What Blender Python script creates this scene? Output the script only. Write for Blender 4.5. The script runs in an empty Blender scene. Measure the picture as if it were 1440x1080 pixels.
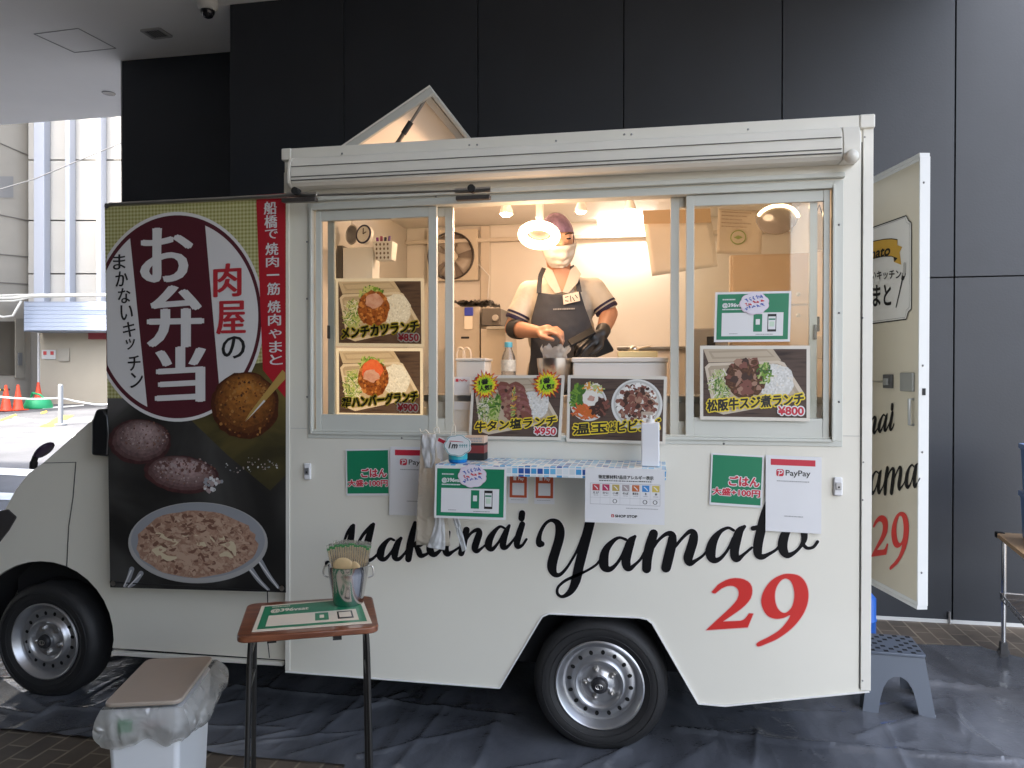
import bpy, bmesh, math, random
from mathutils import Vector, Matrix, Euler
random.seed(7)
R = math.radians
scene = bpy.context.scene
col = scene.collection

# ------------------------------------------------------------------ camera, world, sun, exposure
CAM = Vector((0.233, -3.223, 1.58)); YAW = R(10.690); PITCH = R(-0.544); ROLL = R(0.033); FOC = 1080.0
_cy, _sy = math.cos(YAW), math.sin(YAW)
FWD = Vector((-_sy*math.cos(PITCH), _cy*math.cos(PITCH), math.sin(PITCH)))
_r = Vector((_cy, _sy, 0)); _u = _r.cross(FWD)
RIGHT = _r*math.cos(ROLL) + _u*math.sin(ROLL); UP = _u*math.cos(ROLL) - _r*math.sin(ROLL)
cd = bpy.data.cameras.new('camera'); cam = bpy.data.objects.new('camera', cd); col.objects.link(cam)
cd.sensor_fit = 'HORIZONTAL'; cd.sensor_width = 36.0; cd.lens = 36.0*FOC/1440.0
cd.clip_start = 0.05; cd.clip_end = 400.0
m4 = Matrix.Identity(4)
for i in range(3):
    m4[i][0] = RIGHT[i]; m4[i][1] = UP[i]; m4[i][2] = -FWD[i]; m4[i][3] = CAM[i]
cam.matrix_world = m4
scene.camera = cam

w = bpy.data.worlds.new('World'); scene.world = w; w.use_nodes = True
nt = w.node_tree; bg = nt.nodes['Background']
sky = nt.nodes.new('ShaderNodeTexSky'); sky.sky_type = 'NISHITA'; sky.sun_disc = False
SUN_EL, SUN_AZ = R(54), R(203)            # direction the light comes FROM: azimuth from +Y towards +X
sky.sun_elevation = SUN_EL; sky.sun_rotation = SUN_AZ
sky.air_density = 1.0; sky.dust_density = 4.0; sky.ozone_density = 1.0
bw_ = nt.nodes.new('ShaderNodeRGBToBW'); mxs = nt.nodes.new('ShaderNodeMixRGB'); mxs.inputs[0].default_value = .42      # thin overcast: sky colour partly greyed
nt.links.new(sky.outputs[0], bw_.inputs[0]); nt.links.new(sky.outputs[0], mxs.inputs[1]); nt.links.new(bw_.outputs[0], mxs.inputs[2]); nt.links.new(mxs.outputs[0], bg.inputs[0]); bg.inputs[1].default_value = 0.15
sl = bpy.data.lights.new('sun', 'SUN'); sl.energy = 2.0; sl.angle = R(3.0); sl.color = (1.0, 0.96, 0.9)
so = bpy.data.objects.new('sun', sl); col.objects.link(so)
sd = Vector((math.sin(SUN_AZ)*math.cos(SUN_EL), math.cos(SUN_AZ)*math.cos(SUN_EL), math.sin(SUN_EL)))
so.rotation_euler = sd.to_track_quat('Z', 'Y').to_euler(); so.location = (6, -8, 20)
vs = scene.view_settings; vs.view_transform = 'Standard'; vs.look = 'None'; vs.exposure = 2.85; vs.gamma = 1.0
scene.cycles.max_bounces = 8; scene.cycles.diffuse_bounces = 4; scene.cycles.transparent_max_bounces = 24
scene.cycles.sample_clamp_indirect = 6.0

# ------------------------------------------------------------------ points from picture measurements, on real planes
def ray(px, py):
    return FWD + RIGHT*((px-720)/FOC) - UP*((py-540)/FOC)
def S(px, py, y=0.0):                     # on the vertical plane y = const (parallel to the truck side)
    d = ray(px, py); return CAM + d*((y-CAM.y)/d.y)
def G(px, py, z=0.0):                     # on the level plane z = const
    d = ray(px, py); return CAM + d*((z-CAM.z)/d.z)
def D(px, py, dep):                       # at a distance in front of the viewer
    return CAM + ray(px, py)*dep
def PL(px, py, p0, n):
    d = ray(px, py); return CAM + d*((p0-CAM).dot(n)/d.dot(n))

# ------------------------------------------------------------------ materials
MATS = {}
def M(name, c=(.5, .5, .5), rough=.5, metal=0., spec=.5, emit=None, es=0., bump=None, var=None, coat=0., trans=0., sub=0.):
    """principled material; var=(scale, amount) mottles the colour a little, bump=(scale, strength)"""
    if name in MATS: return MATS[name]
    m = bpy.data.materials.new(name); m.use_nodes = True; t = m.node_tree; b = t.nodes['Principled BSDF']
    b.inputs['Base Color'].default_value = (*c, 1); b.inputs['Roughness'].default_value = rough
    b.inputs['Metallic'].default_value = metal; b.inputs['Specular IOR Level'].default_value = spec
    b.inputs['Coat Weight'].default_value = coat
    if sub: b.inputs['Subsurface Weight'].default_value = sub; b.inputs['Subsurface Radius'].default_value = (.012, .005, .003)
    if emit: b.inputs['Emission Color'].default_value = (*emit, 1); b.inputs['Emission Strength'].default_value = es
    tc = t.nodes.new('ShaderNodeTexCoord')
    if var:
        n = t.nodes.new('ShaderNodeTexNoise'); n.inputs['Scale'].default_value = var[0]; n.inputs['Detail'].default_value = 6
        t.links.new(tc.outputs['Object'], n.inputs['Vector'])
        r = t.nodes.new('ShaderNodeValToRGB'); a = var[1]
        r.color_ramp.elements[0].position = .3; r.color_ramp.elements[1].position = .7
        r.color_ramp.elements[0].color = (*[x*(1-a) for x in c], 1); r.color_ramp.elements[1].color = (*[min(1, x*(1+a)) for x in c], 1)
        t.links.new(n.outputs[0], r.inputs[0]); t.links.new(r.outputs[0], b.inputs['Base Color'])
    if bump:
        n2 = t.nodes.new('ShaderNodeTexNoise'); n2.inputs['Scale'].default_value = bump[0]; n2.inputs['Detail'].default_value = 5
        t.links.new(tc.outputs['Object'], n2.inputs['Vector'])
        bp = t.nodes.new('ShaderNodeBump'); bp.inputs['Strength'].default_value = bump[1]; bp.inputs['Distance'].default_value = .01
        t.links.new(n2.outputs[0], bp.inputs['Height']); t.links.new(bp.outputs[0], b.inputs['Normal'])
    if trans:
        tl = t.nodes.new('ShaderNodeBsdfTranslucent'); mx = t.nodes.new('ShaderNodeMixShader'); mx.inputs[0].default_value = trans
        src = b.inputs['Base Color'].links[0].from_socket if b.inputs['Base Color'].links else None
        if src: t.links.new(src, tl.inputs[0])
        else: tl.inputs[0].default_value = (*c, 1)
        t.links.new(b.outputs[0], mx.inputs[1]); t.links.new(tl.outputs[0], mx.inputs[2])
        t.links.new(mx.outputs[0], t.nodes['Material Output'].inputs[0])
    MATS[name] = m; return m

def ramp_mat(name, cols, scale, kind='NOISE', rough=.6, detail=6, bump=.0, stretch=(1, 1, 1), spec=.4, trans=0., rand=1.0):
    """mottled food / print colours: several colours spread by noise or voronoi cells"""
    if name in MATS: return MATS[name]
    m = M(name, cols[0], rough, spec=spec); t = m.node_tree; b = t.nodes['Principled BSDF']
    tc = t.nodes.new('ShaderNodeTexCoord'); mp = t.nodes.new('ShaderNodeMapping'); mp.inputs['Scale'].default_value = stretch
    t.links.new(tc.outputs['Object'], mp.inputs[0])
    if kind == 'NOISE':
        n = t.nodes.new('ShaderNodeTexNoise'); n.inputs['Detail'].default_value = detail; n.inputs['Distortion'].default_value = .6; out = n.outputs[0]
    else:
        n = t.nodes.new('ShaderNodeTexVoronoi'); out = n.outputs['Distance']
        if kind == 'CELL':
            sp = t.nodes.new('ShaderNodeSeparateColor'); t.links.new(n.outputs['Color'], sp.inputs[0]); out = sp.outputs[0]
    n.inputs['Scale'].default_value = scale; t.links.new(mp.outputs[0], n.inputs['Vector'])
    r = t.nodes.new('ShaderNodeValToRGB'); cr = r.color_ramp
    lo, hi = (.28, .72) if kind == 'NOISE' else (.05, .9)
    for i, c in enumerate(cols):
        p = lo + (hi-lo)*i/max(1, len(cols)-1)
        e = cr.elements[i] if i < 2 else cr.elements.new(p)
        e.position = p; e.color = (*c, 1)
    t.links.new(out, r.inputs[0]); t.links.new(r.outputs[0], b.inputs['Base Color'])
    if bump:
        bp = t.nodes.new('ShaderNodeBump'); bp.inputs['Strength'].default_value = bump; bp.inputs['Distance'].default_value = .01
        t.links.new(out, bp.inputs['Height']); t.links.new(bp.outputs[0], b.inputs['Normal'])
    if trans: self_glow(t, b, r.outputs[0], trans)  # trans adds emission here, nothing shines through the sheet
    return m
def self_glow(t, b, src, k):                # warm-tinted emission in the print's own colours stands in for lamplight through paper
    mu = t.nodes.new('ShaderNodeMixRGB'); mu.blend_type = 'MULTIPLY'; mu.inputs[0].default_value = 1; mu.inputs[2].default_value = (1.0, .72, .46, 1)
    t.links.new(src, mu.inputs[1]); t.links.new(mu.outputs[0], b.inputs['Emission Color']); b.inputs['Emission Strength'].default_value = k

def glass_mat(name, tint=(.96, .97, .96), gl=.0, rough=.02, clear=1.0, body=(.9, .9, .9)):
    """thin clear sheet: mostly see-through, a little mirror; clear<1 mixes in a milky body"""
    if name in MATS: return MATS[name]
    m = bpy.data.materials.new(name); m.use_nodes = True; t = m.node_tree
    for n in list(t.nodes):
        if n.type == 'BSDF_PRINCIPLED': t.nodes.remove(n)
    tr = t.nodes.new('ShaderNodeBsdfTransparent'); tr.inputs[0].default_value = (*tint, 1)
    g = t.nodes.new('ShaderNodeBsdfGlossy'); g.inputs['Roughness'].default_value = rough
    lw = t.nodes.new('ShaderNodeLayerWeight'); lw.inputs[0].default_value = .28
    mu = t.nodes.new('ShaderNodeMath'); mu.operation = 'MULTIPLY_ADD'; mu.inputs[1].default_value = .8; mu.inputs[2].default_value = gl
    t.links.new(lw.outputs['Fresnel'], mu.inputs[0])
    base = tr.outputs[0]
    if clear < 1:
        df = t.nodes.new('ShaderNodeBsdfDiffuse'); df.inputs[0].default_value = (*body, 1)
        tl = t.nodes.new('ShaderNodeBsdfTranslucent'); tl.inputs[0].default_value = (*body, 1)
        m1 = t.nodes.new('ShaderNodeMixShader'); m1.inputs[0].default_value = .5
        t.links.new(df.outputs[0], m1.inputs[1]); t.links.new(tl.outputs[0], m1.inputs[2])
        m2 = t.nodes.new('ShaderNodeMixShader'); m2.inputs[0].default_value = 1-clear
        t.links.new(tr.outputs[0], m2.inputs[1]); t.links.new(m1.outputs[0], m2.inputs[2]); base = m2.outputs[0]
    mx = t.nodes.new('ShaderNodeMixShader')
    t.links.new(mu.outputs[0], mx.inputs[0]); t.links.new(base, mx.inputs[1]); t.links.new(g.outputs[0], mx.inputs[2])
    t.links.new(mx.outputs[0], t.nodes['Material Output'].inputs[0])
    MATS[name] = m; return m

# ------------------------------------------------------------------ mesh builder
def V(*a): return Vector(a)
def catmull(pts, k=6, closed=False):
    n = len(pts); out = []
    P = [Vector(p) for p in pts]
    rng = n if closed else n-1
    for i in range(rng):
        p0 = P[(i-1) % n] if (closed or i > 0) else P[0]*2-P[1]
        p1 = P[i]; p2 = P[(i+1) % n]
        p3 = P[(i+2) % n] if (closed or i+2 < n) else P[n-1]*2-P[n-2]
        for j in range(k):
            t = j/k
            out.append(.5*((2*p1)+(p2-p0)*t+(2*p0-5*p1+4*p2-p3)*t*t+(3*p1-p0-3*p2+p3)*t*t*t))
    if not closed: out.append(P[-1])
    return out

class MB:
    def __init__(s): s.v = []; s.f = []; s.m = []
    def add(s, vs, fs, m=0):
        o = len(s.v); s.v += [Vector(x) for x in vs]
        for f in fs: s.f.append([i+o for i in f]); s.m.append(m)
    def poly(s, pts, m=0): s.add(pts, [list(range(len(pts)))], m)
    def box(s, x0, x1, y0, y1, z0, z1, m=0):
        s.add([(x0,y0,z0),(x1,y0,z0),(x1,y1,z0),(x0,y1,z0),(x0,y0,z1),(x1,y0,z1),(x1,y1,z1),(x0,y1,z1)],
              [[0,3,2,1],[4,5,6,7],[0,1,5,4],[1,2,6,5],[2,3,7,6],[3,0,4,7]], m)
    def hexa(s, p, m=0):                  # 8 corners, same order as box
        s.add(p, [[0,3,2,1],[4,5,6,7],[0,1,5,4],[1,2,6,5],[2,3,7,6],[3,0,4,7]], m)
    def prism(s, pts, ext, m=0):          # polygon swept along a vector
        n = len(pts); e = Vector(ext); P = [Vector(p) for p in pts]
        s.add(P+[p+e for p in P], [list(range(n)), [n+i for i in range(n)][::-1]] + [[i, n+i, n+(i+1) % n, (i+1) % n] for i in range(n)], m)
    def bar(s, a, b, wx, wy, m=0, up=(0, 0, 1)):
        a = Vector(a); b = Vector(b); d = (b-a).normalized(); u = Vector(up)
        if abs(d.dot(u)) > .98: u = Vector((0, 1, 0))
        x = d.cross(u).normalized()*wx/2; y = x.cross(d).normalized()*wy/2
        s.hexa([a-x-y, a+x-y, a+x+y, a-x+y, b-x-y, b+x-y, b+x+y, b-x+y], m)
    def tube(s, path, r, n=10, m=0, closed=False, caps=True):
        P = [Vector(p) for p in path]; k = len(P); rings = []; prev = None
        rr = r if isinstance(r, (list, tuple)) else [r]*k
        for i in range(k):
            if closed: d = P[(i+1) % k]-P[i-1]
            else: d = P[min(i+1, k-1)]-P[max(i-1, 0)]
            d.normalize()
            if prev is None:
                a = Vector((0, 0, 1)) if abs(d.z) < .9 else Vector((1, 0, 0)); x = d.cross(a).normalized()
            else: x = (prev-d*prev.dot(d)).normalized()
            prev = x; y = d.cross(x)
            rings.append([P[i]+(x*math.cos(2*math.pi*j/n)+y*math.sin(2*math.pi*j/n))*rr[i] for j in range(n)])
        vs = [v for g in rings for v in g]; fs = []
        for i in range(k if closed else k-1):
            a = i*n; b = ((i+1) % k)*n
            fs += [[a+j, a+(j+1) % n, b+(j+1) % n, b+j] for j in range(n)]
        if caps and not closed: fs += [list(range(n))[::-1], [(k-1)*n+j for j in range(n)]]
        s.add(vs, fs, m)
    def lathe(s, prof, o, ax=(0, 0, 1), n=32, m=0, sx=1., sy=1., caps=True):
        o = Vector(o); ax = Vector(ax).normalized(); a = Vector((0, 0, 1)) if abs(ax.z) < .9 else Vector((1, 0, 0))
        x = a.cross(ax).normalized(); y = ax.cross(x); vs = []; fs = []; k = len(prof)
        for r, h in prof:
            for j in range(n):
                t = 2*math.pi*j/n; vs.append(o+ax*h+(x*math.cos(t)*sx+y*math.sin(t)*sy)*r)
        for i in range(k-1):
            fs += [[i*n+j, i*n+(j+1) % n, (i+1)*n+(j+1) % n, (i+1)*n+j] for j in range(n)]
        if caps:
            if prof[0][0] > 1e-6: fs.append(list(range(n))[::-1])
            if prof[-1][0] > 1e-6: fs.append([(k-1)*n+j for j in range(n)])
        s.add(vs, fs, m)
    def ball(s, c, r, m=0, nu=16, nv=10, M3=None):
        c = Vector(c); r = Vector(r) if not isinstance(r, (int, float)) else Vector((r, r, r)); vs = []; fs = []
        for i in range(nv+1):
            p = math.pi*i/nv
            for j in range(nu):
                t = 2*math.pi*j/nu; q = Vector((r.x*math.sin(p)*math.cos(t), r.y*math.sin(p)*math.sin(t), r.z*math.cos(p)))
                vs.append(c+(M3 @ q if M3 else q))
        for i in range(nv):
            fs += [[i*nu+j, (i+1)*nu+j, (i+1)*nu+(j+1) % nu, i*nu+(j+1) % nu] for j in range(nu)]
        s.add(vs, fs, m)
    def sheet(s, fn, nu, nv, m=0):        # fn(u,v) -> point
        vs = [fn(i/nu, j/nv) for j in range(nv+1) for i in range(nu+1)]
        s.add(vs, [[j*(nu+1)+i, j*(nu+1)+i+1, (j+1)*(nu+1)+i+1, (j+1)*(nu+1)+i] for j in range(nv) for i in range(nu)], m)

WM = {}
def wm(o): return WM.get(o.name, Matrix.Identity(4)) if o else Matrix.Identity(4)
def thing(name, label, cat, loc=(0, 0, 0), rz=0., group=None, rot=None):
    o = bpy.data.objects.new(name, None); col.objects.link(o); o.empty_display_size = .1
    o.location = loc; o.rotation_euler = rot if rot else (0, 0, rz); o['label'] = label; o['category'] = cat
    if group: o['group'] = group
    WM[o.name] = Matrix.LocRotScale(Vector(loc), Euler(rot if rot else (0, 0, rz)), None); return o
def part(name, mb, mats, parent=None, local=False, smooth=None, bevel=0., label=None, seg=2, solid=False, fixn=True, subsurf=0, remesh=0.):
    me = bpy.data.meshes.new(name)
    vs = mb.v
    if not local and parent is not None:
        inv = wm(parent).inverted(); vs = [inv @ v for v in vs]
    me.from_pydata([tuple(v) for v in vs], [], mb.f)
    if not isinstance(mats, (list, tuple)): mats = [mats]
    for m in mats: me.materials.append(m)
    me.polygons.foreach_set('material_index', mb.m)
    if fixn:
        bm = bmesh.new(); bm.from_mesh(me); bmesh.ops.recalc_face_normals(bm, faces=bm.faces); bm.to_mesh(me); bm.free()
    if smooth is not None:
        me.polygons.foreach_set('use_smooth', [True]*len(me.polygons)); me.set_sharp_from_angle(angle=R(smooth))
    me.update()
    o = bpy.data.objects.new(name, me); col.objects.link(o)
    if parent is not None:
        o.parent = parent; WM[o.name] = wm(parent)
    if bevel:
        b = o.modifiers.new('bevel', 'BEVEL'); b.width = bevel; b.segments = seg; b.limit_method = 'ANGLE'; b.angle_limit = R(40)
        if smooth is None:
            me.polygons.foreach_set('use_smooth', [True]*len(me.polygons)); me.set_sharp_from_angle(angle=R(40))
            b.harden_normals = True
    if solid:
        s_ = o.modifiers.new('solid', 'SOLIDIFY'); s_.thickness = solid
    if remesh:
        r_ = o.modifiers.new('remesh', 'REMESH'); r_.mode = 'VOXEL'; r_.voxel_size = remesh; r_.use_smooth_shade = True
        sm = o.modifiers.new('smooth', 'SMOOTH'); sm.iterations = 6; sm.factor = .5
    if subsurf:
        ss = o.modifiers.new('sub', 'SUBSURF'); ss.levels = subsurf; ss.render_levels = subsurf
    if label: o['label'] = label
    return o
def tag(o, label, cat=None, group=None, kind=None):
    o['label'] = label
    if cat: o['category'] = cat
    if group: o['group'] = group
    if kind: o['kind'] = kind
    return o
def struct(name, mb, mats, **k):
    o = part(name, mb, mats, **k); o['kind'] = 'structure'; return o

# ------------------------------------------------------------------ flat prints: frames, lettering, fills
class Fr:
    """flat sheet: u runs left to right, v top to bottom (0..1), d lifts off the sheet towards its front"""
    def __init__(s, tl, tr, bl):
        s.o = Vector(tl); s.U = Vector(tr)-s.o; s.Vv = Vector(bl)-s.o; s.n = s.U.cross(-s.Vv).normalized()
        s.w = s.U.length; s.h = s.Vv.length
    def p(s, u, v, d=0.): return s.o+s.U*u+s.Vv*v+s.n*d
    def sub(s, u0, v0, u1, v1, d=0.): return Fr(s.p(u0, v0, d), s.p(u1, v0, d), s.p(u0, v1, d))
    def quad(s, mb, u0, v0, u1, v1, m, d): mb.poly([s.p(u0, v0, d), s.p(u1, v0, d), s.p(u1, v1, d), s.p(u0, v1, d)], m)
def frame_px(tl, tr, bl, y=0.): return Fr(S(*tl, y), S(*tr, y), S(*bl, y))
TXT = {}
def glyphs(body, shear=0.):
    k = (body, shear)
    if k in TXT: return TXT[k]
    cu = bpy.data.curves.new('t', 'FONT'); cu.body = body; cu.size = 1; cu.shear = shear; cu.resolution_u = 3
    o = bpy.data.objects.new('t', cu); col.objects.link(o)
    me = bpy.data.meshes.new_from_object(o.evaluated_get(bpy.context.evaluated_depsgraph_get()))
    vs = [(v.co.x, v.co.y) for v in me.vertices]; fs = [list(p.vertices) for p in me.polygons]
    bpy.data.objects.remove(o); bpy.data.curves.remove(cu); bpy.data.meshes.remove(me)
    if not vs: vs = [(0, 0)]
    xs = [v[0] for v in vs]; ys = [v[1] for v in vs]
    TXT[k] = (vs, fs, min(xs), max(xs), min(ys), max(ys)); return TXT[k]
def write(mb, body, F, m=0, d=.001, bold=0., nb=8, shear=0., keep=False, mincho=0.):
    """lettering stretched over the frame F; bold = stroke growth as a share of the frame height"""
    vs, fs, x0, x1, y0, y1 = glyphs(body, shear)
    sx = 1/max(1e-6, x1-x0); sy = 1/max(1e-6, y1-y0)
    offs = [(0, 0)]
    if bold: offs += [(bold*math.cos(2*math.pi*i/nb)*F.h/F.w, bold*math.sin(2*math.pi*i/nb)) for i in range(nb)]
    if mincho: offs += [(mincho*k*F.h/F.w, 0) for k in (-1, -.5, .5, 1)]
    for i, (ox, oy) in enumerate(offs):
        mb.add([F.p((x-x0)*sx+ox, 1-(y-y0)*sy+oy, d+i*2.5e-5) for x, y in vs], fs, m)
def fill2d(loops):
    """triangulated fill of closed 2-D loops (even-odd holes)"""
    cu = bpy.data.curves.new('f', 'CURVE'); cu.dimensions = '2D'; cu.fill_mode = 'BOTH'
    for L in loops:
        sp = cu.splines.new('POLY'); sp.points.add(len(L)-1); sp.use_cyclic_u = True
        for i, p in enumerate(L): sp.points[i].co = (p[0], p[1], 0, 1)
    o = bpy.data.objects.new('f', cu); col.objects.link(o)
    me = bpy.data.meshes.new_from_object(o.evaluated_get(bpy.context.evaluated_depsgraph_get()))
    vs = [(v.co.x, v.co.y) for v in me.vertices]; fs = [list(p.vertices) for p in me.polygons]
    bpy.data.objects.remove(o); bpy.data.curves.remove(cu); bpy.data.meshes.remove(me); return vs, fs
def fill_px(mb, loops, y, m=0, ext=0.):
    """fill picture-measured loops on the plane y; ext = thickness behind"""
    P = [[(q.x, q.z) for q in (S(a, b, y) for a, b in L)] for L in loops]
    fill_xz(mb, P, y, m, ext)
def fill_xz(mb, P, y, m=0, ext=0.):
    vs, fs = fill2d(P)
    mb.add([(x, y, z) for x, z in vs], fs, m)
    if ext:
        mb.add([(x, y+ext, z) for x, z in vs], [f[::-1] for f in fs], m)
        for L in P:
            n = len(L)
            mb.add([(x, y, z) for x, z in L]+[(x, y+ext, z) for x, z in L], [[i, (i+1) % n, n+(i+1) % n, n+i] for i in range(n)], m)
def stroke(mb, pts, put, m=0, grow=0., k=5, d=0.):
    """brush stroke through (x, y, width) points; put(x, y, d) places it on its sheet"""
    P = catmull([Vector(p) for p in pts], k); L = []; Rr = []
    for i, p in enumerate(P):
        t = P[min(i+1, len(P)-1)]-P[max(i-1, 0)]; t = Vector((t.x, t.y)); t = t.normalized() if t.length else Vector((1, 0))
        n = Vector((-t.y, t.x)); h = max(1e-4, p.z)/2+grow
        q = Vector((p.x, p.y))
        if i == 0: q = q-t*grow
        if i == len(P)-1: q = q+t*grow
        L.append(q+n*h); Rr.append(q-n*h)
    n = len(L)
    mb.add([put(q.x, q.y, d) for q in L+Rr], [[i, i+1, n+i+1, n+i] for i in range(n-1)], m)
    for c, h in ((P[0], P[0].z/2+grow), (P[-1], P[-1].z/2+grow)):   # round tips
        mb.poly([put(c.x+h*math.cos(a*math.pi/6), c.y+h*math.sin(a*math.pi/6), d+8e-5) for a in range(12)], m)
def blob(mb, F, u, v, ru, rv, m=0, d=.001, n=14, jit=.12, rot=0.):
    pts = []
    for i in range(n):
        a = 2*math.pi*i/n; k = 1+random.uniform(-jit, jit); x = math.cos(a)*ru*k; y = math.sin(a)*rv*k*1.0
        pts.append(F.p(u+x*math.cos(rot)-y*math.sin(rot)*F.h/F.w, v+y*math.cos(rot)+x*math.sin(rot)*F.w/F.h, d))
    mb.poly(pts, m)
def scatter(mb, F, u, v, ru, rv, count, size, ms, d0, asp=1.0, jit=.25, n=7):
    """many small bits inside an ellipse, each lifted a hair above the last"""
    for i in range(count):
        a = random.uniform(0, 6.283); k = math.sqrt(random.random()); s_ = size*random.uniform(.6, 1.3)
        blob(mb, F, u+math.cos(a)*ru*k, v+math.sin(a)*rv*k, s_, s_*F.w/F.h/asp, random.choice(ms), d0+i*1.2e-5, n, jit, random.uniform(0, 3.14))
def circle_px(cx, cy, rx, ry, n=64, a0=0, a1=360):
    return [(cx+rx*math.cos(R(a0+(a1-a0)*i/n)), cy+ry*math.sin(R(a0+(a1-a0)*i/n))) for i in range(n)]
# ================================================================== SETTING
def brick_mat(name, c1, c2, mort, bw, bh, msize=.006, rough=.7, rot=0., off=.5, wear=.35):
    m = M(name, c1, rough); t = m.node_tree; b = t.nodes['Principled BSDF']
    g = t.nodes.new('ShaderNodeNewGeometry'); mp = t.nodes.new('ShaderNodeMapping'); mp.inputs['Rotation'].default_value = (0, 0, rot)
    t.links.new(g.outputs['Position'], mp.inputs[0])
    br = t.nodes.new('ShaderNodeTexBrick'); br.inputs['Scale'].default_value = 1; br.inputs['Brick Width'].default_value = bw
    br.inputs['Row Height'].default_value = bh; br.inputs['Mortar Size'].default_value = msize; br.inputs['Mortar Smooth'].default_value = .3
    br.offset = off; br.inputs['Color1'].default_value = (*c1, 1); br.inputs['Color2'].default_value = (*c2, 1); br.inputs['Mortar'].default_value = (*mort, 1)
    t.links.new(mp.outputs[0], br.inputs[0])
    n = t.nodes.new('ShaderNodeTexNoise'); n.inputs['Scale'].default_value = 3.; n.inputs['Detail'].default_value = 9; n.inputs['Roughness'].default_value = .65
    t.links.new(g.outputs['Position'], n.inputs['Vector'])
    mr = t.nodes.new('ShaderNodeMapRange'); mr.inputs[1].default_value = .3; mr.inputs[2].default_value = .7; mr.inputs[3].default_value = 1-wear; mr.inputs[4].default_value = 1+wear
    t.links.new(n.outputs[0], mr.inputs[0])
    mu = t.nodes.new('ShaderNodeMixRGB'); mu.blend_type = 'MULTIPLY'; mu.inputs[0].default_value = 1
    t.links.new(br.outputs[0], mu.inputs[1]); t.links.new(mr.outputs[0], mu.inputs[2]); t.links.new(mu.outputs[0], b.inputs['Base Color'])
    bp = t.nodes.new('ShaderNodeBump'); bp.inputs['Strength'].default_value = .5; bp.inputs['Distance'].default_value = .004; bp.invert = True
    t.links.new(br.outputs['Fac'], bp.inputs['Height']); t.links.new(bp.outputs[0], b.inputs['Normal'])
    return m
m_pave = brick_mat('paving_tiles', (.105, .083, .062), (.072, .058, .046), (.20, .17, .125), .2, .1, .006, .6, R(90))
m_asph = M('asphalt', (.105, .105, .11), .85, var=(1.2, .18), bump=(120, .3))
m_line = M('road_paint', (.75, .75, .72), .7, var=(6, .08))
m_yel = M('yellow_road_paint', (.72, .45, .05), .7, var=(6, .1))

fh = Vector((FWD.x, FWD.y, 0)).normalized(); rh = Vector((RIGHT.x, RIGHT.y, 0)).normalized()
def cam_xy(lat, dep, z): return Vector((CAM.x, CAM.y, 0))+fh*dep+rh*lat+Vector((0, 0, z))
mb = MB(); mb.poly([cam_xy(-60, 7.0, 0), (-60, -40, 0), (40, -40, 0), cam_xy(60, 7.0, 0)][::-1])
struct('pavement', mb, m_pave)
RS = .042; RN = (Vector((0, 0, 1))-fh*RS).normalized(); RP = cam_xy(0, 7.0, .0)
def RD(px, py, lift=0.): return PL(px, py, RP+Vector((0, 0, lift)), RN)
mb = MB(); mb.poly([cam_xy(-60, 7.0, -.004), cam_xy(60, 7.0, -.004), cam_xy(60, 70, RS*63-.004), cam_xy(-60, 70, RS*63-.004)])
struct('road', mb, m_asph)
mb = MB()
for q in ([(-60, 608), (110, 611), (110, 615), (-60, 612)], [(-60, 655), (70, 661), (66, 671), (-60, 664)], [(-60, 690), (36, 694), (32, 704), (-60, 700)],
          [(-60, 716), (30, 718), (26, 735), (-60, 733)], [(20, 586), (60, 592), (130, 591), (130, 593), (60, 595), (18, 588)], [(60, 573), (118, 569), (118, 570.5), (60, 575)]):
    mb.poly([RD(a, b, .004) for a, b in q], 0)
for q in ([(55, 600), (86, 584), (104, 584), (74, 600)], [(0, 590), (22, 582), (24, 584), (0, 592)], [(57, 580), (66, 577), (66, 580), (58, 582)]):
    mb.poly([RD(a, b, .005) for a, b in q], 1)
struct('road_markings', mb, [m_line, m_yel])

# ------------------------------------------------------------------ dark building that the truck stands under
YW, YW2, ZC = 2.13, 2.9, 4.4
m_wall = M('dark_panel', (.018, .022, .030), .48, spec=.5, var=(2.2, .10), bump=(70, .06))
m_gap = M('panel_gap', (.006, .006, .007), .9)
m_ceil = M('white_soffit', (.86, .86, .85), .8, var=(1.5, .03), bump=(40, .05))
m_skirt = M('skirting', (.55, .56, .56), .45)
bld = thing('building', 'dark building with navy grey wall panels rising behind the food truck', 'building', (0, YW, 0))
seams = [-2.96] + [S(px, 60, YW).x for px in (483.5, 672, 877, 1100, 1344)]
dx_ = seams[-1]-seams[-2]
while seams[-1] < 8: seams.append(seams[-1]+dx_)
zs = S(1380, 389, YW).z
for i in range(len(seams)-1):
    for z0, z1 in ((.02, zs-.004), (zs+.004, 5.6)):
        mb = MB(); mb.box(seams[i]+.004, seams[i+1]-.004, YW, YW+.03, z0, z1)
        part('wall_panel', mb, m_wall, bld, bevel=.002)
mb = MB(); mb.box(-2.955, seams[-1], YW+.026, YW+.75, 0, 5.59); part('wall_core', mb, m_gap, bld)
mb = MB(); mb.box(-4.47, -2.957, YW2, YW2+.2, 0, ZC); part('side_wall', mb, m_wall, bld, bevel=.003)
mb = MB(); mb.box(-4.482, -4.4715, YW2-.004, YW2+.2, 0, ZC); part('corner_trim', mb, M('alu_trim', (.5, .5, .52), .4, metal=.6), bld)
mb = MB(); mb.box(-2.95, 7.9, YW-.008, YW-.0005, 0, .022); part('skirting', mb, m_skirt, bld)
jx = S(1334, 870, YW).x
mb = MB(); mb.tube([(jx, YW-.012, .0), (jx, YW-.012, .075)], .008, 8); part('floor_bolt', mb, M('steel', (.55, .55, .55), .3, metal=1), bld)
cx0, cx1, cy0, cy1 = -30., 2.25, -7.0, 4.2
mb = MB()
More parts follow.
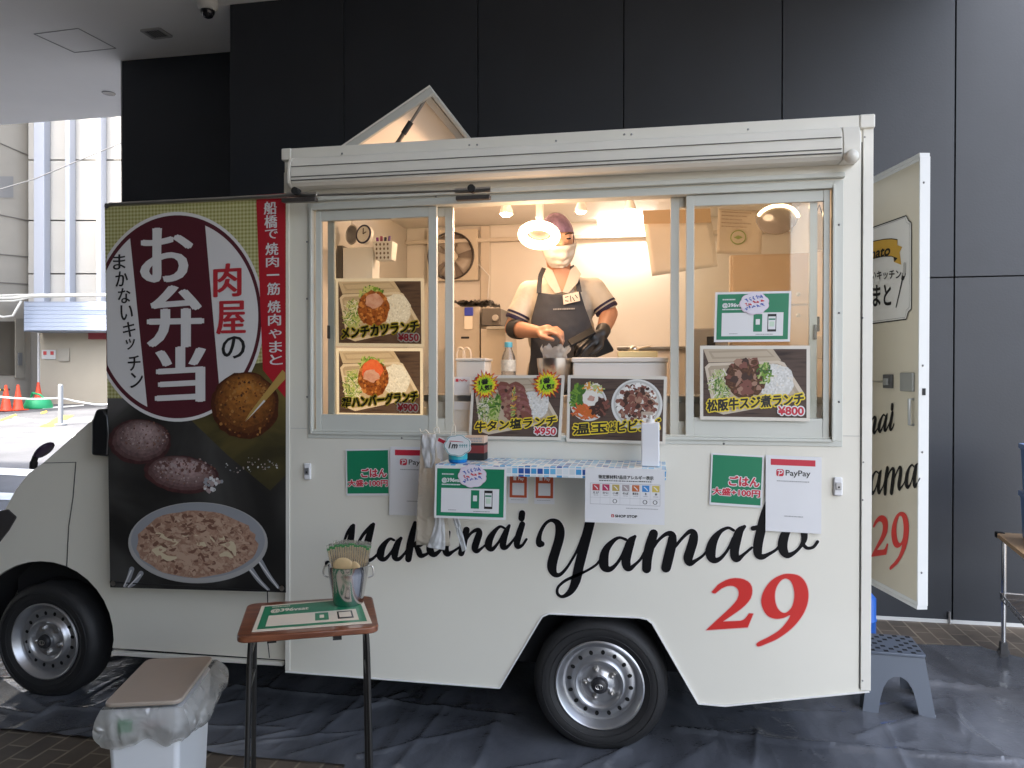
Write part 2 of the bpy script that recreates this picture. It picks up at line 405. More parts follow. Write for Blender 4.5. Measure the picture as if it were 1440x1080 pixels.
mb.box(cx0, -2.957, YW+.0, cy1, ZC, ZC+.5); mb.box(cx0, cx1, cy0, YW-.001, ZC, ZC+.5)
part('soffit', mb, m_ceil, bld)
mb = MB(); mb.box(-30, 1.9, -7.2, -7., 0, ZC+.5); part('added_shade_wall', mb, m_wall, bld)  # unseen wall behind the viewer, added to shade the left side
mb = MB(); q = [G(a, b, ZC-.002) for a, b in ((48, 48), (110, 40), (163, 68), (105, 74))]
for i in range(4): mb.bar(q[i], q[(i+1) % 4], .007, .003)
part('access_hatch', mb, M('hatch_line', (.25, .25, .25), .7), bld)
vent = thing('ceiling_vent', 'small square dark ventilation grille in the white soffit', 'vent', G(219, 46, ZC))
q = [G(a, b, ZC-.004) for a, b in ((199, 43), (224, 40), (241, 51), (216, 54))]; c_ = sum(q, Vector())/4
mb = MB()
for i in range(4): mb.bar(q[i], q[(i+1) % 4], .025, .012)
part('frame', mb, M('grille_frame', (.4, .4, .4), .6), vent)
mb = MB(); mb.poly(q); part('backing', mb, M('grille_dark', (.05, .05, .05), .7), vent)
mb = MB()
for k in range(1, 7):
    t = k/7; mb.bar(q[0].lerp(q[1], t), q[3].lerp(q[2], t), .012, .006)
part('grille', mb, M('grille_bar', (.2, .2, .2), .6), vent)
dl = thing('ceiling_light', 'small round recessed downlight in the white soffit beside the wall corner', 'ceiling light', G(153, 131, ZC))
mb = MB(); mb.lathe([(.045, -.004), (.06, -.006), (.064, 0)], G(153, 131, ZC), n=28); part('trim_ring', mb, M('white_metal', (.20, .20, .20), .4), dl, smooth=40)
mb = MB(); mb.lathe([(.0, .03), (.045, -.003)], G(153, 131, ZC-.001), n=24, caps=False); part('reflector', mb, M('chrome_cup', (.75, .75, .78), .15, metal=1), dl, smooth=40)
pc = G(292, 2, ZC)
cc = thing('security_camera', 'white dome security camera hanging from the soffit', 'security camera', pc)
mb = MB(); mb.lathe([(.075, 0), (.078, -.02), (.07, -.055), (.055, -.07)], pc, n=28); part('housing', mb, M('cam_white', (.6, .6, .58), .45), cc, smooth=40)
mb = MB(); mb.lathe([(.05, -.068), (.05, -.085), (.035, -.115), (.012, -.126), (0, -.127)], pc, n=24); part('dome', mb, M('smoked_dome', (.02, .02, .025), .08), cc, smooth=60)

# ------------------------------------------------------------------ street beyond, left
DB = 24.0
m_cream = M('cream_wall', (.42, .40, .365), .8, var=(.6, .05)); m_blue = M('pale_blue_column', (.37, .385, .43), .6)
m_tan = M('tan_wall', (.29, .26, .215), .85, var=(.5, .14)); m_dk = M('dark_window', (.075, .065, .05), .15)
wb = thing('building', 'pale cream street building with light blue columns behind the road barriers', 'building', D(110, 570, DB))
def fpanel(mb, x0, y0, x1, y1, dep, th=.2, m=0):
    p = [D(x0, y1, dep), D(x1, y1, dep), D(x1, y0, dep), D(x0, y0, dep)]; b = [q+fh*th for q in p]
    mb.hexa([p[0], p[1], b[1], b[0], p[3], p[2], b[2], b[3]], m)
for ya, yb in ((-60, 224), (226, 309), (311, 384), (386, 440)):
    mb = MB(); fpanel(mb, 40, ya, 420, yb, DB+.3); part('wall', mb, m_cream, wb)
mb = MB(); fpanel(mb, 36, -60, 430, 585, DB+.6); part('wall_core', mb, m_gap, wb)
for xa, xb in ((47, 62), (91, 98), (135, 142), (178, 186), (222, 230)):
    mb = MB(); fpanel(mb, xa, -60, xb, 430, DB-.05, .34); part('column', mb, m_blue, wb, bevel=.02)
mb = MB(); fpanel(mb, 54, 462, 420, 582, DB+.1); part('ground_floor_wall', mb, M('beige_wall', (.36, .32, .255), .85, var=(.7, .06)), wb)
mb = MB()
for k in range(7): fpanel(mb, 34, 425.5+k*5.6, 400, 430.8+k*5.6, DB-.9+.0*k, .06)
part('shutter_box', mb, M('pale_blue_sheet', (.32, .365, .46), .5), wb)
mb = MB(); fpanel(mb, 33.5, 424, 400, 466, DB-.83, .9); part('canopy', mb, M('canopy_body', (.22, .25, .31), .6), wb)
mb = MB(); fpanel(mb, 124, 467, 147, 477, DB-.02, .1); part('red_sign', mb, M('maroon_sign', (.22, .03, .04), .5), wb)
mb = MB(); fpanel(mb, 58.5, 492, 78, 505, DB+.06, .03); part('notice', mb, M('white_notice', (.5, .5, .49), .6), wb)
mb = MB()
for x in (63, 73): fpanel(mb, x-2.2, 494, x+2.2, 499, DB+.04, .01)
part('notice_mark', mb, M('notice_red', (.5, .06, .06), .6), wb)
mb = MB(); fpanel(mb, 82, 490, 97, 508, DB+.04, .05); part('wall_box', mb, M('meter_box', (.33, .30, .25), .6), wb)
mb = MB(); fpanel(mb, 34, 466, 54, 560, DB+.45); part('side_passage', mb, M('passage_dark', (.16, .15, .13), .8), wb)
mb = MB(); fpanel(mb, 52.5, 466, 55, 560, DB+.05, .1); part('down_pipe', mb, M('pipe_grey', (.5, .5, .5), .5), wb)
# tan building, its face running away to the right
tb = thing('building', 'weathered tan street building at the far left edge behind traffic cones', 'building', D(10, 575, 18))
A = lambda y, t: None
def tp(x, y):      # face plane through depth 17 at x=-60 and 22.4 at x=48
    t = (x+60)/108.; return D(x, y, 1/((1-t)/21.8+t/24.6))
def tquad(mb, x0, y0, x1, y1, off=0., th=.3, m=0):
    p = [tp(x0, y1), tp(x1, y1), tp(x1, y0), tp(x0, y0)]
    n = (p[1]-p[0]).cross(p[3]-p[0]).normalized(); p = [q+n*off for q in p]; b = [q-n*th for q in p]
    mb.hexa([p[0], p[1], b[1], b[0], p[3], p[2], b[2], b[3]], m)
def tband(mb, yl, yr, off, h=1.2, m=0):   # thin seam running along the face
    k_ = (yr-yl)/108.; a, b = tp(-420, yl-k_*360), tp(48, yr); n = (b-a).cross(Vector((0, 0, 1))).normalized(); mb.bar(a+n*off, b+n*off, .03, h*.02, m)
mb = MB(); tquad(mb, -420, -160, 48, 640); part('wall', mb, m_tan, tb)
for yl, yr in ((176, 222), (290, 312), (352, 362), (394, 400)):
    mb = MB(); tband(mb, yl, yr, .012); part('wall_seam', mb, M('seam', (.13, .115, .1), .8), tb)
mb = MB(); tquad(mb, -60, 248, 18, 278, .02, .05); part('louvre', mb, M('louvre', (.2, .19, .18), .6), tb)
mb = MB(); tquad(mb, -60, 452, 20, 528, .02, .04); part('window', mb, m_dk, tb)
mb = MB(); tquad(mb, 20, 448, 33, 532, .06, .1); part('pillar', mb, M('tan_pillar', (.20, .18, .145), .8, var=(1, .1)), tb)
mb = MB(); tquad(mb, 22.5, 496, 27.5, 514, .1, .06); part('intercom', mb, M('dark_box', (.1, .1, .1), .5), tb)
# cables and pipe in front of the canopy
tw = thing('overhead_cable', 'thin overhead cable crossing the pale building under the soffit', 'cable', D(0, 256, 14))
mb = MB(); mb.tube([D(-80, 290, 15), D(48, 252, 16), D(178, 198, 16)], .012, 6); part('strand', mb, M('cable_grey', (.09, .09, .09), .6), tw)
tw = thing('overhead_cable', 'grey bundle of cables and white pipe over the blue canopy', 'cable', D(40, 420, DB-1.2))
mb = MB()
for dy, r_ in ((0, .05), (3, .03), (-3, .03)):
    mb.tube([D(-60, 421+dy, DB-1.4), D(20, 419+dy*1.4, DB-1.3), D(45, 416+dy*.5, DB-1.2), D(170, 414.5+dy*.3, DB-1.2)], r_, 7)
mb.tube([D(-60, 432, DB-1.4), D(5, 446, DB-1.4), D(18, 444, DB-1.4), D(30, 423, DB-1.3)], .035, 7)
part('strand', mb, M('cable_pale', (.55, .54, .5), .6), tw, smooth=60)
# traffic cones, bars, weight, bollard
m_cone = M('cone_orange', (.72, .07, .025), .5); m_black = M('black_rubber', (.015, .015, .015), .75)
def cone(px, py, h, label):
    b = RD(px, py); t = thing('traffic_cone', label, 'traffic cone', b, group='orange traffic cones by the road works')
    mb = MB(); mb.box(b.x-.19, b.x+.19, b.y-.19, b.y+.19, b.z, b.z+.03); part('base', mb, m_cone, t, bevel=.006)
    mb = MB(); mb.lathe([(.15, .031), (.135, .06), (.04, h-.05), (.035, h), (.02, h+.01)], b, n=20); part('body', mb, m_cone, t, smooth=40)
    return b, t
c0, _ = cone(8.5, 578, .72, 'leftmost orange traffic cone linked by a yellow bar to its neighbour')
c1, _ = cone(25.5, 577, .72, 'orange traffic cone right of its twin at the other end of the bar')
cone(54, 570, .70, 'orange traffic cone standing alone behind the green weight')
br_ = thing('cone_bar', 'yellow black striped bar lying across the two left cones', 'barrier bar', c0+Vector((0, 0, .62)))
mb = MB(); dv = (c1-c0).normalized()
for k in range(8):
    a = c0+Vector((0, 0, .6))-dv*.5+dv*(k*.32*(c1-c0).length/1.3); mb.tube([a, a+dv*.318*(c1-c0).length/1.3], .028, 8, k % 2)
part('bar', mb, [M('bar_yellow', (.7, .45, .04), .5), m_black], br_)
gw = RD(54, 574); t = thing('cone_weight', 'bright green rubber weight in front of the single cone', 'weight', gw)
mb = MB(); mb.lathe([(.36, 0), (.38, .08), (.33, .2), (.3, .27), (.12, .3), (.1, .22)], gw, n=24); part('body', mb, M('green_rubber', (.02, .33, .13), .5), t, smooth=40)
mb = MB(); mb.tube([gw+Vector((-.3, 0, .2)), gw+Vector((-.1, -.1, .45)), gw+Vector((.15, -.1, .4)), gw+Vector((.3, 0, .2))], .03, 8); part('handle', mb, M('green_rubber'), t, smooth=60)
bb = RD(85.5, 598); bt = bb+Vector((0, 0, .93))
t = thing('bollard', 'grey steel chain bollard on the pavement edge beside yellow markings', 'bollard', bb)
mb = MB(); mb.tube([bb, bb+Vector((0, 0, .9))], .055, 12); mb.ball(bb+Vector((0, 0, .9)), .055); part('post', mb, M('galvanised', (.26, .27, .28), .5, metal=.3), t, smooth=50)
mb = MB(); mb.lathe([(.13, 0), (.13, .03), (.07, .05)], bb, n=16); part('base', mb, M('galvanised'), t, smooth=40)
mb = MB(); mb.tube(catmull([D(-90, 545, 17), D(-20, 556, 17), D(40, 561, 17.3), bb+Vector((0, 0, .62)), D(110, 565, 18), D(146, 569, 18.3), D(190, 560, 18.5)], 6), .022, 6)
part('chain', mb, M('chain_white', (.6, .6, .6), .5), t, smooth=60)

# ------------------------------------------------------------------ plastic tarp under the truck
def tarp_mat():
    m = M('tarp_plastic', (.15, .155, .17), .26, spec=.9); t = m.node_tree; b = t.nodes['Principled BSDF']
    g = t.nodes.new('ShaderNodeNewGeometry')
    def tex(kind, rot, sc, scale, detail, dist=0.):
        mp = t.nodes.new('ShaderNodeMapping'); mp.inputs['Scale'].default_value = sc; mp.inputs['Rotation'].default_value = (0, 0, R(rot)); t.links.new(g.outputs['Position'], mp.inputs[0])
        n = t.nodes.new('ShaderNodeTexNoise'); n.noise_type = kind; n.inputs['Scale'].default_value = scale; n.inputs['Detail'].default_value = detail; n.inputs['Distortion'].default_value = dist
        t.links.new(mp.outputs[0], n.inputs['Vector']); return n
    n = tex('FBM', 35, (1, .5, 1), 2.2, 8, 1.0)
    r = t.nodes.new('ShaderNodeValToRGB'); r.color_ramp.elements[0].position = .3; r.color_ramp.elements[1].position = .72
    r.color_ramp.elements[0].color = (.058, .062, .072, 1); r.color_ramp.elements[1].color = (.165, .175, .20, 1)
    t.links.new(n.outputs[0], r.inputs[0]); t.links.new(r.outputs[0], b.inputs['Base Color'])
    mr = t.nodes.new('ShaderNodeMapRange'); mr.inputs[1].default_value = .3; mr.inputs[2].default_value = .7; mr.inputs[3].default_value = .06; mr.inputs[4].default_value = .17
    t.links.new(n.outputs[0], mr.inputs[0]); t.links.new(mr.outputs[0], b.inputs['Roughness'])
    n2 = tex('RIDGED_MULTIFRACTAL', -32, (1, .28, 1), 3.6, 4, .7); n3 = tex('RIDGED_MULTIFRACTAL', 50, (1, .35, 1), 8., 3, .9); n4 = tex('FBM', 10, (1, 1, 1), 60, 3)
    ad = t.nodes.new('ShaderNodeMath'); ad.operation = 'MULTIPLY_ADD'; ad.inputs[1].default_value = .45; t.links.new(n3.outputs[0], ad.inputs[0]); t.links.new(n2.outputs[0], ad.inputs[2])
    a2 = t.nodes.new('ShaderNodeMath'); a2.operation = 'MULTIPLY_ADD'; a2.inputs[1].default_value = .12; t.links.new(n4.outputs[0], a2.inputs[0]); t.links.new(ad.outputs[0], a2.inputs[2])
    bp = t.nodes.new('ShaderNodeBump'); bp.inputs['Strength'].default_value = .6; bp.inputs['Distance'].default_value = .026
    t.links.new(a2.outputs[0], bp.inputs['Height']); t.links.new(bp.outputs[0], b.inputs['Normal'])
    return m
from mathutils import noise as mnoise
creases = []
def crease(pts, w, h): creases.append(([Vector(p) for p in pts], w, h))
gx = lambda *a: tuple(G(*a))[:2]
crease([gx(950, 1028), gx(1150, 1050), gx(1440, 1078), gx(1700, 1100)], .02, .02)
crease([gx(1300, 962), gx(1440, 978), gx(1700, 1000)], .025, .026)
crease([gx(1330, 1010), gx(1430, 1080)], .05, .012)
crease([gx(560, 1080), gx(625, 1000)], .03, .012); crease([gx(470, 1010), gx(580, 985)], .02, .008)
crease([gx(670, 1080), gx(700, 1010)], .03, .01); crease([gx(370, 1045), gx(520, 1030)], .012, .006)
crease([gx(330, 968), gx(520, 988), gx(720, 1010)], .02, .012); crease([gx(850, 1080), gx(900, 1040)], .04, .012)
crease([gx(1060, 1080), gx(1065, 1030)], .015, .01); crease([gx(0, 960), gx(60, 1000)], .05, .015)
crease([gx(0, 1000), gx(45, 1010)], .02, .014); crease([gx(125, 1000), gx(180, 975)], .015, .012); crease([gx(1210, 1000), gx(1340, 985)], .04, .008)
for k in range(70):
    x = random.uniform(-3.4, 3.2); y = random.uniform(-.6, 1.6); a = random.gauss(.9, .5); L = random.uniform(.15, .8)
    crease([(x, y), (x+math.cos(a)*L, y+math.sin(a)*L)], random.uniform(.012, .03), random.uniform(.004, .012))
import numpy as np
def tfront(x):
    return -.30-.015*math.sin(x*3)+.012*mnoise.noise(Vector((x*4, 0, 0))) if x < -1.0 else -.33-(x+1.0)*1.1
def tback(x): return 1.66-.05*math.sin(x*1.7) if x < 2.1 else 1.66-(x-2.1)*.9
NU, NV = 760, 230
xs_ = np.linspace(-4.2, 3.7, NU+1); Y0 = np.array([max(-2.2, tfront(x)) for x in xs_]); Y1 = np.array([tback(x) for x in xs_])
vv = np.linspace(0, 1, NV+1)**1.2
TXa = np.repeat(xs_[None, :], NV+1, 0); TYa = Y0[None, :]+(Y1-Y0)[None, :]*vv[:, None]
TH = np.full(TXa.shape, .006)
for pts, w_, hh in creases:
    best = np.full(TXa.shape, 9.)
    for i in range(len(pts)-1):
        ax_, ay_ = pts[i]; bx_, by_ = pts[i+1]; lx, ly = bx_-ax_, by_-ay_
        tt = np.clip(((TXa-ax_)*lx+(TYa-ay_)*ly)/(lx*lx+ly*ly), 0, 1); best = np.minimum(best, np.hypot(TXa-ax_-tt*lx, TYa-ay_-tt*ly))
    TH += hh*np.exp(-best/w_)*(best < 5*w_)*(1-best/(5*w_)).clip(0)
vs_ = []
for j in range(NV+1):
    for i in range(NU+1):
        x, y = TXa[j, i], TYa[j, i]
        h = TH[j, i]+.010*max(0, mnoise.noise(Vector((x*2.1+y, y*2.6, 1.3))))+.0020*abs(mnoise.noise(Vector((x*5+y*4, y*8-x*3, 4))))+.0007*mnoise.noise(Vector((x*17+y*9, y*19, 7)))
        vs_.append((x, y, max(.004, h)))
mb = MB(); mb.add(vs_, [[j*(NU+1)+i, j*(NU+1)+i+1, (j+1)*(NU+1)+i+1, (j+1)*(NU+1)+i] for j in range(NV) for i in range(NU)])
tarp = part('tarp', mb, tarp_mat(), None, smooth=70, fixn=False)
tag(tarp, 'wrinkled dark grey plastic tarp spread under the food truck', 'tarp')
# ================================================================== FOOD TRUCK
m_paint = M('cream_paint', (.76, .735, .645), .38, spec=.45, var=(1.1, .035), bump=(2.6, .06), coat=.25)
m_trim = M('white_trim', (.75, .73, .66), .35, var=(4, .04))
m_frame = M('frame_paint', (.60, .61, .555), .42, var=(3, .04))
m_inner = M('interior_panel', (.74, .70, .64), .45, var=(1.2, .03))
m_chas = M('chassis_black', (.012, .012, .013), .7)
m_screw = M('screw', (.25, .25, .25), .35, metal=.8)
m_steel = M('stainless', (.60, .58, .55), .28, metal=1., var=(8, .06))
m_groove = M('groove', (.09, .09, .085), .8)
m_glass = glass_mat('window_glass')
truck = thing('food_truck', 'cream white food truck with open serving window and black script lettering', 'food truck', (0, .8, 0))
XL, XR, ZB, ZT, YD = -1.419, 1.057, .242, 2.60, 1.65
WX0, WX1, WZ0, WZ1 = -1.288, .916, 1.326, 2.336
x_of = lambda px, y=0.: S(px, 450, y).x
def xz(px, py, y=0.): q = S(px, py, y); return (q.x, q.z)
notch = [(703, 967), (759, 872.5), (763, 866.5), (772, 862.5), (899, 868), (910, 870.5), (917.5, 876.5), (982, 989)]
loop = [(XL, ZB)]+[xz(*p) for p in notch]+[(.507, .241), (XR, .342), (XR, ZT-.01), (XL, ZT-.01)]
hole = [(WX0, WZ0), (WX1, WZ0), (WX1, WZ1), (WX0, WZ1)]
mb = MB(); fill_xz(mb, [loop, hole], 0, 0, .03); part('side_panel', mb, m_paint, truck)
mb = MB()                                   # bright folded lip along the lower edge
lo = [(XL, ZB)]+[xz(*p) for p in notch]+[(.507, .241), (XR, .342)]
for a, b in zip(lo[:-1], lo[1:]): mb.bar((a[0], -.002, a[1]), (b[0], -.002, b[1]), .006, .008, up=(0, 1, 0))
part('lower_lip', mb, M('lip_white', (.8, .8, .78), .35), truck)
mb = MB(); mb.box(XL, XR, YD-.03, YD, .25, ZT-.01); part('far_side_panel', mb, m_paint, truck)
mb = MB(); mb.box(XL, XL+.03, .031, YD-.031, .25, ZT-.01); part('front_panel', mb, m_paint, truck)
mb = MB(); mb.box(XR-.03, XR-.001, .031, YD-.031, .345, ZT-.01); part('rear_panel', mb, m_paint, truck)
HX0, HX1, HY0, HY1 = -1.235, -.70, .11, .90
for z0, z1, mm, nm, ins in ((ZT-.04, ZT-.001, m_paint, 'roof', .0), (ZT-.052, ZT-.0405, m_inner, 'interior_ceiling', .036)):
    mb = MB(); a, b, c, d = XL+ins, XR-ins, ins+.0305, YD-.0305-ins
    if nm == 'roof': a, b = XL+.031, XR-.031
    mb.box(a, b, c, HY0, z0, z1); mb.box(a, b, HY1, d, z0, z1); mb.box(a, HX0, HY0, HY1, z0, z1); mb.box(HX1, b, HY0, HY1, z0, z1)
    part(nm, mb, mm, truck)
ZF = .62
mb = MB(); mb.box(XL+.031, XR-.031, .031, YD-.031, ZF-.03, ZF); part('floor', mb, M('floor_grey', (.25, .25, .25), .6), truck)
mb = MB(); mb.box(XL+.05, XR-.3, .25, YD-.25, .27, ZF-.031); mb.box(-3.1, XL+.04, .3, YD-.3, .27, .5); part('chassis', mb, m_chas, truck)
# inside linings
mb = MB(); mb.box(XL+.031, XL+.036, .036, YD-.036, ZF, ZT-.053); part('bulkhead', mb, M('bulkhead_panel', (.60, .555, .50), .5, var=(1, .03)), truck)
mb = MB(); mb.box(XL+.037, XR-.037, YD-.036, YD-.0305, ZF, ZT-.053); part('interior_back_wall', mb, m_inner, truck)
mb = MB(); mb.box(XR-.036, XR-.0305, .036, YD-.037, ZF, ZT-.053); part('interior_rear_wall', mb, m_inner, truck)
mb = MB(); mb.box(XL+.037, XR-.037, .0305, .034, ZF, WZ0-.02); part('interior_side_lining', mb, m_inner, truck)
yb = YD-.0375
mb = MB(); a, b = S(677, 330, yb).x, S(690, 330, yb).x; mb.box(a, b, yb-.03, yb, ZF, ZT-.054); part('wall_batten', mb, M('batten', (.60, .54, .46), .5), truck, bevel=.004)
mb = MB(); mb.box(XL+.04, XR-.04, yb-.05, yb, 2.44, 2.465); part('wall_rail', mb, M('batten'), truck, bevel=.004)
# corner trims, roof rail, caps, screws
mb = MB(); mb.box(XL-.002, XL+.022, -.005, -.0005, ZB+.004, 2.50); part('corner_trim', mb, m_trim, truck, bevel=.002)
mb = MB(); mb.box(1.024, XR+.004, -.006, -.0005, .345, 2.565); mb.box(XR+.0005, XR+.005, -.006, .05, .345, 2.565); part('corner_trim', mb, m_trim, truck, bevel=.002)
mb = MB(); mb.box(1.019, 1.0225, -.002, -.0003, .35, 2.5); part('trim_gap', mb, m_groove, truck)
mb = MB(); mb.box(XL+.04, XR-.05, -.016, 0, ZT-.044, ZT+.002); mb.box(XL+.04, XR-.05, .0005, .06, ZT-.0008, ZT+.002); part('roof_rail', mb, m_trim, truck, bevel=.004)
mb = MB(); mb.box(XL-.008, XL+.0395, -.02, .06, ZT-.05, ZT+.004); part('corner_cap', mb, m_trim, truck, bevel=.006)
mb = MB(); mb.box(XR-.0495, XR+.008, -.02, .06, ZT-.05, ZT+.004); part('corner_cap', mb, m_trim, truck, bevel=.006)
mb = MB()
for px, py in ((481, 216), (660, 204), (671, 203.5), (782, 198), (878, 189), (888, 189), (1052, 182)): mb.ball(S(px, py, -.016), .0045, nu=8, nv=5)
for px, py in ((1208, 172), (1216, 193), (1213, 447), (1213, 703), (1213, 957), (1214, 650)): mb.ball(S(px, py, -.0045), .004, nu=8, nv=5)
for px, py in ((432, 558), (432, 420), (432, 340), (563, 277), (613, 276), (565, 616), (1018, 624), (1180, 565), (1180, 440), (1180, 316)): mb.ball(S(px, py, -.003), .005, nu=8, nv=5)
part('screw_heads', mb, m_screw, truck)['kind'] = 'stuff'
mb = MB(); zj = S(1195, 613).z
mb.box(.955, 1.018, -.0015, .0, zj-.001, zj+.001); mb.box(XL+.025, WX0-.025, -.0015, 0, zj-.001, zj+.001); part('panel_joint', mb, M('joint', (.45, .45, .42), .6), truck)
# awning cassette
prof = [(0, 2.548), (-.045, 2.548), (-.072, 2.538), (-.088, 2.515), (-.094, 2.48), (-.095, 2.446), (-.09, 2.428), (-.074, 2.415), (0, 2.415)]
def cassette(nm, x0, x1, k, mm, par):
    mb = MB(); c = Vector((-.045, 2.48)); pts = [c+(Vector(p)-c)*k for p in prof]; pts = [(min(0, a), b) for a, b in pts]
    mb.prism([(x0, a, b) for a, b in pts], (x1-x0, 0, 0)); return part(nm, mb, mm, par, smooth=28, bevel=.004)
aw = cassette('awning_cassette', -1.345, .93, 1, m_trim, truck)
cassette('end_cap', -1.362, -1.3455, 1.02, m_trim, aw); cassette('end_cap', .9305, .995, 1.02, m_trim, aw)
mb = MB()
for zz in (2.452, 2.437): mb.box(-1.34, .925, -.0985, -.09, zz-.0016, zz+.0016)
mb.box(-1.34, .925, -.0965, -.09, 2.497, 2.4985); part('groove', mb, M('groove'), aw)
kc = S(1197, 221, -.10); mb = MB(); mb.lathe([(.022, .01), (.026, 0), (.024, -.02), (.014, -.03), (0, -.032)], kc+Vector((0, -.0, 0)), ax=(0, 1, 0), n=24); part('winding_socket', mb, m_trim, aw, smooth=40)
# serving window: flange, inner frame, sashes
wf = MB()
fl = .021
wf.box(WX0-fl, WX1+fl+.016, -.004, -.0005, WZ0-.022, WZ0-.0); wf.box(WX0-fl, WX0, -.004, -.0005, WZ0, WZ1+.02)
wf.box(WX1, WX1+fl+.016, -.004, -.0005, WZ0, WZ1+.02); wf.box(WX0, WX1, -.004, -.0005, WZ1, WZ1+.02)
winf = part('window_frame', wf, m_frame, truck, bevel=.0015)
mb = MB()
mb.box(WX0-.006, WX0+.004, -.016, .03, WZ0, WZ1); mb.box(WX1-.004, WX1+.006, -.016, .03, WZ0, WZ1)
mb.box(WX0+.0045, WX1-.0045, -.012, .06, WZ0-.004, WZ0+.008); mb.box(WX0+.0045, WX1-.0045, -.012, .06, WZ1-.012, WZ1+.006)
mb.box(WX0+.0045, WX1-.0045, .001, .004, WZ0+.0085, WZ0+.016)
part('track', mb, m_frame, winf, bevel=.002)
mb = MB(); zt_ = WZ1+.05; mb.prism([(WX0-.02, -.0008, zt_), (WX0-.02, -.02, zt_-.004), (WX0-.02, -.022, zt_-.022), (WX0-.02, -.0008, zt_-.024)], (WX1-WX0+.06, 0, 0)); part('drip_rail', mb, m_frame, winf, bevel=.002)
def sash(x0, x1, y, st0, st1, rt, rb, nm='sash'):
    z0, z1 = WZ0+.010, WZ1-.014
    mb = MB(); mb.box(x0, x0+st0, y, y+.022, z0, z1); mb.box(x1-st1, x1, y, y+.022, z0, z1)
    mb.box(x0+st0, x1-st1, y+.002, y+.02, z1-rt, z1); mb.box(x0+st0, x1-st1, y+.002, y+.02, z0, z0+rb)
    s_ = part(nm, mb, m_frame, winf, bevel=.002)
    mb = MB(); mb.box(x0+st0+.001, x1-st1-.001, y+.009, y+.013, z0+rb+.001, z1-rt-.001); part('pane', mb, m_glass, s_)
    return s_
X = lambda px, y=0.: S(px, 450, y).x
sl_ = sash(X(443), X(613.5), .004, X(451)-X(443), X(613.5)-X(602), .045, .075, 'fixed_sash')
sr_ = sash(X(964.5), X(1167), .004, X(976)-X(964.5), .024, .045, .078, 'fixed_sash')
sash(X(463, .05), X(637.5, .04), .034, .03, X(637.5)-X(626), .04, .06, 'sliding_sash')
sash(X(942.5, .04), X(1148, .05), .034, X(955)-X(942.5), .03, .04, .06, 'sliding_sash')
for px, py in ((463, 467), (1146, 467)):
    q = S(px, py, .034); mb = MB(); mb.box(q.x-.006, q.x+.006, q.y-.012, q.y, q.z-.03, q.z+.03); part('sash_latch', mb, M('latch_dark', (.08, .08, .08), .4), winf, bevel=.003)
# panel low in the opening that carries the two menu posters
# latches on the side
def latch(px, py):
    q = S(px, py); mb = MB(); mb.box(q.x-.015, q.x+.019, -.014, -.0005, q.z-.036, q.z+.038)
    l = part('side_latch', mb, M('latch_white', (.75, .75, .76), .35), truck, bevel=.006)
    mb = MB(); mb.box(q.x-.008, q.x+.014, -.019, -.0142, q.z-.012, q.z+.018); part('keyhole', mb, M('keyhole', (.42, .43, .45), .3, metal=.7), l, bevel=.003)
    mb = MB(); mb.box(q.x+.000, q.x+.006, -.021, -.0192, q.z-.004, q.z+.003); part('slot', mb, m_chas, l)
latch(433, 663); latch(1177, 684)
# roof hatch
hx, hz = HX0-.012, ZT+.006; A_ = Vector((-.771, .10, 2.886)); ld = Vector((A_.x-hx, 0, A_.z-hz)); L_ = ld.length; ld.normalize(); ln = Vector((-ld.z, 0, ld.x))
def HP(a, y, c): return Vector((hx, .10+y, hz))+ld*a+ln*c
LY = .82
mb = MB()
def hbox(mb, a0, a1, y0, y1, c0, c1, m=0): mb.hexa([HP(a0, y0, c0), HP(a1, y0, c0), HP(a1, y1, c0), HP(a0, y1, c0), HP(a0, y0, c1), HP(a1, y0, c1), HP(a1, y1, c1), HP(a0, y1, c1)], m)
hbox(mb, 0, L_, 0, LY, -.008, .0); hl = part('roof_hatch', mb, m_trim, truck)
mb = MB(); hbox(mb, 0, L_, 0, .02, -.042, -.0085); hbox(mb, 0, L_, LY-.02, LY, -.042, -.0085); hbox(mb, L_-.02, L_, .0205, LY-.0205, -.042, -.0085); part('lid_rim', mb, M('rim_paint', (.52, .52, .48), .45), hl, bevel=.003)
mb = MB(); hbox(mb, .03, L_-.06, .05, LY-.05, -.014, -.0085); part('lid_lining', mb, m_inner, hl, bevel=.003)
mb = MB(); hbox(mb, L_-.058, L_-.022, .03, LY-.03, -.036, -.012); part('lid_bracket', mb, M('bracket_grey', (.5, .48, .44), .4, metal=.4), hl, bevel=.004)
s0 = HP(L_-.05, .03, -.03); s1 = Vector((S(545, 205, .14).x, .14, ZT-.02))
mb = MB(); mb.tube([s0, s0.lerp(s1, .55)], .007, 10); part('strut', mb, M('strut_grey', (.22, .20, .18), .35, metal=.6), hl, smooth=50)
mb = MB(); mb.tube([s0.lerp(s1, .38), s0.lerp(s1, .58)], .013, 12); part('strut_collar', mb, m_black, hl, smooth=50)
mb = MB(); mb.tube([s0.lerp(s1, .55), s1], .010, 10); part('strut_cylinder', mb, M('strut_dark', (.10, .09, .08), .35, metal=.5), hl, smooth=50)
mb = MB(); mb.box(HX0-.02, HX1+.02, HY0-.02, HY0-.0005, ZT-.0005, ZT+.022); mb.box(HX0-.02, HX1+.02, HY1+.0005, HY1+.02, ZT-.0005, ZT+.022); mb.box(HX1+.0005, HX1+.02, HY0, HY1, ZT-.0005, ZT+.022); part('hatch_curb', mb, m_trim, truck)

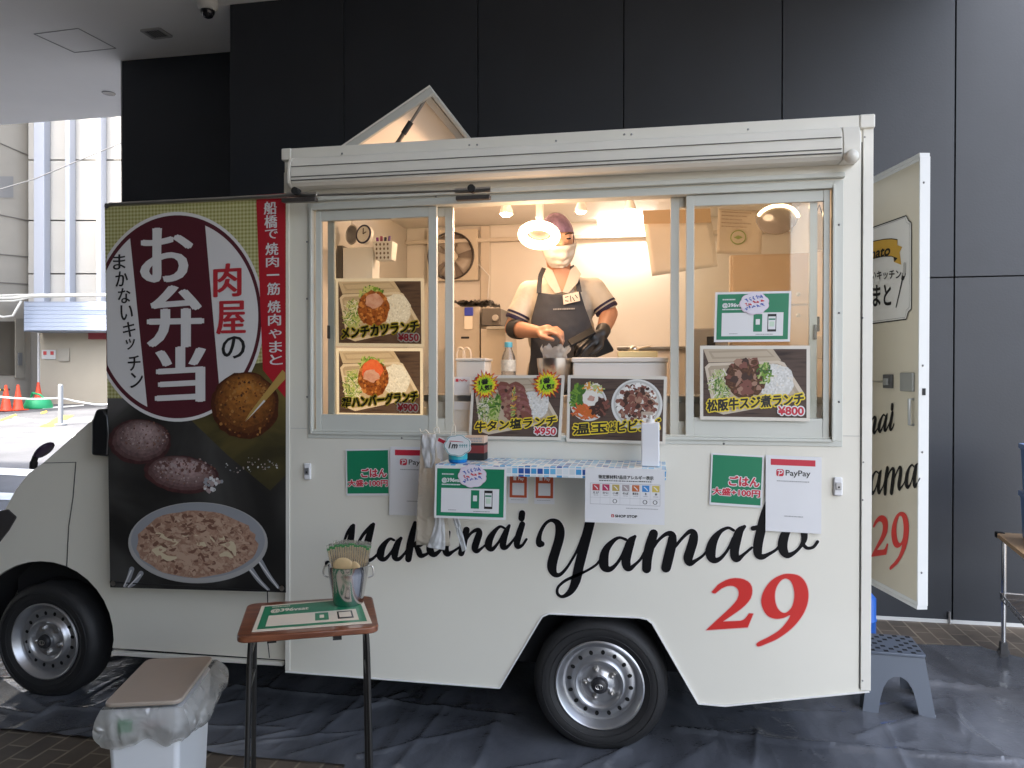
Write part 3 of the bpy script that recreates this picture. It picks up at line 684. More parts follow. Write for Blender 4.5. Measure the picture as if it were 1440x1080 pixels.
# rear door, swung ajar; the face towards the viewer carries the sign and lettering
DH = Vector((1.085, 1.65, 0)); DE = Vector((1.363, .42, 0)); dz0, dz1 = .56, 2.557
DU = (DE-DH).normalized(); DN = Vector((-DU.y, DU.x, 0)); DN = -DN if DN.x > 0 else DN     # faces -x
def DP(px, py, d=0.): return PL(px, py, DH, DN)+DN*d
def dfr(x0, y0, x1, y1, y0r=None, y1r=None):
    return Fr(DP(x0, y0), DP(x1, y0 if y0r is None else y0r), DP(x0, y1))
w_ = (DE-DH).length
def dbox(mb, a0, a1, t0, t1, z0, z1, m=0):
    c = lambda a, t, z: DH+DU*a-DN*t+Vector((0, 0, z))
    mb.hexa([c(a0, t0, z0), c(a1, t0, z0), c(a1, t1, z0), c(a0, t1, z0), c(a0, t0, z1), c(a1, t0, z1), c(a1, t1, z1), c(a0, t1, z1)], m)
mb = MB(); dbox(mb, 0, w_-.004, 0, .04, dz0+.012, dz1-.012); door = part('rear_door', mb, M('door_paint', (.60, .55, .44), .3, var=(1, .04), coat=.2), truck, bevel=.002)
mb = MB(); dbox(mb, 0, w_, -.003, .043, dz1-.0118, dz1+.004); dbox(mb, 0, w_, -.003, .043, dz0-.004, dz0+.0118); dbox(mb, 0, w_-.0005, -.002, .0, dz0+.0122, dz0+.03); dbox(mb, 0, w_-.0005, -.002, .0, dz1-.03, dz1-.0122)
dbox(mb, w_-.0038, w_+.004, -.003, .043, dz0+.0122, dz1-.0122); part('edge_trim', mb, M('edge_white', (.66, .67, .66), .4), door, bevel=.002)
mb = MB()
for zz in (2.43, 1.63, 1.25, .72): mb.ball(DH+DU*(w_+.004)-DN*.014+Vector((0, 0, zz)), .005, nu=8, nv=5)
part('edge_screw', mb, m_screw, door)
mb = MB(); dbox(mb, w_+.004, w_+.007, .012, .026, 1.50, 1.53); part('lock_bolt', mb, m_chas, door)
m_ink = M('black_vinyl', (.006, .006, .007), .4, spec=.2); m_redv = M('red_vinyl', (.62, .03, .025), .35); m_halo = M('pale_vinyl', (.78, .74, .70), .4)
z_ = 4.153
def zd(a, b): return (1215+a/z_, 290+b/z_)
def zd2(a, b): return (1215+a/z_, 560+b/z_)
mb = MB()
sg = [(-160, 200), (250, 55), (262, 82), (280, 95), (280, 600), (262, 618), (250, 660), (-160, 712)]
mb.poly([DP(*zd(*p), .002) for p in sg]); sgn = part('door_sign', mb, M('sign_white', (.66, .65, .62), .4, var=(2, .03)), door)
mb = MB()
for k, (w1, ins) in enumerate(((7, 0), (1.5, 11))):
    pts = [(-160, 200+ins), (250-ins*.6, 55+ins), (262-ins, 82+ins), (280-ins, 95+ins), (280-ins, 600-ins), (262-ins, 618-ins), (250-ins*.6, 660-ins), (-160, 712-ins)]
    for a, b in zip(pts[:-1], pts[1:]):
        dx, dy = b[0]-a[0], b[1]-a[1]; ln_ = math.hypot(dx, dy); nx, ny = -dy/ln_*w1/2*.5, dx/ln_*w1/2
        mb.poly([DP(*zd(a[0]+nx, a[1]+ny), .003+k*.0003), DP(*zd(b[0]+nx, b[1]+ny), .003+k*.0003), DP(*zd(b[0]-nx, b[1]-ny), .003+k*.0003), DP(*zd(a[0]-nx, a[1]-ny), .003+k*.0003)])
part('sign_border', mb, m_ink, sgn)
mb = MB()
top = [(-60, 245), (0, 220), (60, 205), (120, 193), (165, 190), (200, 195)]; bot = [(200, 305), (165, 292), (120, 292), (60, 305), (0, 325), (-60, 355)]
mb.poly([DP(*zd(*p), .004) for p in top+bot], 0); mb.poly([DP(*zd(*p), .0036) for p in ((170, 215), (228, 238), (212, 268), (222, 342), (178, 325))], 0)
mb.poly([DP(*zd(*p), .0042) for p in ((178, 300), (200, 306), (182, 326))], 1)
for L in (top, bot):
    for a, b in zip(L[:-1], L[1:]): mb.poly([DP(*zd(a[0], a[1]-2.5), .0045), DP(*zd(b[0], b[1]-2.5), .0045), DP(*zd(b[0], b[1]+2.5), .0045), DP(*zd(a[0], a[1]+2.5), .0045)], 1)
part('sign_ribbon', mb, [M('ribbon_gold', (.52, .30, .03), .45), m_ink], sgn)
mb = MB()
write(mb, 'Yamato', Fr(DP(*zd(-30, 268)), DP(*zd(158, 226)), DP(*zd(-30, 322))), 0, .005, bold=.05, shear=.2)
write(mb, 'まかないキッチン', Fr(DP(*zd(-50, 385)), DP(*zd(222, 370)), DP(*zd(-50, 432))), 0, .004, bold=.02)
write(mb, 'やまと', Fr(DP(*zd(-8, 470)), DP(*zd(162, 452)), DP(*zd(-8, 588))), 0, .004, bold=.025)
put = lambda x, y, d: DP(*zd(x, y), d)
stroke(mb, [(192, 590, 5), (215, 490, 6), (232, 410, 8)], put, 0, d=.004); stroke(mb, [(230, 425, 16), (238, 395, 22)], put, 0, d=.0042); stroke(mb, [(238, 400, 16), (243, 335, 16)], put, 1, d=.0044)
part('sign_lettering', mb, [m_ink, M('fork_grey', (.4, .39, .36), .4)], sgn)
for nm, q, mm in (('door_latch', ((122, 982), (174, 1062)), M('latch_dark')), ('lock_plate', ((222, 972), (298, 1080)), M('plate_grey', (.33, .34, .33), .35, metal=.5))):
    (a, b), (c, d) = q; F_ = Fr(DP(*zd(a, b)), DP(*zd(c, b)), DP(*zd(a, d))); mb = MB()
    p = [F_.p(0, 1), F_.p(1, 1), F_.p(1, 0), F_.p(0, 0)]; mb.prism(p, F_.n*.012); part(nm, mb, mm, door, bevel=.004)
mb = MB(); F_ = Fr(DP(*zd(138, 1005)), DP(*zd(160, 1005)), DP(*zd(138, 1045))); mb.prism([F_.p(0, 1, .0125), F_.p(1, 1, .0125), F_.p(1, 0, .0125), F_.p(0, 0, .0125)], F_.n*.01); part('latch_knob', mb, M('plate_grey'), door, bevel=.003)
mb = MB(); mb.tube([DP(*zd(-30, 1024), .02), DP(*zd(135, 1024), .02)], .004, 8); part('stay_rod', mb, m_steel, door)
mb = MB(); a, b = DP(*zd2(290, 5), .02), DP(*zd2(290, 155), .02); mb.tube([a-DN*.02, a, b, b-DN*.02], .007, 8); part('door_handle', mb, M('plate_grey'), door, smooth=50)

# ------------------------------------------------------------------ script lettering on the side
def reg(ox, oy, k, pts): return [(ox+x/k, oy+y/k, w_/k) for x, y, w_ in pts]
r1 = lambda p: reg(460, 690, 7.2, p); r2 = lambda p: reg(600, 690, 7.2, p); r3 = lambda p: reg(740, 710, 7.2, p); r4 = lambda p: reg(860, 690, 7.2, p); r5 = lambda p: reg(970, 690, 7.2, p)
mak = [r1([(10, 735, 60), (60, 735, 40), (110, 690, 26), (160, 560, 26), (205, 430, 30), (255, 362, 40)]), r1([(268, 352, 40), (252, 430, 62), (232, 540, 74), (205, 690, 74)]),
       r1([(205, 690, 26), (290, 570, 26), (370, 440, 34), (455, 350, 40)]), r1([(470, 340, 40), (440, 420, 66), (408, 540, 76), (390, 640, 76), (412, 700, 50), (460, 690, 32), (530, 625, 26)]),
       r1([(680, 500, 26), (640, 487, 30), (590, 530, 50), (550, 600, 76), (545, 670, 74), (590, 690, 42), (660, 610, 28), (710, 510, 28)]), r1([(750, 480, 34), (718, 530, 62), (692, 610, 72), (690, 675, 62), (730, 690, 40), (790, 630, 26), (830, 560, 24)]),
       r1([(892, 325, 40), (865, 440, 66), (840, 570, 76), (825, 692, 66)]), r1([(850, 580, 28), (930, 505, 36), (980, 505, 40), (955, 550, 28), (900, 565, 24)]), r1([(895, 562, 30), (925, 600, 60), (950, 655, 54), (1010, 640, 30), (1070, 590, 24)]),
       r1([(1150, 430, 26), (1100, 435, 32), (1055, 520, 66), (1045, 600, 74), (1085, 645, 56), (1150, 600, 30), (1180, 540, 26)]), r1([(1235, 420, 36), (1212, 500, 64), (1200, 590, 70), (1222, 640, 58), (1275, 615, 30), (1345, 570, 24)])]
nai = [r2([(405, 395, 66), (385, 480, 72), (368, 560, 72), (352, 632, 64)]), r2([(385, 525, 26), (450, 430, 28), (515, 395, 44), (535, 425, 64), (512, 500, 72), (490, 580, 68), (512, 612, 44), (560, 580, 26), (605, 540, 22)]),
       r2([(790, 378, 24), (745, 362, 28), (690, 410, 46), (640, 490, 72), (628, 560, 72), (665, 592, 44), (730, 520, 26), (780, 430, 26)]), r2([(838, 352, 30), (808, 410, 58), (782, 490, 68), (775, 565, 62), (812, 572, 36), (870, 510, 24), (905, 460, 22)]),
       r2([(970, 338, 60), (940, 430, 68), (915, 520, 66), (925, 566, 48), (970, 550, 30), (1012, 490, 26)]), r2([(968, 228, 66), (962, 278, 66)])]
ystr = [r3([(158, 395, 60), (138, 390, 76), (128, 350, 56), (148, 270, 40), (195, 190, 34), (255, 155, 36), (315, 180, 66), (342, 250, 92), (335, 340, 96), (300, 460, 96), (270, 560, 100), (262, 640, 94), (290, 700, 62), (340, 705, 40), (400, 650, 30), (460, 560, 26), (520, 450, 28), (585, 290, 34)]),
        r3([(648, 170, 98), (615, 300, 100), (570, 480, 100), (530, 640, 98), (505, 760, 94), (460, 860, 72), (400, 915, 44), (350, 925, 32), (316, 890, 30), (325, 830, 28), (390, 770, 30), (480, 725, 30), (600, 672, 26), (700, 612, 26), (745, 560, 24)])]
ama = [r3([(1010, 350, 30), (945, 330, 28), (880, 365, 46), (810, 450, 76), (785, 550, 98), (795, 625, 92), (845, 650, 58), (905, 608, 36), (960, 530, 30), (1005, 430, 30)]), r3([(1100, 320, 36), (1060, 370, 84), (1030, 460, 94), (1010, 560, 94), (1022, 625, 84), (1052, 640, 56), (1100, 605, 34), (1160, 545, 28), (1195, 480, 26)]),
       r4([(425, 435, 92), (390, 550, 100), (362, 680, 98), (355, 790, 92)]), r4([(410, 590, 34), (480, 495, 32), (560, 435, 44), (610, 448, 76), (612, 520, 94), (585, 640, 104), (552, 778, 100)]), r4([(640, 570, 32), (720, 475, 32), (788, 415, 46), (828, 430, 78), (828, 500, 94), (798, 600, 98), (775, 685, 94), (795, 735, 60), (850, 708, 36), (920, 660, 28), (965, 610, 26)]),
       r4([(1235, 400, 30), (1180, 375, 30), (1105, 410, 44), (1040, 490, 80), (1005, 590, 104), (1010, 670, 94), (1055, 705, 58), (1120, 668, 36), (1185, 580, 30), (1230, 480, 30)]), r4([(1345, 362, 36), (1295, 410, 82), (1265, 500, 94), (1245, 600, 94), (1250, 675, 82), (1282, 690, 56), (1340, 642, 32), (1420, 575, 26)])]
to_ = [r5([(800, 130, 86), (755, 260, 94), (715, 420, 96), (690, 540, 96), (690, 635, 86), (730, 668, 60), (800, 640, 36), (880, 590, 28), (915, 530, 26)]), r5([(640, 380, 50), (720, 365, 46), (860, 340, 36)]),
       r5([(1130, 300, 36), (1060, 325, 56), (985, 400, 80), (945, 500, 98), (942, 590, 96), (985, 650, 68), (1050, 630, 40), (1115, 570, 34), (1158, 490, 60), (1150, 400, 74), (1120, 320, 50)]), r5([(1145, 545, 40), (1190, 580, 34), (1250, 568, 32), (1292, 515, 34)])]
two = [(150, 305), (210, 235), (250, 208), (290, 187), (340, 171), (390, 165), (440, 168), (480, 179), (515, 197), (540, 220), (556, 252), (562, 290), (558, 330), (545, 370), (522, 405), (490, 440), (447, 478), (400, 512), (335, 556), (265, 605), (440, 598), (468, 590), (490, 572), (530, 522), (572, 525), (515, 665), (92, 693), (200, 592), (300, 500), (340, 463), (380, 420), (408, 380), (422, 340), (424, 310), (418, 287), (406, 268), (390, 255), (365, 246), (340, 243), (310, 246), (280, 256), (250, 271), (225, 291), (203, 308), (185, 322), (163, 318)]
nine_o = [(p.x, p.y) for p in catmull([(940, 122), (1040, 145), (1105, 220), (1130, 330), (1112, 450), (1055, 565), (955, 680), (825, 775), (710, 828), (625, 858), (603, 835), (635, 806), (725, 762), (832, 695), (905, 615), (945, 542), (880, 568), (800, 578), (722, 550), (672, 482), (652, 390), (682, 285), (755, 190), (850, 135)], 4, True)]
nine_i = [(p.x, p.y) for p in catmull([(900, 170), (955, 202), (984, 290), (984, 380), (960, 460), (910, 512), (860, 512), (812, 460), (790, 370), (800, 275), (845, 197)], 4, True)]
r6 = lambda L: [(980+x/7.2, 790+y/7.2) for x, y in L]
def halo_loop(mb, L, wd, put, m, d):
    n = len(L)
    for i in range(n):
        a, b = Vector(L[i]), Vector(L[(i+1) % n]); t = (b-a)
        if t.length < 1e-6: continue
        t.normalize(); nn = Vector((-t.y, t.x))*wd; a = a-t*wd*.5; b = b+t*wd*.5
        mb.poly([put(*(a+nn), d+(i % 3)*4e-5), put(*(b+nn), d+(i % 3)*4e-5), put(*(b-nn), d+(i % 3)*4e-5), put(*(a-nn), d+(i % 3)*4e-5)], m)
sp_ = lambda x, y, d: S(x, y)+Vector((0, -d, 0))
def script(words_, put, nm, par, halo=True):
    mb = MB()
    for i, st in enumerate(words_):
        if halo: stroke(mb, st, put, 1, grow=1.0, d=.0012+i*.00004)
        stroke(mb, st, put, 0, d=.0024+i*.00009)
    return part(nm, mb, [m_ink, m_halo], par, fixn=False)
script(mak+nai, sp_, 'word_lettering', truck); script(ystr+ama+to_, sp_, 'word_lettering', truck)
mb = MB(); fill_px(mb, [r6(two)], -.002, 0); fill_px(mb, [r6(nine_o), r6(nine_i)], -.002, 0)
for L in (two, nine_o, nine_i): halo_loop(mb, r6(L), 1.1, sp_, 1, .0012)
part('number_lettering', mb, [m_redv, M('pink_vinyl', (.75, .52, .48), .4)], truck, fixn=False)
# the same words on the rear door
pd1 = lambda x, y, d: DP(1224+(x-655)/86*34, 570+(y-722)*.73, d); pd2 = lambda x, y, d: DP(1223+(x-842)/208*69, 651+(y-738)*.68, d); pd3 = lambda x, y, d: DP(1225+(x-993)/145*54, 719+(y-806)*.8, d)
script(nai, pd1, 'word_lettering', door, False); script(ama, pd2, 'word_lettering', door, False)
mb = MB()
for loops in ([r6(two)], [r6(nine_o), r6(nine_i)]):
    vs, fs = fill2d(loops); mb.add([pd3(x, y, .002) for x, y in vs], fs, 0)
part('number_lettering', mb, m_redv, door, fixn=False)

# ------------------------------------------------------------------ cab
YC = .05
prof_c = [(403, 928), (158, 911)]+[(57+103*math.cos(R(a)), 900-111*math.sin(R(a))) for a in range(0, 181, 10)][0:]+[(-62, 905), (-72, 850), (-66, 800), (-30, 768), (0, 742), (8, 715), (22, 689), (40, 666), (62, 650), (152, 571), (245, 490), (285, 458), (318, 447), (403, 440)]
C2 = [xz(*p, YC) for p in prof_c]
mb = MB(); fill_xz(mb, [C2], YC, 0, 1.54); cab = part('cab', mb, m_paint, truck, smooth=35, bevel=.012)
mb = MB(); mb.box(-3.05, -2.40, .235, 1.4, .27, .80); part('wheel_well', mb, m_chas, truck)
arc_ = [xz(57+101.5*math.cos(R(a)), 900-109.5*math.sin(R(a)), YC) for a in range(-2, 183, 5)]
mb = MB(); mb.add([(x, YC+.004, z) for x, z in arc_]+[(x, .30, z) for x, z in arc_], [[i, i+1, len(arc_)+i+1, len(arc_)+i] for i in range(len(arc_)-1)]); part('arch_liner', mb, m_chas, cab, smooth=60)
mb = MB()
for a, b in zip([(107, 650), (103, 700), (97, 740), (94, 797)][:-1], [(107, 650), (103, 700), (97, 740), (94, 797)][1:]): mb.bar(S(*a, YC)+V(0, -.001, 0), S(*b, YC)+V(0, -.001, 0), .004, .004, up=(0, 1, 0))
mb.bar(S(62, 651, YC)+V(0, -.001, 0), S(107, 650, YC)+V(0, -.001, 0), .003, .004, up=(0, 1, 0))
part('door_seam', mb, m_groove, cab)
mb = MB(); a, b = S(160, 917, YC), S(400, 932, YC); mb.bar(a+V(0, -.008, 0), b+V(0, -.008, 0), .02, .022, up=(0, 1, 0)); part('sill', mb, m_trim, cab, bevel=.004)
mb = MB(); mb.poly([S(*p, YC)+V(0, -.002, 0) for p in ((185, 585), (268, 500), (300, 480), (392, 474), (392, 600))]); part('side_window', mb, M('cab_glass', (.02, .022, .025), .05), cab)
w0, w1 = S(74, 640, YC), S(278, 464, YC); nn = Vector((-(w1-w0).z, 0, (w1-w0).x)).normalized()*.003
mb = MB(); mb.poly([w0+nn+V(0, .08, 0), w0+nn+V(0, 1.46, 0), w1+nn+V(0, 1.40, 0), w1+nn+V(0, .14, 0)]); part('windscreen', mb, M('cab_glass'), cab)
mb = MB(); mb.prism([S(*p, YC)+V(0, -.006, 0) for p in ((-14, 742), (0, 718), (12, 716), (24, 727), (13, 746), (-6, 770), (-16, 768))], (0, .12, 0)); part('headlight', mb, M('headlight_dark', (.06, .055, .055), .12), cab, bevel=.006)
# mirrors
q = S(138, 612, -.06); mb = MB()
pts = [(-.04, -.095), (.045, -.10), (.055, .0), (.05, .09), (.02, .125), (-.015, .12), (-.04, .06)]
mb.prism([(q.x+a, q.y, q.z+b) for a, b in pts], (0, .07, 0)); mr_ = part('door_mirror', mb, M('mirror_black', (.012, .012, .013), .3), cab, bevel=.012)
mb = MB(); mb.tube([q+V(0, .05, -.08), q+V(.02, .12, -.09)], .014, 8); mb.tube([q+V(0, .05, .06), q+V(.02, .12, .05)], .012, 8); part('mirror_arm', mb, m_black, mr_)
b0 = S(47, 659, .35); mb = MB()
mb.tube(catmull([b0, S(48, 648, .35), S(53, 636, .35)], 5), [.02]*5+[.016]*6, 10)
fm = part('fender_mirror_stalk', mb, m_black, cab, smooth=60)
mb = MB(); c = S(62, 633, .34); a_ = (S(72, 624, .34)-S(50, 646, .34)).normalized(); up_ = a_.cross(Vector((0, 1, 0))).normalized()
M3 = Matrix((a_, Vector((0, 1, 0)), up_)).transposed(); mb.ball(c, (.062, .05, .022), M3=M3); part('fender_mirror', mb, M('mirror_plum', (.05, .03, .07), .15), fm, smooth=60)
# wheels
m_tyre = M('tyre_rubber', (.014, .014, .015), .62, bump=(90, .12)); m_rim = M('rim_silver', (.47, .475, .49), .34, metal=.85, var=(20, .06)); m_hole = M('rim_hole', (.004, .004, .004), .9)
def wheel(x, y, z, nm='wheel', rt=.284, spin=0.):
    o = Vector((x, y, z)); ax = (0, 1, 0)
    mb = MB(); mb.lathe([(.178, .012), (.186, .004), (.2, -.006), (.225, -.014), (.25, -.012), (.266, -.004), (.276, .012), (rt, .026), (rt, .13), (.27, .15), (.19, .145)], o, ax, 72, caps=False)
    for v_ in mb.v: v_.z = max(v_.z, .005)
    mb2 = mb; wh = part(nm, mb2, m_tyre, truck, smooth=50)
    mb = MB()
    for k in range(72):
        a = 2*math.pi*k/72
        for yy in (.03, .06, .095):
            pass
    for rr in (.212, .243): mb.lathe([(rr-.0018, -.0118), (rr, -.0165 if rr > .23 else -.0135), (rr+.0018, -.0118)], o, ax, 72, caps=False)
    part('sidewall_ring', mb, m_tyre, wh, smooth=30)
    mb = MB(); mb.lathe([(.1865, .006), (.189, -.004), (.183, -.008), (.176, -.003), (.171, .012), (.163, .018), (.158, .034), (.150, .036), (.138, .030), (.122, .030), (.114, .022), (.108, .010), (.100, .006), (.092, .010), (.086, .020), (.080, .030), (.060, .033), (.048, .028), (.036, .02), (.036, .0)], o, ax, 72, caps=False)
    rm = part('rim', mb, m_rim, wh, smooth=40)
    mb = MB()
    for k in range(16):
        a = 2*math.pi*(k+.5)/16+spin; c = o+V(math.cos(a)*.131, .0292, math.sin(a)*.131); t = V(-math.sin(a), 0, math.cos(a)); r_ = V(math.cos(a), 0, math.sin(a))
        mb.poly([c+t*.0085*math.cos(j*math.pi/6)+r_*.0105*math.sin(j*math.pi/6) for j in range(12)])
    part('vent_hole', mb, m_hole, rm)
    for k in range(5):
        mb = MB(); a = 2*math.pi*k/5+.5+spin; c = o+V(math.cos(a)*.062, .032, math.sin(a)*.062); mb.lathe([(.0135, 0), (.0125, -.012), (.009, -.02), (0, -.022)], c, ax, 6); part('lug_nut', mb, m_steel, rm)
    mb = MB(); mb.lathe([(.034, .012), (.034, -.006), (.030, -.014), (.02, -.018), (0, -.019)], o, ax, 28); part('hub_cap', mb, M('hub_dark', (.06, .06, .065), .35, metal=.6), rm, smooth=40)
    # raised oval emblem ring on the cap
    mb = MB(); mb.tube([o+V(.015*math.cos(t*math.pi/12), -.0195, .011*math.sin(t*math.pi/12)) for t in range(24)], .0014, 6, closed=True); mb.tube([o+V(.006*math.cos(t*math.pi/12), -.0195, .0105*math.sin(t*math.pi/12)) for t in range(24)], .0014, 6, closed=True)
    part('hub_emblem', mb, m_steel, rm)
wheel(-.003, .022, .276, spin=.1); wheel(-2.724, .052, .276, spin=.35)
mb = MB(); mb.tube([(-.003, .1, .276), (-.003, 1.5, .276)], .04, 12); mb.tube([(-2.724, .1, .276), (-2.724, 1.5, .276)], .04, 12); part('axle', mb, m_chas, truck)
for x in (-.003, -2.724):
    mb = MB(); mb.lathe([(.276, 1.45), (.276, 1.6), (.18, 1.61)], (x, 0, .282), (0, 1, 0), 40); part('far_wheel', mb, m_tyre, truck, smooth=40)
# folding counter shelf
m_tile = M('mosaic_print', (.7, .7, .7), .3); t_ = m_tile.node_tree; b_ = t_.nodes['Principled BSDF']
tc = t_.nodes.new('ShaderNodeTexCoord'); br = t_.nodes.new('ShaderNodeTexBrick'); br.offset = 0.; br.inputs['Scale'].default_value = 1; br.inputs['Brick Width'].default_value = .025; br.inputs['Row Height'].default_value = .025; br.inputs['Mortar Size'].default_value = .0022; br.inputs['Mortar'].default_value = (.8, .8, .8, 1)
vo = t_.nodes.new('ShaderNodeTexWhiteNoise'); vo.noise_dimensions = '3D'
sn = t_.nodes.new('ShaderNodeVectorMath'); sn.operation = 'SNAP'; sn.inputs[1].default_value = (.025, .025, .5); t_.links.new(tc.outputs['Object'], sn.inputs[0]); t_.links.new(sn.outputs[0], vo.inputs[0])
rp = t_.nodes.new('ShaderNodeValToRGB'); rp.color_ramp.interpolation = 'CONSTANT'
for i, (p, c) in enumerate(((0, (.07, .33, .62)), (.22, (.32, .60, .78)), (.42, (.70, .76, .78)), (.6, (.03, .10, .36)), (.72, (.62, .68, .70)), (.86, (.16, .46, .72)))):
    e = rp.color_ramp.elements[i] if i < 2 else rp.color_ramp.elements.new(p); e.position = p; e.color = (*c, 1)
t_.links.new(vo.outputs[0], rp.inputs[0]); t_.links.new(rp.outputs[0], br.inputs['Color1']); t_.links.new(rp.outputs[0], br.inputs['Color2']); t_.links.new(tc.outputs['Object'], br.inputs[0]); t_.links.new(br.outputs[0], b_.inputs['Base Color'])
SHX0, SHX1, SHY, SHZ = -.635, .268, -.27, 1.232
mb = MB(); mb.box(SHX0, SHX1, SHY, -.0055, SHZ-.016, SHZ); shelf = part('counter_shelf', mb, m_tile, truck, bevel=.002)
# its front strip carries the same print (a sheet standing on edge)
m_t2 = m_tile.copy(); m_t2.name = 'mosaic_print_edge'; n2 = m_t2.node_tree
mp_ = n2.nodes.new('ShaderNodeMapping'); mp_.inputs['Rotation'].default_value = (R(90), 0, 0); tcn = [n for n in n2.nodes if n.type == 'TEX_COORD'][-1]
for n in n2.nodes:
    if n.type in ('TEX_BRICK', 'VECT_MATH'):
        n2.links.new(mp_.outputs[0], n.inputs[0])
n2.links.new(tcn.outputs['Object'], mp_.inputs[0])
mb = MB(); mb.box(SHX0+.001, SHX1-.001, SHY-.003, SHY-.0006, SHZ-.042, SHZ-.002); part('shelf_edge', mb, m_t2, shelf)
mb = MB()
for x in (-.45, .1): mb.bar((x, -.012, SHZ-.2), (x, SHY+.05, SHZ-.018), .015, .012)
part('shelf_bracket', mb, m_steel, shelf)
# ================================================================== SIGNS AND POSTERS
m_paper = M('paper_white', (.74, .74, .75), .5, var=(5, .02)); m_green = M('print_green', (.012, .21, .10), .4); m_pred = M('print_red', (.55, .025, .05), .4)
m_pblk = M('print_black', (.015, .015, .015), .45); m_pyel = M('print_yellow', (.80, .62, .04), .45); m_pgrey = M('print_grey', (.35, .35, .36), .5)
m_pblue = M('print_blue', (.05, .10, .42), .45); m_pink = M('print_pink', (.72, .58, .70), .5); m_orange = M('print_orange', (.52, .09, .03), .4)
def sheet_thing(name, label, cat, F, mat=None, group=None, th=.0015, pname='sheet'):
    t = thing(name, label, cat, F.p(.5, 1), group=group)
    mb = MB(); p = [F.p(0, 1), F.p(1, 1), F.p(1, 0), F.p(0, 0)]; mb.prism(p, -F.n*th); part(pname, mb, mat or m_paper, t); return t
def curl(F, amp=.004):
    return F
def tiny(mb, F, u0, v0, u1, v1, m, d, words_=7):   # a line of print too small to read: uneven dashes
    rnd = random.Random(int((u0+v0*7+F.o.x*31)*1000)); u = u0
    while u < u1:
        w__ = rnd.uniform(.4, 1.4)*(u1-u0)/words_/2; F.quad(mb, u, v0, min(u1, u+w__), v1, m, d); u += w__+rnd.uniform(.15, .35)*(u1-u0)/words_/2
# ---- food colours
def food(tr):
    pass
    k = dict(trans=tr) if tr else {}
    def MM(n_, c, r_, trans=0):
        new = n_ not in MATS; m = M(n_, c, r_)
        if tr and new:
            t = m.node_tree; rgb = t.nodes.new('ShaderNodeRGB'); rgb.outputs[0].default_value = (*c, 1); self_glow(t, t.nodes['Principled BSDF'], rgb.outputs[0], tr)
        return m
    n = lambda x: x+('_self_glow_%d' % (tr*100) if tr else '')
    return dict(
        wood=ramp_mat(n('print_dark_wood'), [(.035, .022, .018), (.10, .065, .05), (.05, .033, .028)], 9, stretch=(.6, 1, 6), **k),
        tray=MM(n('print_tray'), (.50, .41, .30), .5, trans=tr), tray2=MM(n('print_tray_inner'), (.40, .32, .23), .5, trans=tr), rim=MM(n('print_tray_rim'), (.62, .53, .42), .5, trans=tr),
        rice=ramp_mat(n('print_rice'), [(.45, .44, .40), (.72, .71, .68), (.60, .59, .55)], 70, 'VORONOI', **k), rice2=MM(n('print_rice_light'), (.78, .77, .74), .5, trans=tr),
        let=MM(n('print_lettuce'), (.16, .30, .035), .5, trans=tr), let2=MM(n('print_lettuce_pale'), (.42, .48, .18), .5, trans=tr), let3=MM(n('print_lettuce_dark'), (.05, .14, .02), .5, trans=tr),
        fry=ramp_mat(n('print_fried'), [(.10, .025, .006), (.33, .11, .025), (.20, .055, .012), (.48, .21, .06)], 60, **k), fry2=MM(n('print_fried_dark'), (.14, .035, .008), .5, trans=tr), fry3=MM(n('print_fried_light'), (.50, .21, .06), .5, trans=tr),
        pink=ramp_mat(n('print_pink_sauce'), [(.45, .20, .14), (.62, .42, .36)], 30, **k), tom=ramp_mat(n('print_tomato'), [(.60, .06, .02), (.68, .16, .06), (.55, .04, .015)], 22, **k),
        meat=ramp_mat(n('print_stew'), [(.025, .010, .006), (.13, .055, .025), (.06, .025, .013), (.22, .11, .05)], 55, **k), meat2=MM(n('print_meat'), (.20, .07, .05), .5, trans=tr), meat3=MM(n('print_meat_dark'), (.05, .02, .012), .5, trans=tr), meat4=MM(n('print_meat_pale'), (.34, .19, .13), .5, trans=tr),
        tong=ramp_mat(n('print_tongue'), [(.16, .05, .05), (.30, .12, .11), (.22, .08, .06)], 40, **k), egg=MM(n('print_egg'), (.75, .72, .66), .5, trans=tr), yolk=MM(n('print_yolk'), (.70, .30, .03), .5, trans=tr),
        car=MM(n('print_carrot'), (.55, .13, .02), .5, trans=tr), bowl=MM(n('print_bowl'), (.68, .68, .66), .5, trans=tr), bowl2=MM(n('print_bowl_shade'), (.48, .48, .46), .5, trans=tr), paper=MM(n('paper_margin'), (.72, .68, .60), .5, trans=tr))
def pic(F, m0, m1, m2, m3):
    return F.sub(m0, m1, m2, m3, .0003)
def strips(mb, F, u, v, ru, rv, n, L, wd, ms, d0):
    for i in range(n):
        a = random.uniform(0, 6.283); k = math.sqrt(random.random()); cu, cv = u+math.cos(a)*ru*k, v+math.sin(a)*rv*k
        b = random.uniform(0, 3.14); p = []
        asp = F.w/F.h
        dx, dy = math.cos(b)*L/2, math.sin(b)*L/2*asp; nx, ny = -math.sin(b)*wd/2, math.cos(b)*wd/2*asp
        k2 = random.uniform(-.5, .5)*L*.4
        p = [(cu-dx+nx, cv-dy+ny), (cu-math.sin(b)*k2+nx, cv+math.cos(b)*k2*asp+ny), (cu+dx+nx, cv+dy+ny), (cu+dx-nx, cv+dy-ny), (cu-math.sin(b)*k2-nx, cv+math.cos(b)*k2*asp-ny), (cu-dx-nx, cv-dy-ny)]
        d = d0+i*1.2e-5; mb.poly([F.p(*q, d) for q in p], random.choice(ms))
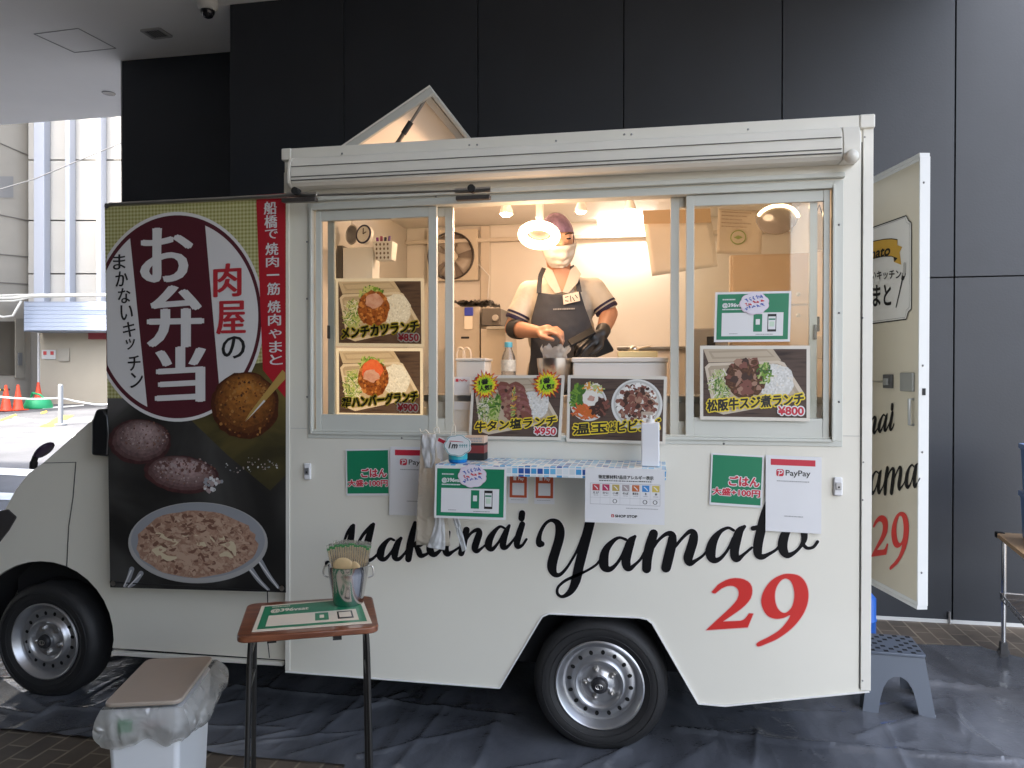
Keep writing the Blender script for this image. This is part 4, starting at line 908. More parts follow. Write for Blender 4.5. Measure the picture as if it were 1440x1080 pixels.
def lunch(name, label, F, title, price, kind, tr=0., small=None, bursts=False, group='menu posters around the serving window'):
    K = food(tr); t = sheet_thing(name, label, 'menu poster', F, K['paper'], group)
    P = F.sub(.03, .045, .97, .955, .0005); names = list(K); ix = {n: i for i, n in enumerate(names)}; mats = [K[n] for n in names]
    mb = MB(); q = lambda pts, m, d: mb.poly([P.p(u, v, d) for u, v in pts], ix[m])
    q([(0, 0), (1, 0), (1, 1), (0, 1)], 'wood', 0)
    if kind != 'bowls':
        q([(.0, .0), (.68, .0), (.76, .17), (.05, .2)], 'tray', .0002); q([(.05, .03), (.62, .0), (.70, .12), (.09, .15)], 'tray2', .0003); q([(.08, .06), (.62, .03), (.67, .10), (.11, .12)], 'tray', .0004)
        q([(.015, .27), (.055, .21), (.74, .17), (.79, .20), (.985, .66), (.97, .74), (.2, .97), (.1, .92)], 'rim', .0005)
        q([(.045, .29), (.075, .25), (.72, .21), (.77, .24), (.94, .66), (.92, .70), (.2, .92), (.13, .87)], 'tray2', .0006)
        q([(.07, .31), (.71, .25), (.90, .65), (.2, .88), (.15, .84)], 'tray', .0007)
        L = [ix['let'], ix['let2'], ix['let2'], ix['let3'], ix['paper']]
        strips(mb, P, .17, .55, .10, .24, 150, .075, .009, L, .0009)
        if kind in ('menchi', 'hamburg'):
            strips(mb, P, .40, .20, .14, .10, 60, .07, .02, [ix['let'], ix['let2'], ix['let3']], .003)
        blob(mb, P, .70, .46, .18, .25, ix['rice'], .0032, 22, .08); scatter(mb, P, .70, .46, .17, .23, 130, .012, [ix['rice'], ix['rice2'], ix['rice2'], ix['paper']], .0034, 1.6)
    if kind in ('menchi', 'hamburg'):
        blob(mb, P, .43, .44, .19, .29, ix['fry'], .0052, 26, .05); scatter(mb, P, .43, .44, .18, .27, 150, .018, [ix['fry'], ix['fry2'], ix['fry3'], ix['fry']], .0054, 1)
        if kind == 'menchi': blob(mb, P, .44, .32, .11, .12, ix['pink'], .0074, 18, .12); blob(mb, P, .45, .30, .06, .06, ix['pink'], .0076, 12, .2)
        else: blob(mb, P, .42, .31, .13, .17, ix['tom'], .0074, 18, .1); blob(mb, P, .41, .40, .10, .10, ix['pink'], .0076, 14, .2); blob(mb, P, .40, .25, .07, .06, ix['tom'], .0078, 12, .2)
    if kind == 'stew':
        blob(mb, P, .42, .42, .19, .29, ix['meat'], .0052, 26, .1); scatter(mb, P, .42, .42, .18, .27, 90, .035, [ix['meat'], ix['meat3'], ix['meat'], ix['meat4'], ix['meat2']], .0054, 1, .35)
        strips(mb, P, .60, .36, .06, .16, 40, .06, .016, [ix['let'], ix['let3'], ix['let2']], .0075)
    if kind == 'tongue':
        blob(mb, P, .27, .5, .05, .24, ix['let'], .0050, 20, .25, .25); strips(mb, P, .25, .52, .05, .22, 50, .08, .02, [ix['let'], ix['let2'], ix['let3']], .0051)
        for c, (ua, ub) in enumerate(((.36, .47), (.50, .61))):
            for k in range(9): blob(mb, P, ua+(ub-ua)*k/8+.0, .16+k*.062, .10, .085, ix['tong'] if k % 2 else ix['meat2'], .0058+c*.0006+k*4e-5, 16, .12, .35)
        scatter(mb, P, .47, .42, .14, .3, 60, .02, [ix['meat4'], ix['meat3'], ix['tong']], .0072, 1, .4)
        strips(mb, P, .47, .42, .02, .3, 26, .05, .01, [ix['let'], ix['yolk'], ix['let2']], .008)
    if kind == 'bowls':
        def disc(u, v, r, m, d): blob(mb, P, u, v, r, r*P.w/P.h, ix[m], d, 44, .0)
        disc(.20, .40, .20, 'bowl', .0008); disc(.20, .39, .185, 'bowl2', .001); disc(.20, .39, .17, 'bowl', .0012)
        strips(mb, P, .09, .30, .08, .16, 70, .09, .022, [ix['let'], ix['let3'], ix['let3']], .0014); strips(mb, P, .17, .55, .12, .12, 70, .09, .016, [ix['car'], ix['tom'], ix['car']], .0024)
        strips(mb, P, .32, .46, .08, .12, 70, .09, .02, [ix['meat3'], ix['meat2'], ix['meat3']], .0034); strips(mb, P, .25, .16, .09, .08, 50, .08, .015, [ix['let2'], ix['yolk'], ix['paper']], .0044)
        blob(mb, P, .22, .32, .085, .13, ix['egg'], .0054, 18, .14); blob(mb, P, .23, .33, .04, .05, ix['pink'], .0056, 12, .2)
        disc(.72, .41, .272, 'bowl', .006); disc(.72, .40, .248, 'bowl2', .0062); disc(.72, .40, .228, 'rice', .0064)
        scatter(mb, P, .72, .40, .215, .31, 190, .022, [ix['meat2'], ix['meat4'], ix['meat2'], ix['meat3'], ix['rice2'], ix['rice2']], .0066, 1, .4)
        scatter(mb, P, .71, .38, .16, .21, 120, .026, [ix['meat2'], ix['meat2'], ix['meat4'], ix['meat3']], .0092, 1, .4)
    # squash the printed layers so that the picture stays a print
    mb.v = [v-P.n*((v-P.o).dot(P.n))*.80 for v in mb.v]
    part('food_picture', mb, mats, t, fixn=False)
    mb = MB(); hb = lambda Fq, s_, b0, b1, d, keep=None: (write(mb, s_, Fq, 1, d, bold=b0, nb=12), write(mb, s_, Fq, 0, d+.0006, bold=b1, nb=6))
    T = Fr(P.p(.04, .76, .003), P.p(.97, .63, .003), P.p(.04, .93, .003))
    if small:
        tt, u0, u1, rest = small
        if u0 <= 0:
            for i, ch in enumerate(tt): hb(T.sub(0, i*.5, u1, i*.5+.46), ch, .22, .06, 0)
            hb(T.sub(u1+.02, 0, 1, 1), rest[0], .15, .045, 0)
        else:
            hb(T.sub(0, 0, u0, 1), rest[0], .15, .045, 0)
            for i, ch in enumerate(tt): hb(T.sub(u0+.015, i*.5, u1, i*.5+.46), ch, .22, .06, 0)
            hb(T.sub(u1+.02, 0, 1, 1), rest[1], .15, .045, 0)
    else: hb(T, title, .15, .045, 0)
    part('title_lettering', mb, [m_pblk, m_pyel], t, fixn=False)
    if price:
        mb = MB(); Q = P.sub(.73, .84, .97, .955, .0045); write(mb, price, Q, 1, 0, bold=.2, nb=12); write(mb, price, Q, 0, .0006, bold=.05); part('price_lettering', mb, [m_pred, m_paper], t, fixn=False)
    if bursts:
        for (cu, cv) in ((.13, .12), (.84, .10)):
            mb = MB()
            for k, (ra, rb, m_) in enumerate(((.17, .115, 0), (.14, .10, 1), (.105, .075, 2))):
                n = 40; pts = []
                for i in range(n):
                    r_ = ra if i % 2 == 0 else rb; r_ *= 1+.12*math.sin(i*2.3); pts.append(P.p(cu+r_*math.cos(2*math.pi*i/n), cv+r_*P.w/P.h*math.sin(2*math.pi*i/n), .006+k*.0004))
                mb.poly(pts, m_)
            F2 = Fr(P.p(cu-.075, cv-.085, .0076), P.p(cu+.07, cv-.12, .0076), P.p(cu-.07, cv+.005, .0076)); write(mb, '1番', F2.sub(.0, .0, .75, 1), 3, 0, bold=.05)
            F2 = Fr(P.p(cu-.065, cv+.02, .0076), P.p(cu+.08, cv-.015, .0076), P.p(cu-.06, cv+.11, .0076)); write(mb, '人気!!', F2, 3, 0, bold=.05)
            part('burst_sticker', mb, [m_orange if False else M('burst_red', (.58, .05, .02), .45), m_pyel, M('burst_green', (.35, .62, .03), .45), m_pblk], t, fixn=False)
    return t
lunch('menu_poster', 'self-glowing poster of a fried cutlet lunch in the left window, above another poster', frame_px((472, 391.6), (595.5, 391), (473, 486.5), .062), 'メンチカツランチ', '¥850', 'menchi', .10)
lunch('menu_poster', 'self-glowing poster of a red sauced hamburger lunch, low in the left window', frame_px((473, 489.5), (594.5, 489.5), (473.5, 584.5), .062), '', '¥900', 'hamburg', .17, small=('和牛', 0, .12, ['ハンバーグランチ']))
lunch('menu_poster', 'beef tongue lunch poster with two starburst stickers below the serving hatch', frame_px((664, 527.5), (794, 527.5), (659, 617), -.016), '牛タン塩ランチ', '¥950', 'tongue', bursts=True)
lunch('menu_poster', 'poster of two round bowls below the serving hatch behind the pump bottle', frame_px((798.5, 527.5), (938, 529.5), (796.5, 621), -.016), '', None, 'bowls', small=('付き', .40, .50, ['温玉', 'ビビンバ']))
lunch('menu_poster', 'dark stewed beef lunch poster on the right window below the green poster', frame_px((984.5, 486), (1139, 486), (984.5, 590), -.008), '松阪牛スジ煮ランチ', '¥800', 'stew')

def green_code(F, label, wordy=True):
    t = sheet_thing('code_poster', label, 'code poster', F, group='green code posters')
    mb = MB(); F.quad(mb, .03, .045, .97, .955, 0, .0006); F.quad(mb, .095, .42, .905, .885, 1, .001)
    part('print', mb, [m_green, m_paper], t, fixn=False)
    mb = MB(); write(mb, '@396vsat', F.sub(.10, .225, .40, .32), 0, .001, bold=.04); tiny(mb, F, .10, .14, .27, .165, 0, .001); tiny(mb, F, .10, .34, .36, .362, 0, .001, 9)
    tiny(mb, F, .20, .83, .31, .845, 1, .0016, 4); tiny(mb, F, .55, .845, .78, .862, 1, .0016, 8); part('lettering', mb, [m_paper, m_pgrey], t, fixn=False)
    mb = MB(); F.quad(mb, .515, .45, .63, .80, 0, .0014); F.quad(mb, .545, .55, .60, .66, 1, .0018); F.quad(mb, .70, .45, .815, .80, 2, .0014); F.quad(mb, .71, .50, .805, .755, 1, .0018); F.quad(mb, .715, .54, .80, .57, 0, .002)
    F.quad(mb, .725, .60, .79, .70, 3, .002); part('phone_picture', mb, [m_green, m_paper, m_pblk, M('pale_green_print', (.55, .68, .56), .5)], t, fixn=False)
    return t
def cloud(t, F, cu, cv, ru, scr=True):
    mb = MB(); n = 84; asp = F.w/F.h
    for k, (g, m_) in enumerate(((1, 1), (.94, 0))):
        pts = []
        for i in range(n):
            a = 2*math.pi*i/n; r_ = g*(1+.07*abs(math.sin(a*4.5))); pts.append(F.p(cu+ru*r_*math.cos(a), cv+ru*.78*asp*r_*math.sin(a), .004+k*.0004))
        mb.poly(pts, m_)
    put = lambda x, y, d: F.p(cu+ru*x, cv+ru*.78*asp*y, d)
    rnd = random.Random(5)
    for row, (yy, m_) in enumerate(((-.38, 2), (.02, 3), (.42, 2))):
        for c in range(5):
            x = -.62+c*.27; y = yy-c*.09
            for s_ in range(3):
                x0, y0 = x+rnd.uniform(-.04, .1), y+rnd.uniform(-.13, .1)
                stroke(mb, [(x0, y0, .06), (x0+rnd.uniform(-.08, .16), y0+rnd.uniform(-.02, .1), .06), (x0+rnd.uniform(-.1, .16), y0+rnd.uniform(.02, .18), .05)], put, m_, k=2, d=.0052+.0001*s_)
    part('cloud_note', mb, [M('note_paper', (.72, .68, .76), .5), m_pink, m_pblue, m_pred], t, fixn=False)
F = frame_px((1006, 411), (1113, 409), (1004, 481), -.008)
t = green_code(F, 'green code poster with cloud note stuck on the right window above the stew poster'); cloud(t, F, .52, .24, .185)

def rice(F, label):
    t = sheet_thing('rice_sign', label, 'sign', F, group='green rice signs on the truck side')
    mb = MB(); F.quad(mb, .03, .03, .97, .955, 0, .0006); part('print', mb, m_green, t, fixn=False)
    mb = MB()
    for s_, q in (('ごはん', (.36, .42, .93, .60)), ('大盛+100円', (.05, .66, .95, .80))):
        Q = F.sub(*q, .0012); write(mb, s_, Q, 1, 0, bold=.13, nb=12); write(mb, s_, Q, 0, .0007, bold=.045, nb=6)
    part('lettering', mb, [m_pred, m_paper], t, fixn=False); return t
rice(frame_px((1000.5, 637), (1074.5, 641), (997.5, 709.5), -.007), 'green rice sign with red lettering left of the right payment sheet')
rice(frame_px((486, 632), (547.5, 631), (487, 697), -.007), 'green rice sign with red lettering near the left side latch')
def pay(F, label):
    t = sheet_thing('payment_sign', label, 'sign', F, m_paper, group='white payment sheets on the truck side')
    mb = MB(); F.quad(mb, .09, .045, .89, .125, 0, .0006); part('header_bar', mb, m_pred, t, fixn=False)
    mb = MB()
    pts = [];
    for (cx, cy), a0 in (((.225, .20), 180), ((.29, .20), 270), ((.29, .245), 0), ((.225, .245), 90)):
        for k in range(5): a = R(a0+k*22.5); pts.append(F.p(cx+.035*math.cos(a), cy+.025*math.sin(a), .0006))
    mb.poly(pts, 0)
    put = lambda x, y, d: F.p(x, y, d)
    stroke(mb, [(.232, .262, .014), (.245, .21, .014)], put, 1, d=.001); stroke(mb, [(.215, .196, .012), (.275, .192, .014), (.298, .205, .014), (.285, .228, .013), (.238, .236, .012)], put, 1, d=.0011)
    part('logo', mb, [m_pred, m_paper], t, fixn=False)
    mb = MB(); write(mb, 'PayPay', F.sub(.36, .185, .80, .28), 0, .0008, bold=.012); tiny(mb, F, .20, .325, .78, .338, 1, .0008, 14); tiny(mb, F, .34, .785, .68, .797, 1, .0008, 9); part('lettering', mb, [m_pblk, m_pgrey], t, fixn=False)
    return t
pay(frame_px((1077, 640), (1155.5, 643), (1076.5, 746.5), -.012), 'white payment sheet with red bar covering the end of the large lettering')
pay(frame_px((549, 628), (623, 629), (547, 724), -.012), 'white payment sheet with red bar half hidden behind the hanging plastic bags')
# sheets that hang from the shelf front
def stick(x0, y0, x1, y1, label):
    F = frame_px((x0, y0), (x1, y0+.5), (x0-.3, y1), -.004); t = sheet_thing('payment_sticker', label, 'sticker', F, group='small red framed payment stickers under the shelf')
    mb = MB(); F.quad(mb, .07, .05, .93, .80, 0, .0006); F.quad(mb, .20, .30, .80, .72, 1, .001)
    part('print', mb, [m_orange, m_paper], t, fixn=False)
    mb = MB(); F.quad(mb, .25, .10, .40, .21, 0, .001); mb.poly([F.p(.22, .12, .0012), F.p(.325, .06, .0012), F.p(.43, .12, .0012)], 0); write(mb, 'Pay', F.sub(.50, .10, .78, .23), 0, .001, bold=.04); tiny(mb, F, .14, .87, .80, .885, 1, .001, 6); part('lettering', mb, [m_paper, m_pgrey], t, fixn=False)
stick(715, 666.5, 743, 707.5, 'left red framed payment sticker, nearest the green code poster under the shelf')
stick(751.5, 667, 780, 708.5, 'right red framed payment sticker, nearest the allergy chart under the shelf')
F = frame_px((612, 655), (712.5, 657), (610.5, 728), SHY-.006)
t = green_code(F, 'green code poster with cloud note hanging from the left end of the counter shelf'); cloud(t, F, .53, .18, .19)
F = frame_px((823, 657), (935, 660), (822.5, 734), SHY-.006)
t = sheet_thing('allergy_chart', 'white allergy chart with seven coloured icons hanging from the shelf', 'chart', F)
mb = MB(); write(mb, '特定原材料7品目アレルギー表示', F.sub(.17, .13, .86, .20), 0, .0008, bold=.03); tiny(mb, F, .18, .225, .84, .24, 0, .0008, 16); tiny(mb, F, .52, .715, .92, .727, 1, .0008, 14)
cols_ = [(.50, .05, .06), (.45, .03, .10), (.50, .38, .10), (.38, .33, .33), (.52, .14, .04), (.05, .25, .60), (.62, .48, .10)]
for i, s_ in enumerate(('えび', 'かに', '小麦', 'そば', '落花生', '乳', '卵')):
    u = .10+i*.125; write(mb, s_, F.sub(u+.0 if len(s_) > 1 else u+.03, .435, u+.075 if len(s_) > 1 else u+.055, .475), 0, .0008, bold=.03); tiny(mb, F, u+.01, .495, u+.07, .505, 1, .0008, 2)
write(mb, 'SHOP STOP', F.sub(.385, .845, .66, .89), 0, .0008, bold=.06)
part('lettering', mb, [m_pblk, m_pgrey], t, fixn=False)
mb = MB()
for i in range(7):
    u = .095+i*.125; F.quad(mb, u, .30, u+.09, .415, i, .0008); stroke(mb, [(u+.025, .33, .012), (u+.05, .36, .014), (u+.065, .39, .012)], lambda x, y, d: F.p(x, y, d), 7, d=.0012, k=2)
F.quad(mb, .335, .84, .37, .893, 0, .0008); F.quad(mb, .345, .86, .36, .88, 7, .0011)
part('icon_print', mb, [M('icon_colour_'+w_, c, .5) for w_, c in zip(('red', 'crimson', 'wheat', 'mauve', 'rust', 'blue', 'gold'), cols_)]+[m_paper], t, fixn=False)
mb = MB(); a, b, c, d_ = .065, .28, .945, .665
for x in (a, c-.004): F.quad(mb, x, b, x+.004, d_, 0, .0006)
for y in (b, d_-.006): F.quad(mb, a+.004, y, c-.004, y+.006, 0, .0006)
for i in range(1, 7): u = a+i*(c-a)/7; F.quad(mb, u, b+.006, u+.002, d_-.006, 0, .0006)
F.quad(mb, a+.004, .54, c-.004, .543, 0, .0007)
for i in (2, 5, 6):
    u = a+(i+.5)*(c-a)/7; pts = [(u+.024*math.cos(k*math.pi/12), .60+.034*math.sin(k*math.pi/12)) for k in range(24)]
    halo_loop(mb, pts, .004, lambda x, y, d: F.p(x, y, d), 1, .0009)
part('table_print', mb, [m_pgrey, m_pblk], t, fixn=False)
F = frame_px((638, 530), (661, 530), (638, 576), .068)
t = sheet_thing('payment_note', 'small white payment note behind the sliding window left of the tongue poster', 'sign', F)
mb = MB(); F.quad(mb, .12, .06, .3, .15, 0, .0008); write(mb, 'PayPay', F.sub(.36, .07, .85, .15), 0, .0008, bold=.03); part('lettering', mb, m_pred, t, fixn=False)

# ------------------------------------------------------------------ hanging banner
YB = -.055
pole = thing('banner_pole', 'telescopic steel pole clamped along the truck above the window holding the banner', 'pole', S(400, 275, YB))
pz = lambda px, y=YB: S(px, {147: 283.5, 400: 271.5, 447: 274.5, 640: 268.5, 690: 266}.get(px, 275), -.115)
mb = MB(); mb.tube([pz(147)+V(-.02, .06, 0), pz(400)+V(0, .05, 0), pz(447)], .010, 12); part('outer_tube', mb, m_steel, pole, smooth=50)
mb = MB(); mb.tube([pz(447), pz(640)], .0055, 10); part('inner_rod', mb, m_steel, pole, smooth=50)
mb = MB(); mb.tube([pz(640), pz(690)], .012, 12); part('end_sleeve', mb, m_steel, pole, smooth=50)
mb = MB(); mb.tube([pz(400)+V(0, .03, 0), pz(447)+V(0, 0, 0)], .0135, 12); part('end_sleeve', mb, m_steel, pole, smooth=50)
for px, a, b in ((417, 398, 446), (664, 642, 690)):
    mb = MB(); c = pz(447) if px < 500 else pz(664)
    x0, x1 = S(a, 280, -.11).x, S(b, 280, -.11).x; zc = (pz(400).z if px < 500 else pz(690).z)-.018
    mb.box(x0, x1, -.128, -.098, zc-.024, zc-.006); part('clamp_bracket', mb, M('bracket_dark', (.10, .09, .085), .4, metal=.5), pole, bevel=.003)
    mb = MB(); xx = S(px, 275, -.115).x; mb.tube([(xx, -.135, zc+.022), (xx, -.10, zc+.022)], .016, 12); part('clamp_knob', mb, m_black, pole, smooth=40)
ban = thing('banner', 'tall printed food banner with maroon oval hanging over the truck cab', 'banner', S(275, 830, YB))
BP = lambda x, y, d=0.: S(x, y, YB)+V(0, -d, 0)
def wave(p):   # the cloth hangs in shallow ripples
    x, z = p.x, p.z; return V(0, .006*math.sin(x*14+z*1.5)+.004*math.sin(x*31-z*2), 0)
def bpoly(mb, pts, m, d): mb.poly([BP(x, y, d) for x, y in pts], m)
def bfill(mb, loops, m, d):
    vs, fs = fill2d(loops); mb.add([BP(x, y, d) for x, y in vs], fs, m)
xl = lambda y: 147+(y-285)*(155-147)/540.; xr = lambda y: 402.
ytop = lambda x: 286-(x-147)*13.5/255
m_cloth_dk = ramp_mat('banner_smoke', [(.006, .006, .006), (.012, .011, .010), (.05, .048, .045), (.16, .15, .15)], 1.5, rough=.6, detail=4)
def chk():
    m = M('banner_gingham', (.42, .40, .16), .65); t = m.node_tree; b = t.nodes['Principled BSDF']; tc = t.nodes.new('ShaderNodeTexCoord'); sx = t.nodes.new('ShaderNodeSeparateXYZ'); t.links.new(tc.outputs['Object'], sx.inputs[0]); outs = []
    for ax in (0, 2):
        mu = t.nodes.new('ShaderNodeMath'); mu.operation = 'MULTIPLY'; mu.inputs[1].default_value = 58; t.links.new(sx.outputs[ax], mu.inputs[0])
        fr = t.nodes.new('ShaderNodeMath'); fr.operation = 'FRACT'; t.links.new(mu.outputs[0], fr.inputs[0]); gt = t.nodes.new('ShaderNodeMath'); gt.operation = 'GREATER_THAN'; gt.inputs[1].default_value = .5; t.links.new(fr.outputs[0], gt.inputs[0]); outs.append(gt)
    ad = t.nodes.new('ShaderNodeMath'); ad.operation = 'ADD'; t.links.new(outs[0].outputs[0], ad.inputs[0]); t.links.new(outs[1].outputs[0], ad.inputs[1])
    di = t.nodes.new('ShaderNodeMath'); di.operation = 'DIVIDE'; di.inputs[1].default_value = 2; t.links.new(ad.outputs[0], di.inputs[0])
    r = t.nodes.new('ShaderNodeValToRGB'); r.color_ramp.elements[0].color = (.55, .53, .28, 1); r.color_ramp.elements[1].color = (.27, .26, .07, 1); t.links.new(di.outputs[0], r.inputs[0]); t.links.new(r.outputs[0], b.inputs['Base Color']); return m
bm_ = {}
BM = [chk(), m_cloth_dk, M('banner_white', (.66, .65, .65), .6), M('banner_maroon', (.075, .008, .016), .6), M('banner_red', (.40, .008, .018), .6), M('banner_black', (.012, .011, .012), .6),
      ramp_mat('banner_croquette', [(.05, .012, .003), (.20, .06, .012), (.11, .03, .006), (.34, .14, .03)], 28, bump=.0), ramp_mat('banner_meatball', [(.04, .015, .013), (.14, .06, .05), (.09, .04, .034), (.26, .15, .13)], 18), ramp_mat('banner_pan_meat', [(.16, .08, .05), (.43, .27, .19), (.28, .155, .105), (.56, .42, .31)], 30, detail=9),
      M('banner_pan_rim', (.36, .35, .34), .6), M('banner_onion', (.58, .48, .32), .6), M('banner_crumb', (.36, .16, .04), .6), M('banner_crumb_dark', (.06, .016, .004), .6), M('banner_frost', (.34, .27, .26), .6), M('banner_steel', (.26, .27, .29), .6), ramp_mat('banner_golden_smoke', [(.008, .007, .004), (.05, .04, .012), (.16, .12, .03)], 3, rough=.6), M('banner_glint', (.6, .6, .6), .6), M('banner_chopstick', (.42, .27, .07), .6), M('banner_meat_dark', (.17, .08, .052), .6), M('banner_meat_pale', (.46, .31, .22), .6)]
mb = MB()
bpoly(mb, [(147, 286), (402, 272), (402, 560), (151, 560)], 0, 0); bpoly(mb, [(151, 560), (402, 560), (402, 833), (155, 826)], 1, .0003)
bpoly(mb, [(300, 520), (402, 505), (402, 668), (380, 690), (320, 640), (268, 590)], 15, .0006)
cx_, cy_, rx_, ry_ = 250, 445.5, 122, 147.5
def oval(k, a0=0, a1=360, n=90): return [(max(xl(cy_)+.5, x), y) for x, y in circle_px(cx_, cy_, rx_*k, ry_*k+(.0), n, a0, a1)]
bpoly(mb, oval(1.0), 2, .0010); bpoly(mb, oval(.968), 3, .0014)
# white side fields between the chords and the inner oval
E_ = [(cx_+rx_*.93*math.cos(R(a)), cy_+ry_*.925*math.sin(R(a))) for a in range(0, 360, 2)]
chord_r = lambda y: 287+(y-322)*(306-287)/223.; chord_l = lambda y: 184+(y-330)*(211-184)/242.
right = [p for p in E_ if p[0] >= chord_r(p[1])]; left = [(max(p[0], xl(p[1])+1), p[1]) for p in E_ if p[0] <= chord_l(p[1])]
right.sort(key=lambda p: math.atan2(p[1]-cy_, p[0]-cx_)); left.sort(key=lambda p: math.atan2(p[1]-cy_, -(p[0]-cx_)))
bpoly(mb, right, 2, .0018); bpoly(mb, left, 2, .0018)
bpoly(mb, [(360.5, 274.3), (402, 272), (402, 560), (370, 520)], 4, .0022)
part('cloth', mb, BM, ban, fixn=False)
mb = MB()
def bell(x, y, rx, ry, m, d, n=26, jit=.04, rot=0.):
    pts = []
    for i in range(n):
        a = 2*math.pi*i/n; k = 1+random.uniform(-jit, jit); u, v = rx*k*math.cos(a), ry*k*math.sin(a); xx = x+u*math.cos(rot)-v*math.sin(rot)
        pts.append((max(xl(y)+.5, min(401.5, xx)), y+u*math.sin(rot)+v*math.cos(rot)))
    bpoly(mb, pts, m, d)
def bscat(x, y, rx, ry, n, size, ms, d0, jit=.35, asp=1.):
    for i in range(n):
        a = random.uniform(0, 6.283); k = math.sqrt(random.random()); s_ = size*random.uniform(.5, 1.4); bell(x+rx*k*math.cos(a), y+ry*k*math.sin(a), s_, s_/asp, random.choice(ms), d0+i*1.1e-5, 7, jit, random.uniform(0, 3))
def bstrip(x, y, rx, ry, n, L, wd, ms, d0):
    for i in range(n):
        a = random.uniform(0, 6.283); k = math.sqrt(random.random()); cx, cy = x+rx*k*math.cos(a), y+ry*k*math.sin(a); b = random.uniform(-.5, 1.2); l_ = L*random.uniform(.5, 1.3)
        c = random.uniform(-.5, .5)*l_
        stroke(mb, [(cx-math.cos(b)*l_/2, cy-math.sin(b)*l_/2, wd*.6), (cx-math.sin(b)*c*.5, cy+math.cos(b)*c*.5, wd*random.uniform(.8, 1.5)), (cx+math.cos(b)*l_/2, cy+math.sin(b)*l_/2, wd*.5)], BP, random.choice(ms), k=3, d=d0+i*1.3e-5)
def shaded(x, y, rx, ry, c0, c1, d, ox=-.15, oy=-.3, steps=9, rot=0.):
    """printed picture of a round thing: nested tones from its dark rim to its light side"""
    for k in range(steps):
        f = k/(steps-1); c = [a*(1-f)+b*f for a, b in zip(c0, c1)]; nm = 'banner_tone_%d_%d' % (round(x), k)
        BM.append(ramp_mat(nm, [[q*.62 for q in c], c, [min(.8, q*1.35) for q in c]], 42, detail=9)); g = 1-.82*f
        bell(x+ox*rx*f*.8, y+oy*ry*f, rx*g, ry*g, len(BM)-1, d+k*1.2e-4, 40, .025, rot)
shaded(345, 570, 48, 47, (.06, .014, .003), (.42, .16, .028), .003, .05, -.55); bscat(345, 572, 44, 43, 110, 1.6, [6, 11, 12, 6, 6], .0044); bscat(345, 548, 32, 18, 50, 1.6, [11, 6, 11], .0056)
bpoly(mb, [(345, 592), (352, 580), (398, 520), (402, 524), (402, 533), (356, 583)], 17, .0066); bpoly(mb, [(346, 593), (372, 562), (374, 564)], 2, .0068)
shaded(197, 621, 44, 32, (.05, .016, .016), (.36, .26, .25), .003, .25, -.45); bscat(205, 612, 34, 20, 90, 1.1, [7, 13, 18], .0043)
shaded(256, 667, 53, 26, (.055, .018, .018), (.38, .27, .26), .0056, .15, -.5, rot=.12); bscat(260, 662, 44, 18, 90, 1.1, [7, 13, 18], .0069)
bscat(262, 655, 42, 11, 70, 2.2, [13, 7], .0072); bscat(300, 682, 14, 10, 30, 2.5, [16, 13, 14], .0082)
bscat(355, 655, 38, 12, 40, 1.0, [16, 14, 13], .004)
# burner, pan and its food
for (a, b) in (((186, 800), (176, 826)), ((199, 806), (182, 827)), ((352, 798), (378, 831)), ((366, 788), (392, 828))): stroke(mb, [(a[0], a[1], 7), ((a[0]+b[0])/2, (a[1]+b[1])/2+2, 6), (b[0], b[1]-2, 4)], BP, 14, d=.003); stroke(mb, [(a[0]-1, a[1]+2, 2), (b[0]-1, b[1]-2, 1.5)], BP, 16, d=.0036)
bell(279, 763, 98, 57, 9, .004, 60, 0); bell(279, 760, 94, 53, 14, .0044, 60, 0); bell(277, 765, 85, 47, 8, .0048, 44, .03)
bstrip(277, 765, 76, 39, 260, 13, 4, [8, 18, 19, 8, 19], .005); bscat(277, 765, 80, 43, 160, 2.4, [8, 18, 19], .0084); bstrip(277, 768, 60, 28, 18, 24, 7, [10, 10, 19], .0098); bstrip(277, 750, 62, 26, 110, 10, 3.2, [18, 8, 19, 8], .0102)
mb.v = [V(v.x, YB-.0014+(v.y-YB)*.5, v.z) for v in mb.v]
part('food_print', mb, BM, ban, fixn=False)
mb = MB()
def ch(s_, x0, y0, x1, y1, m, skew=0., mincho=.05, bold=.012, d=.004): write(mb, s_, Fr(BP(x0, y0), BP(x1, y0+skew), BP(x0, y1)), m, d, bold=bold, nb=6, mincho=mincho)
ch('お', 201, 322, 269, 397, 0, -2); ch('弁', 211, 403, 284, 488, 0, -2); ch('当', 222, 490, 287, 567, 0, -4)
ch('肉', 302, 372, 339, 418, 1, -2, .035); ch('屋', 306, 424, 345, 470, 1, -1, .035); ch('の', 313, 474, 345, 505, 2, -2, .025)
for i, c in enumerate('まかないキッチン'):
    x = 160+i*3.5; y = 358.5+i*23.7; ch(c, x, y, x+(17 if c not in 'ッ' else 13), y+(21 if c != 'ッ' else 15)-0, 2, -1, .025, .01)
ys = [284, 307, 331, 349.5, 373, 388.5]
for i, (c, y, h) in enumerate((('船', 284, 18), ('橋', 303, 18), ('で', 323, 13), ('焼', 342, 17), ('肉', 361, 15), ('一', 386, 2.2), ('筋', 398, 17), ('焼', 423, 17), ('肉', 442, 16), ('や', 463, 13), ('ま', 480, 16), ('と', 499, 14))):
    x = 372+i*.75; ch(c, x, y, x+17.5, y+h, 0, -.6, .03, .01)
part('lettering', mb, [M('banner_white'), M('banner_letter_red', (.42, .02, .03), .6), M('banner_black')], ban, fixn=False)
for (px, py) in ((160, 820), (397, 827), (151, 290)):
    mb = MB(); mb.lathe([(.006, 0), (.012, -.003), (.012, -.004), (.005, -.004)], BP(px, py, .002), (0, 1, 0), 16); part('eyelet', mb, m_steel, ban, smooth=40)
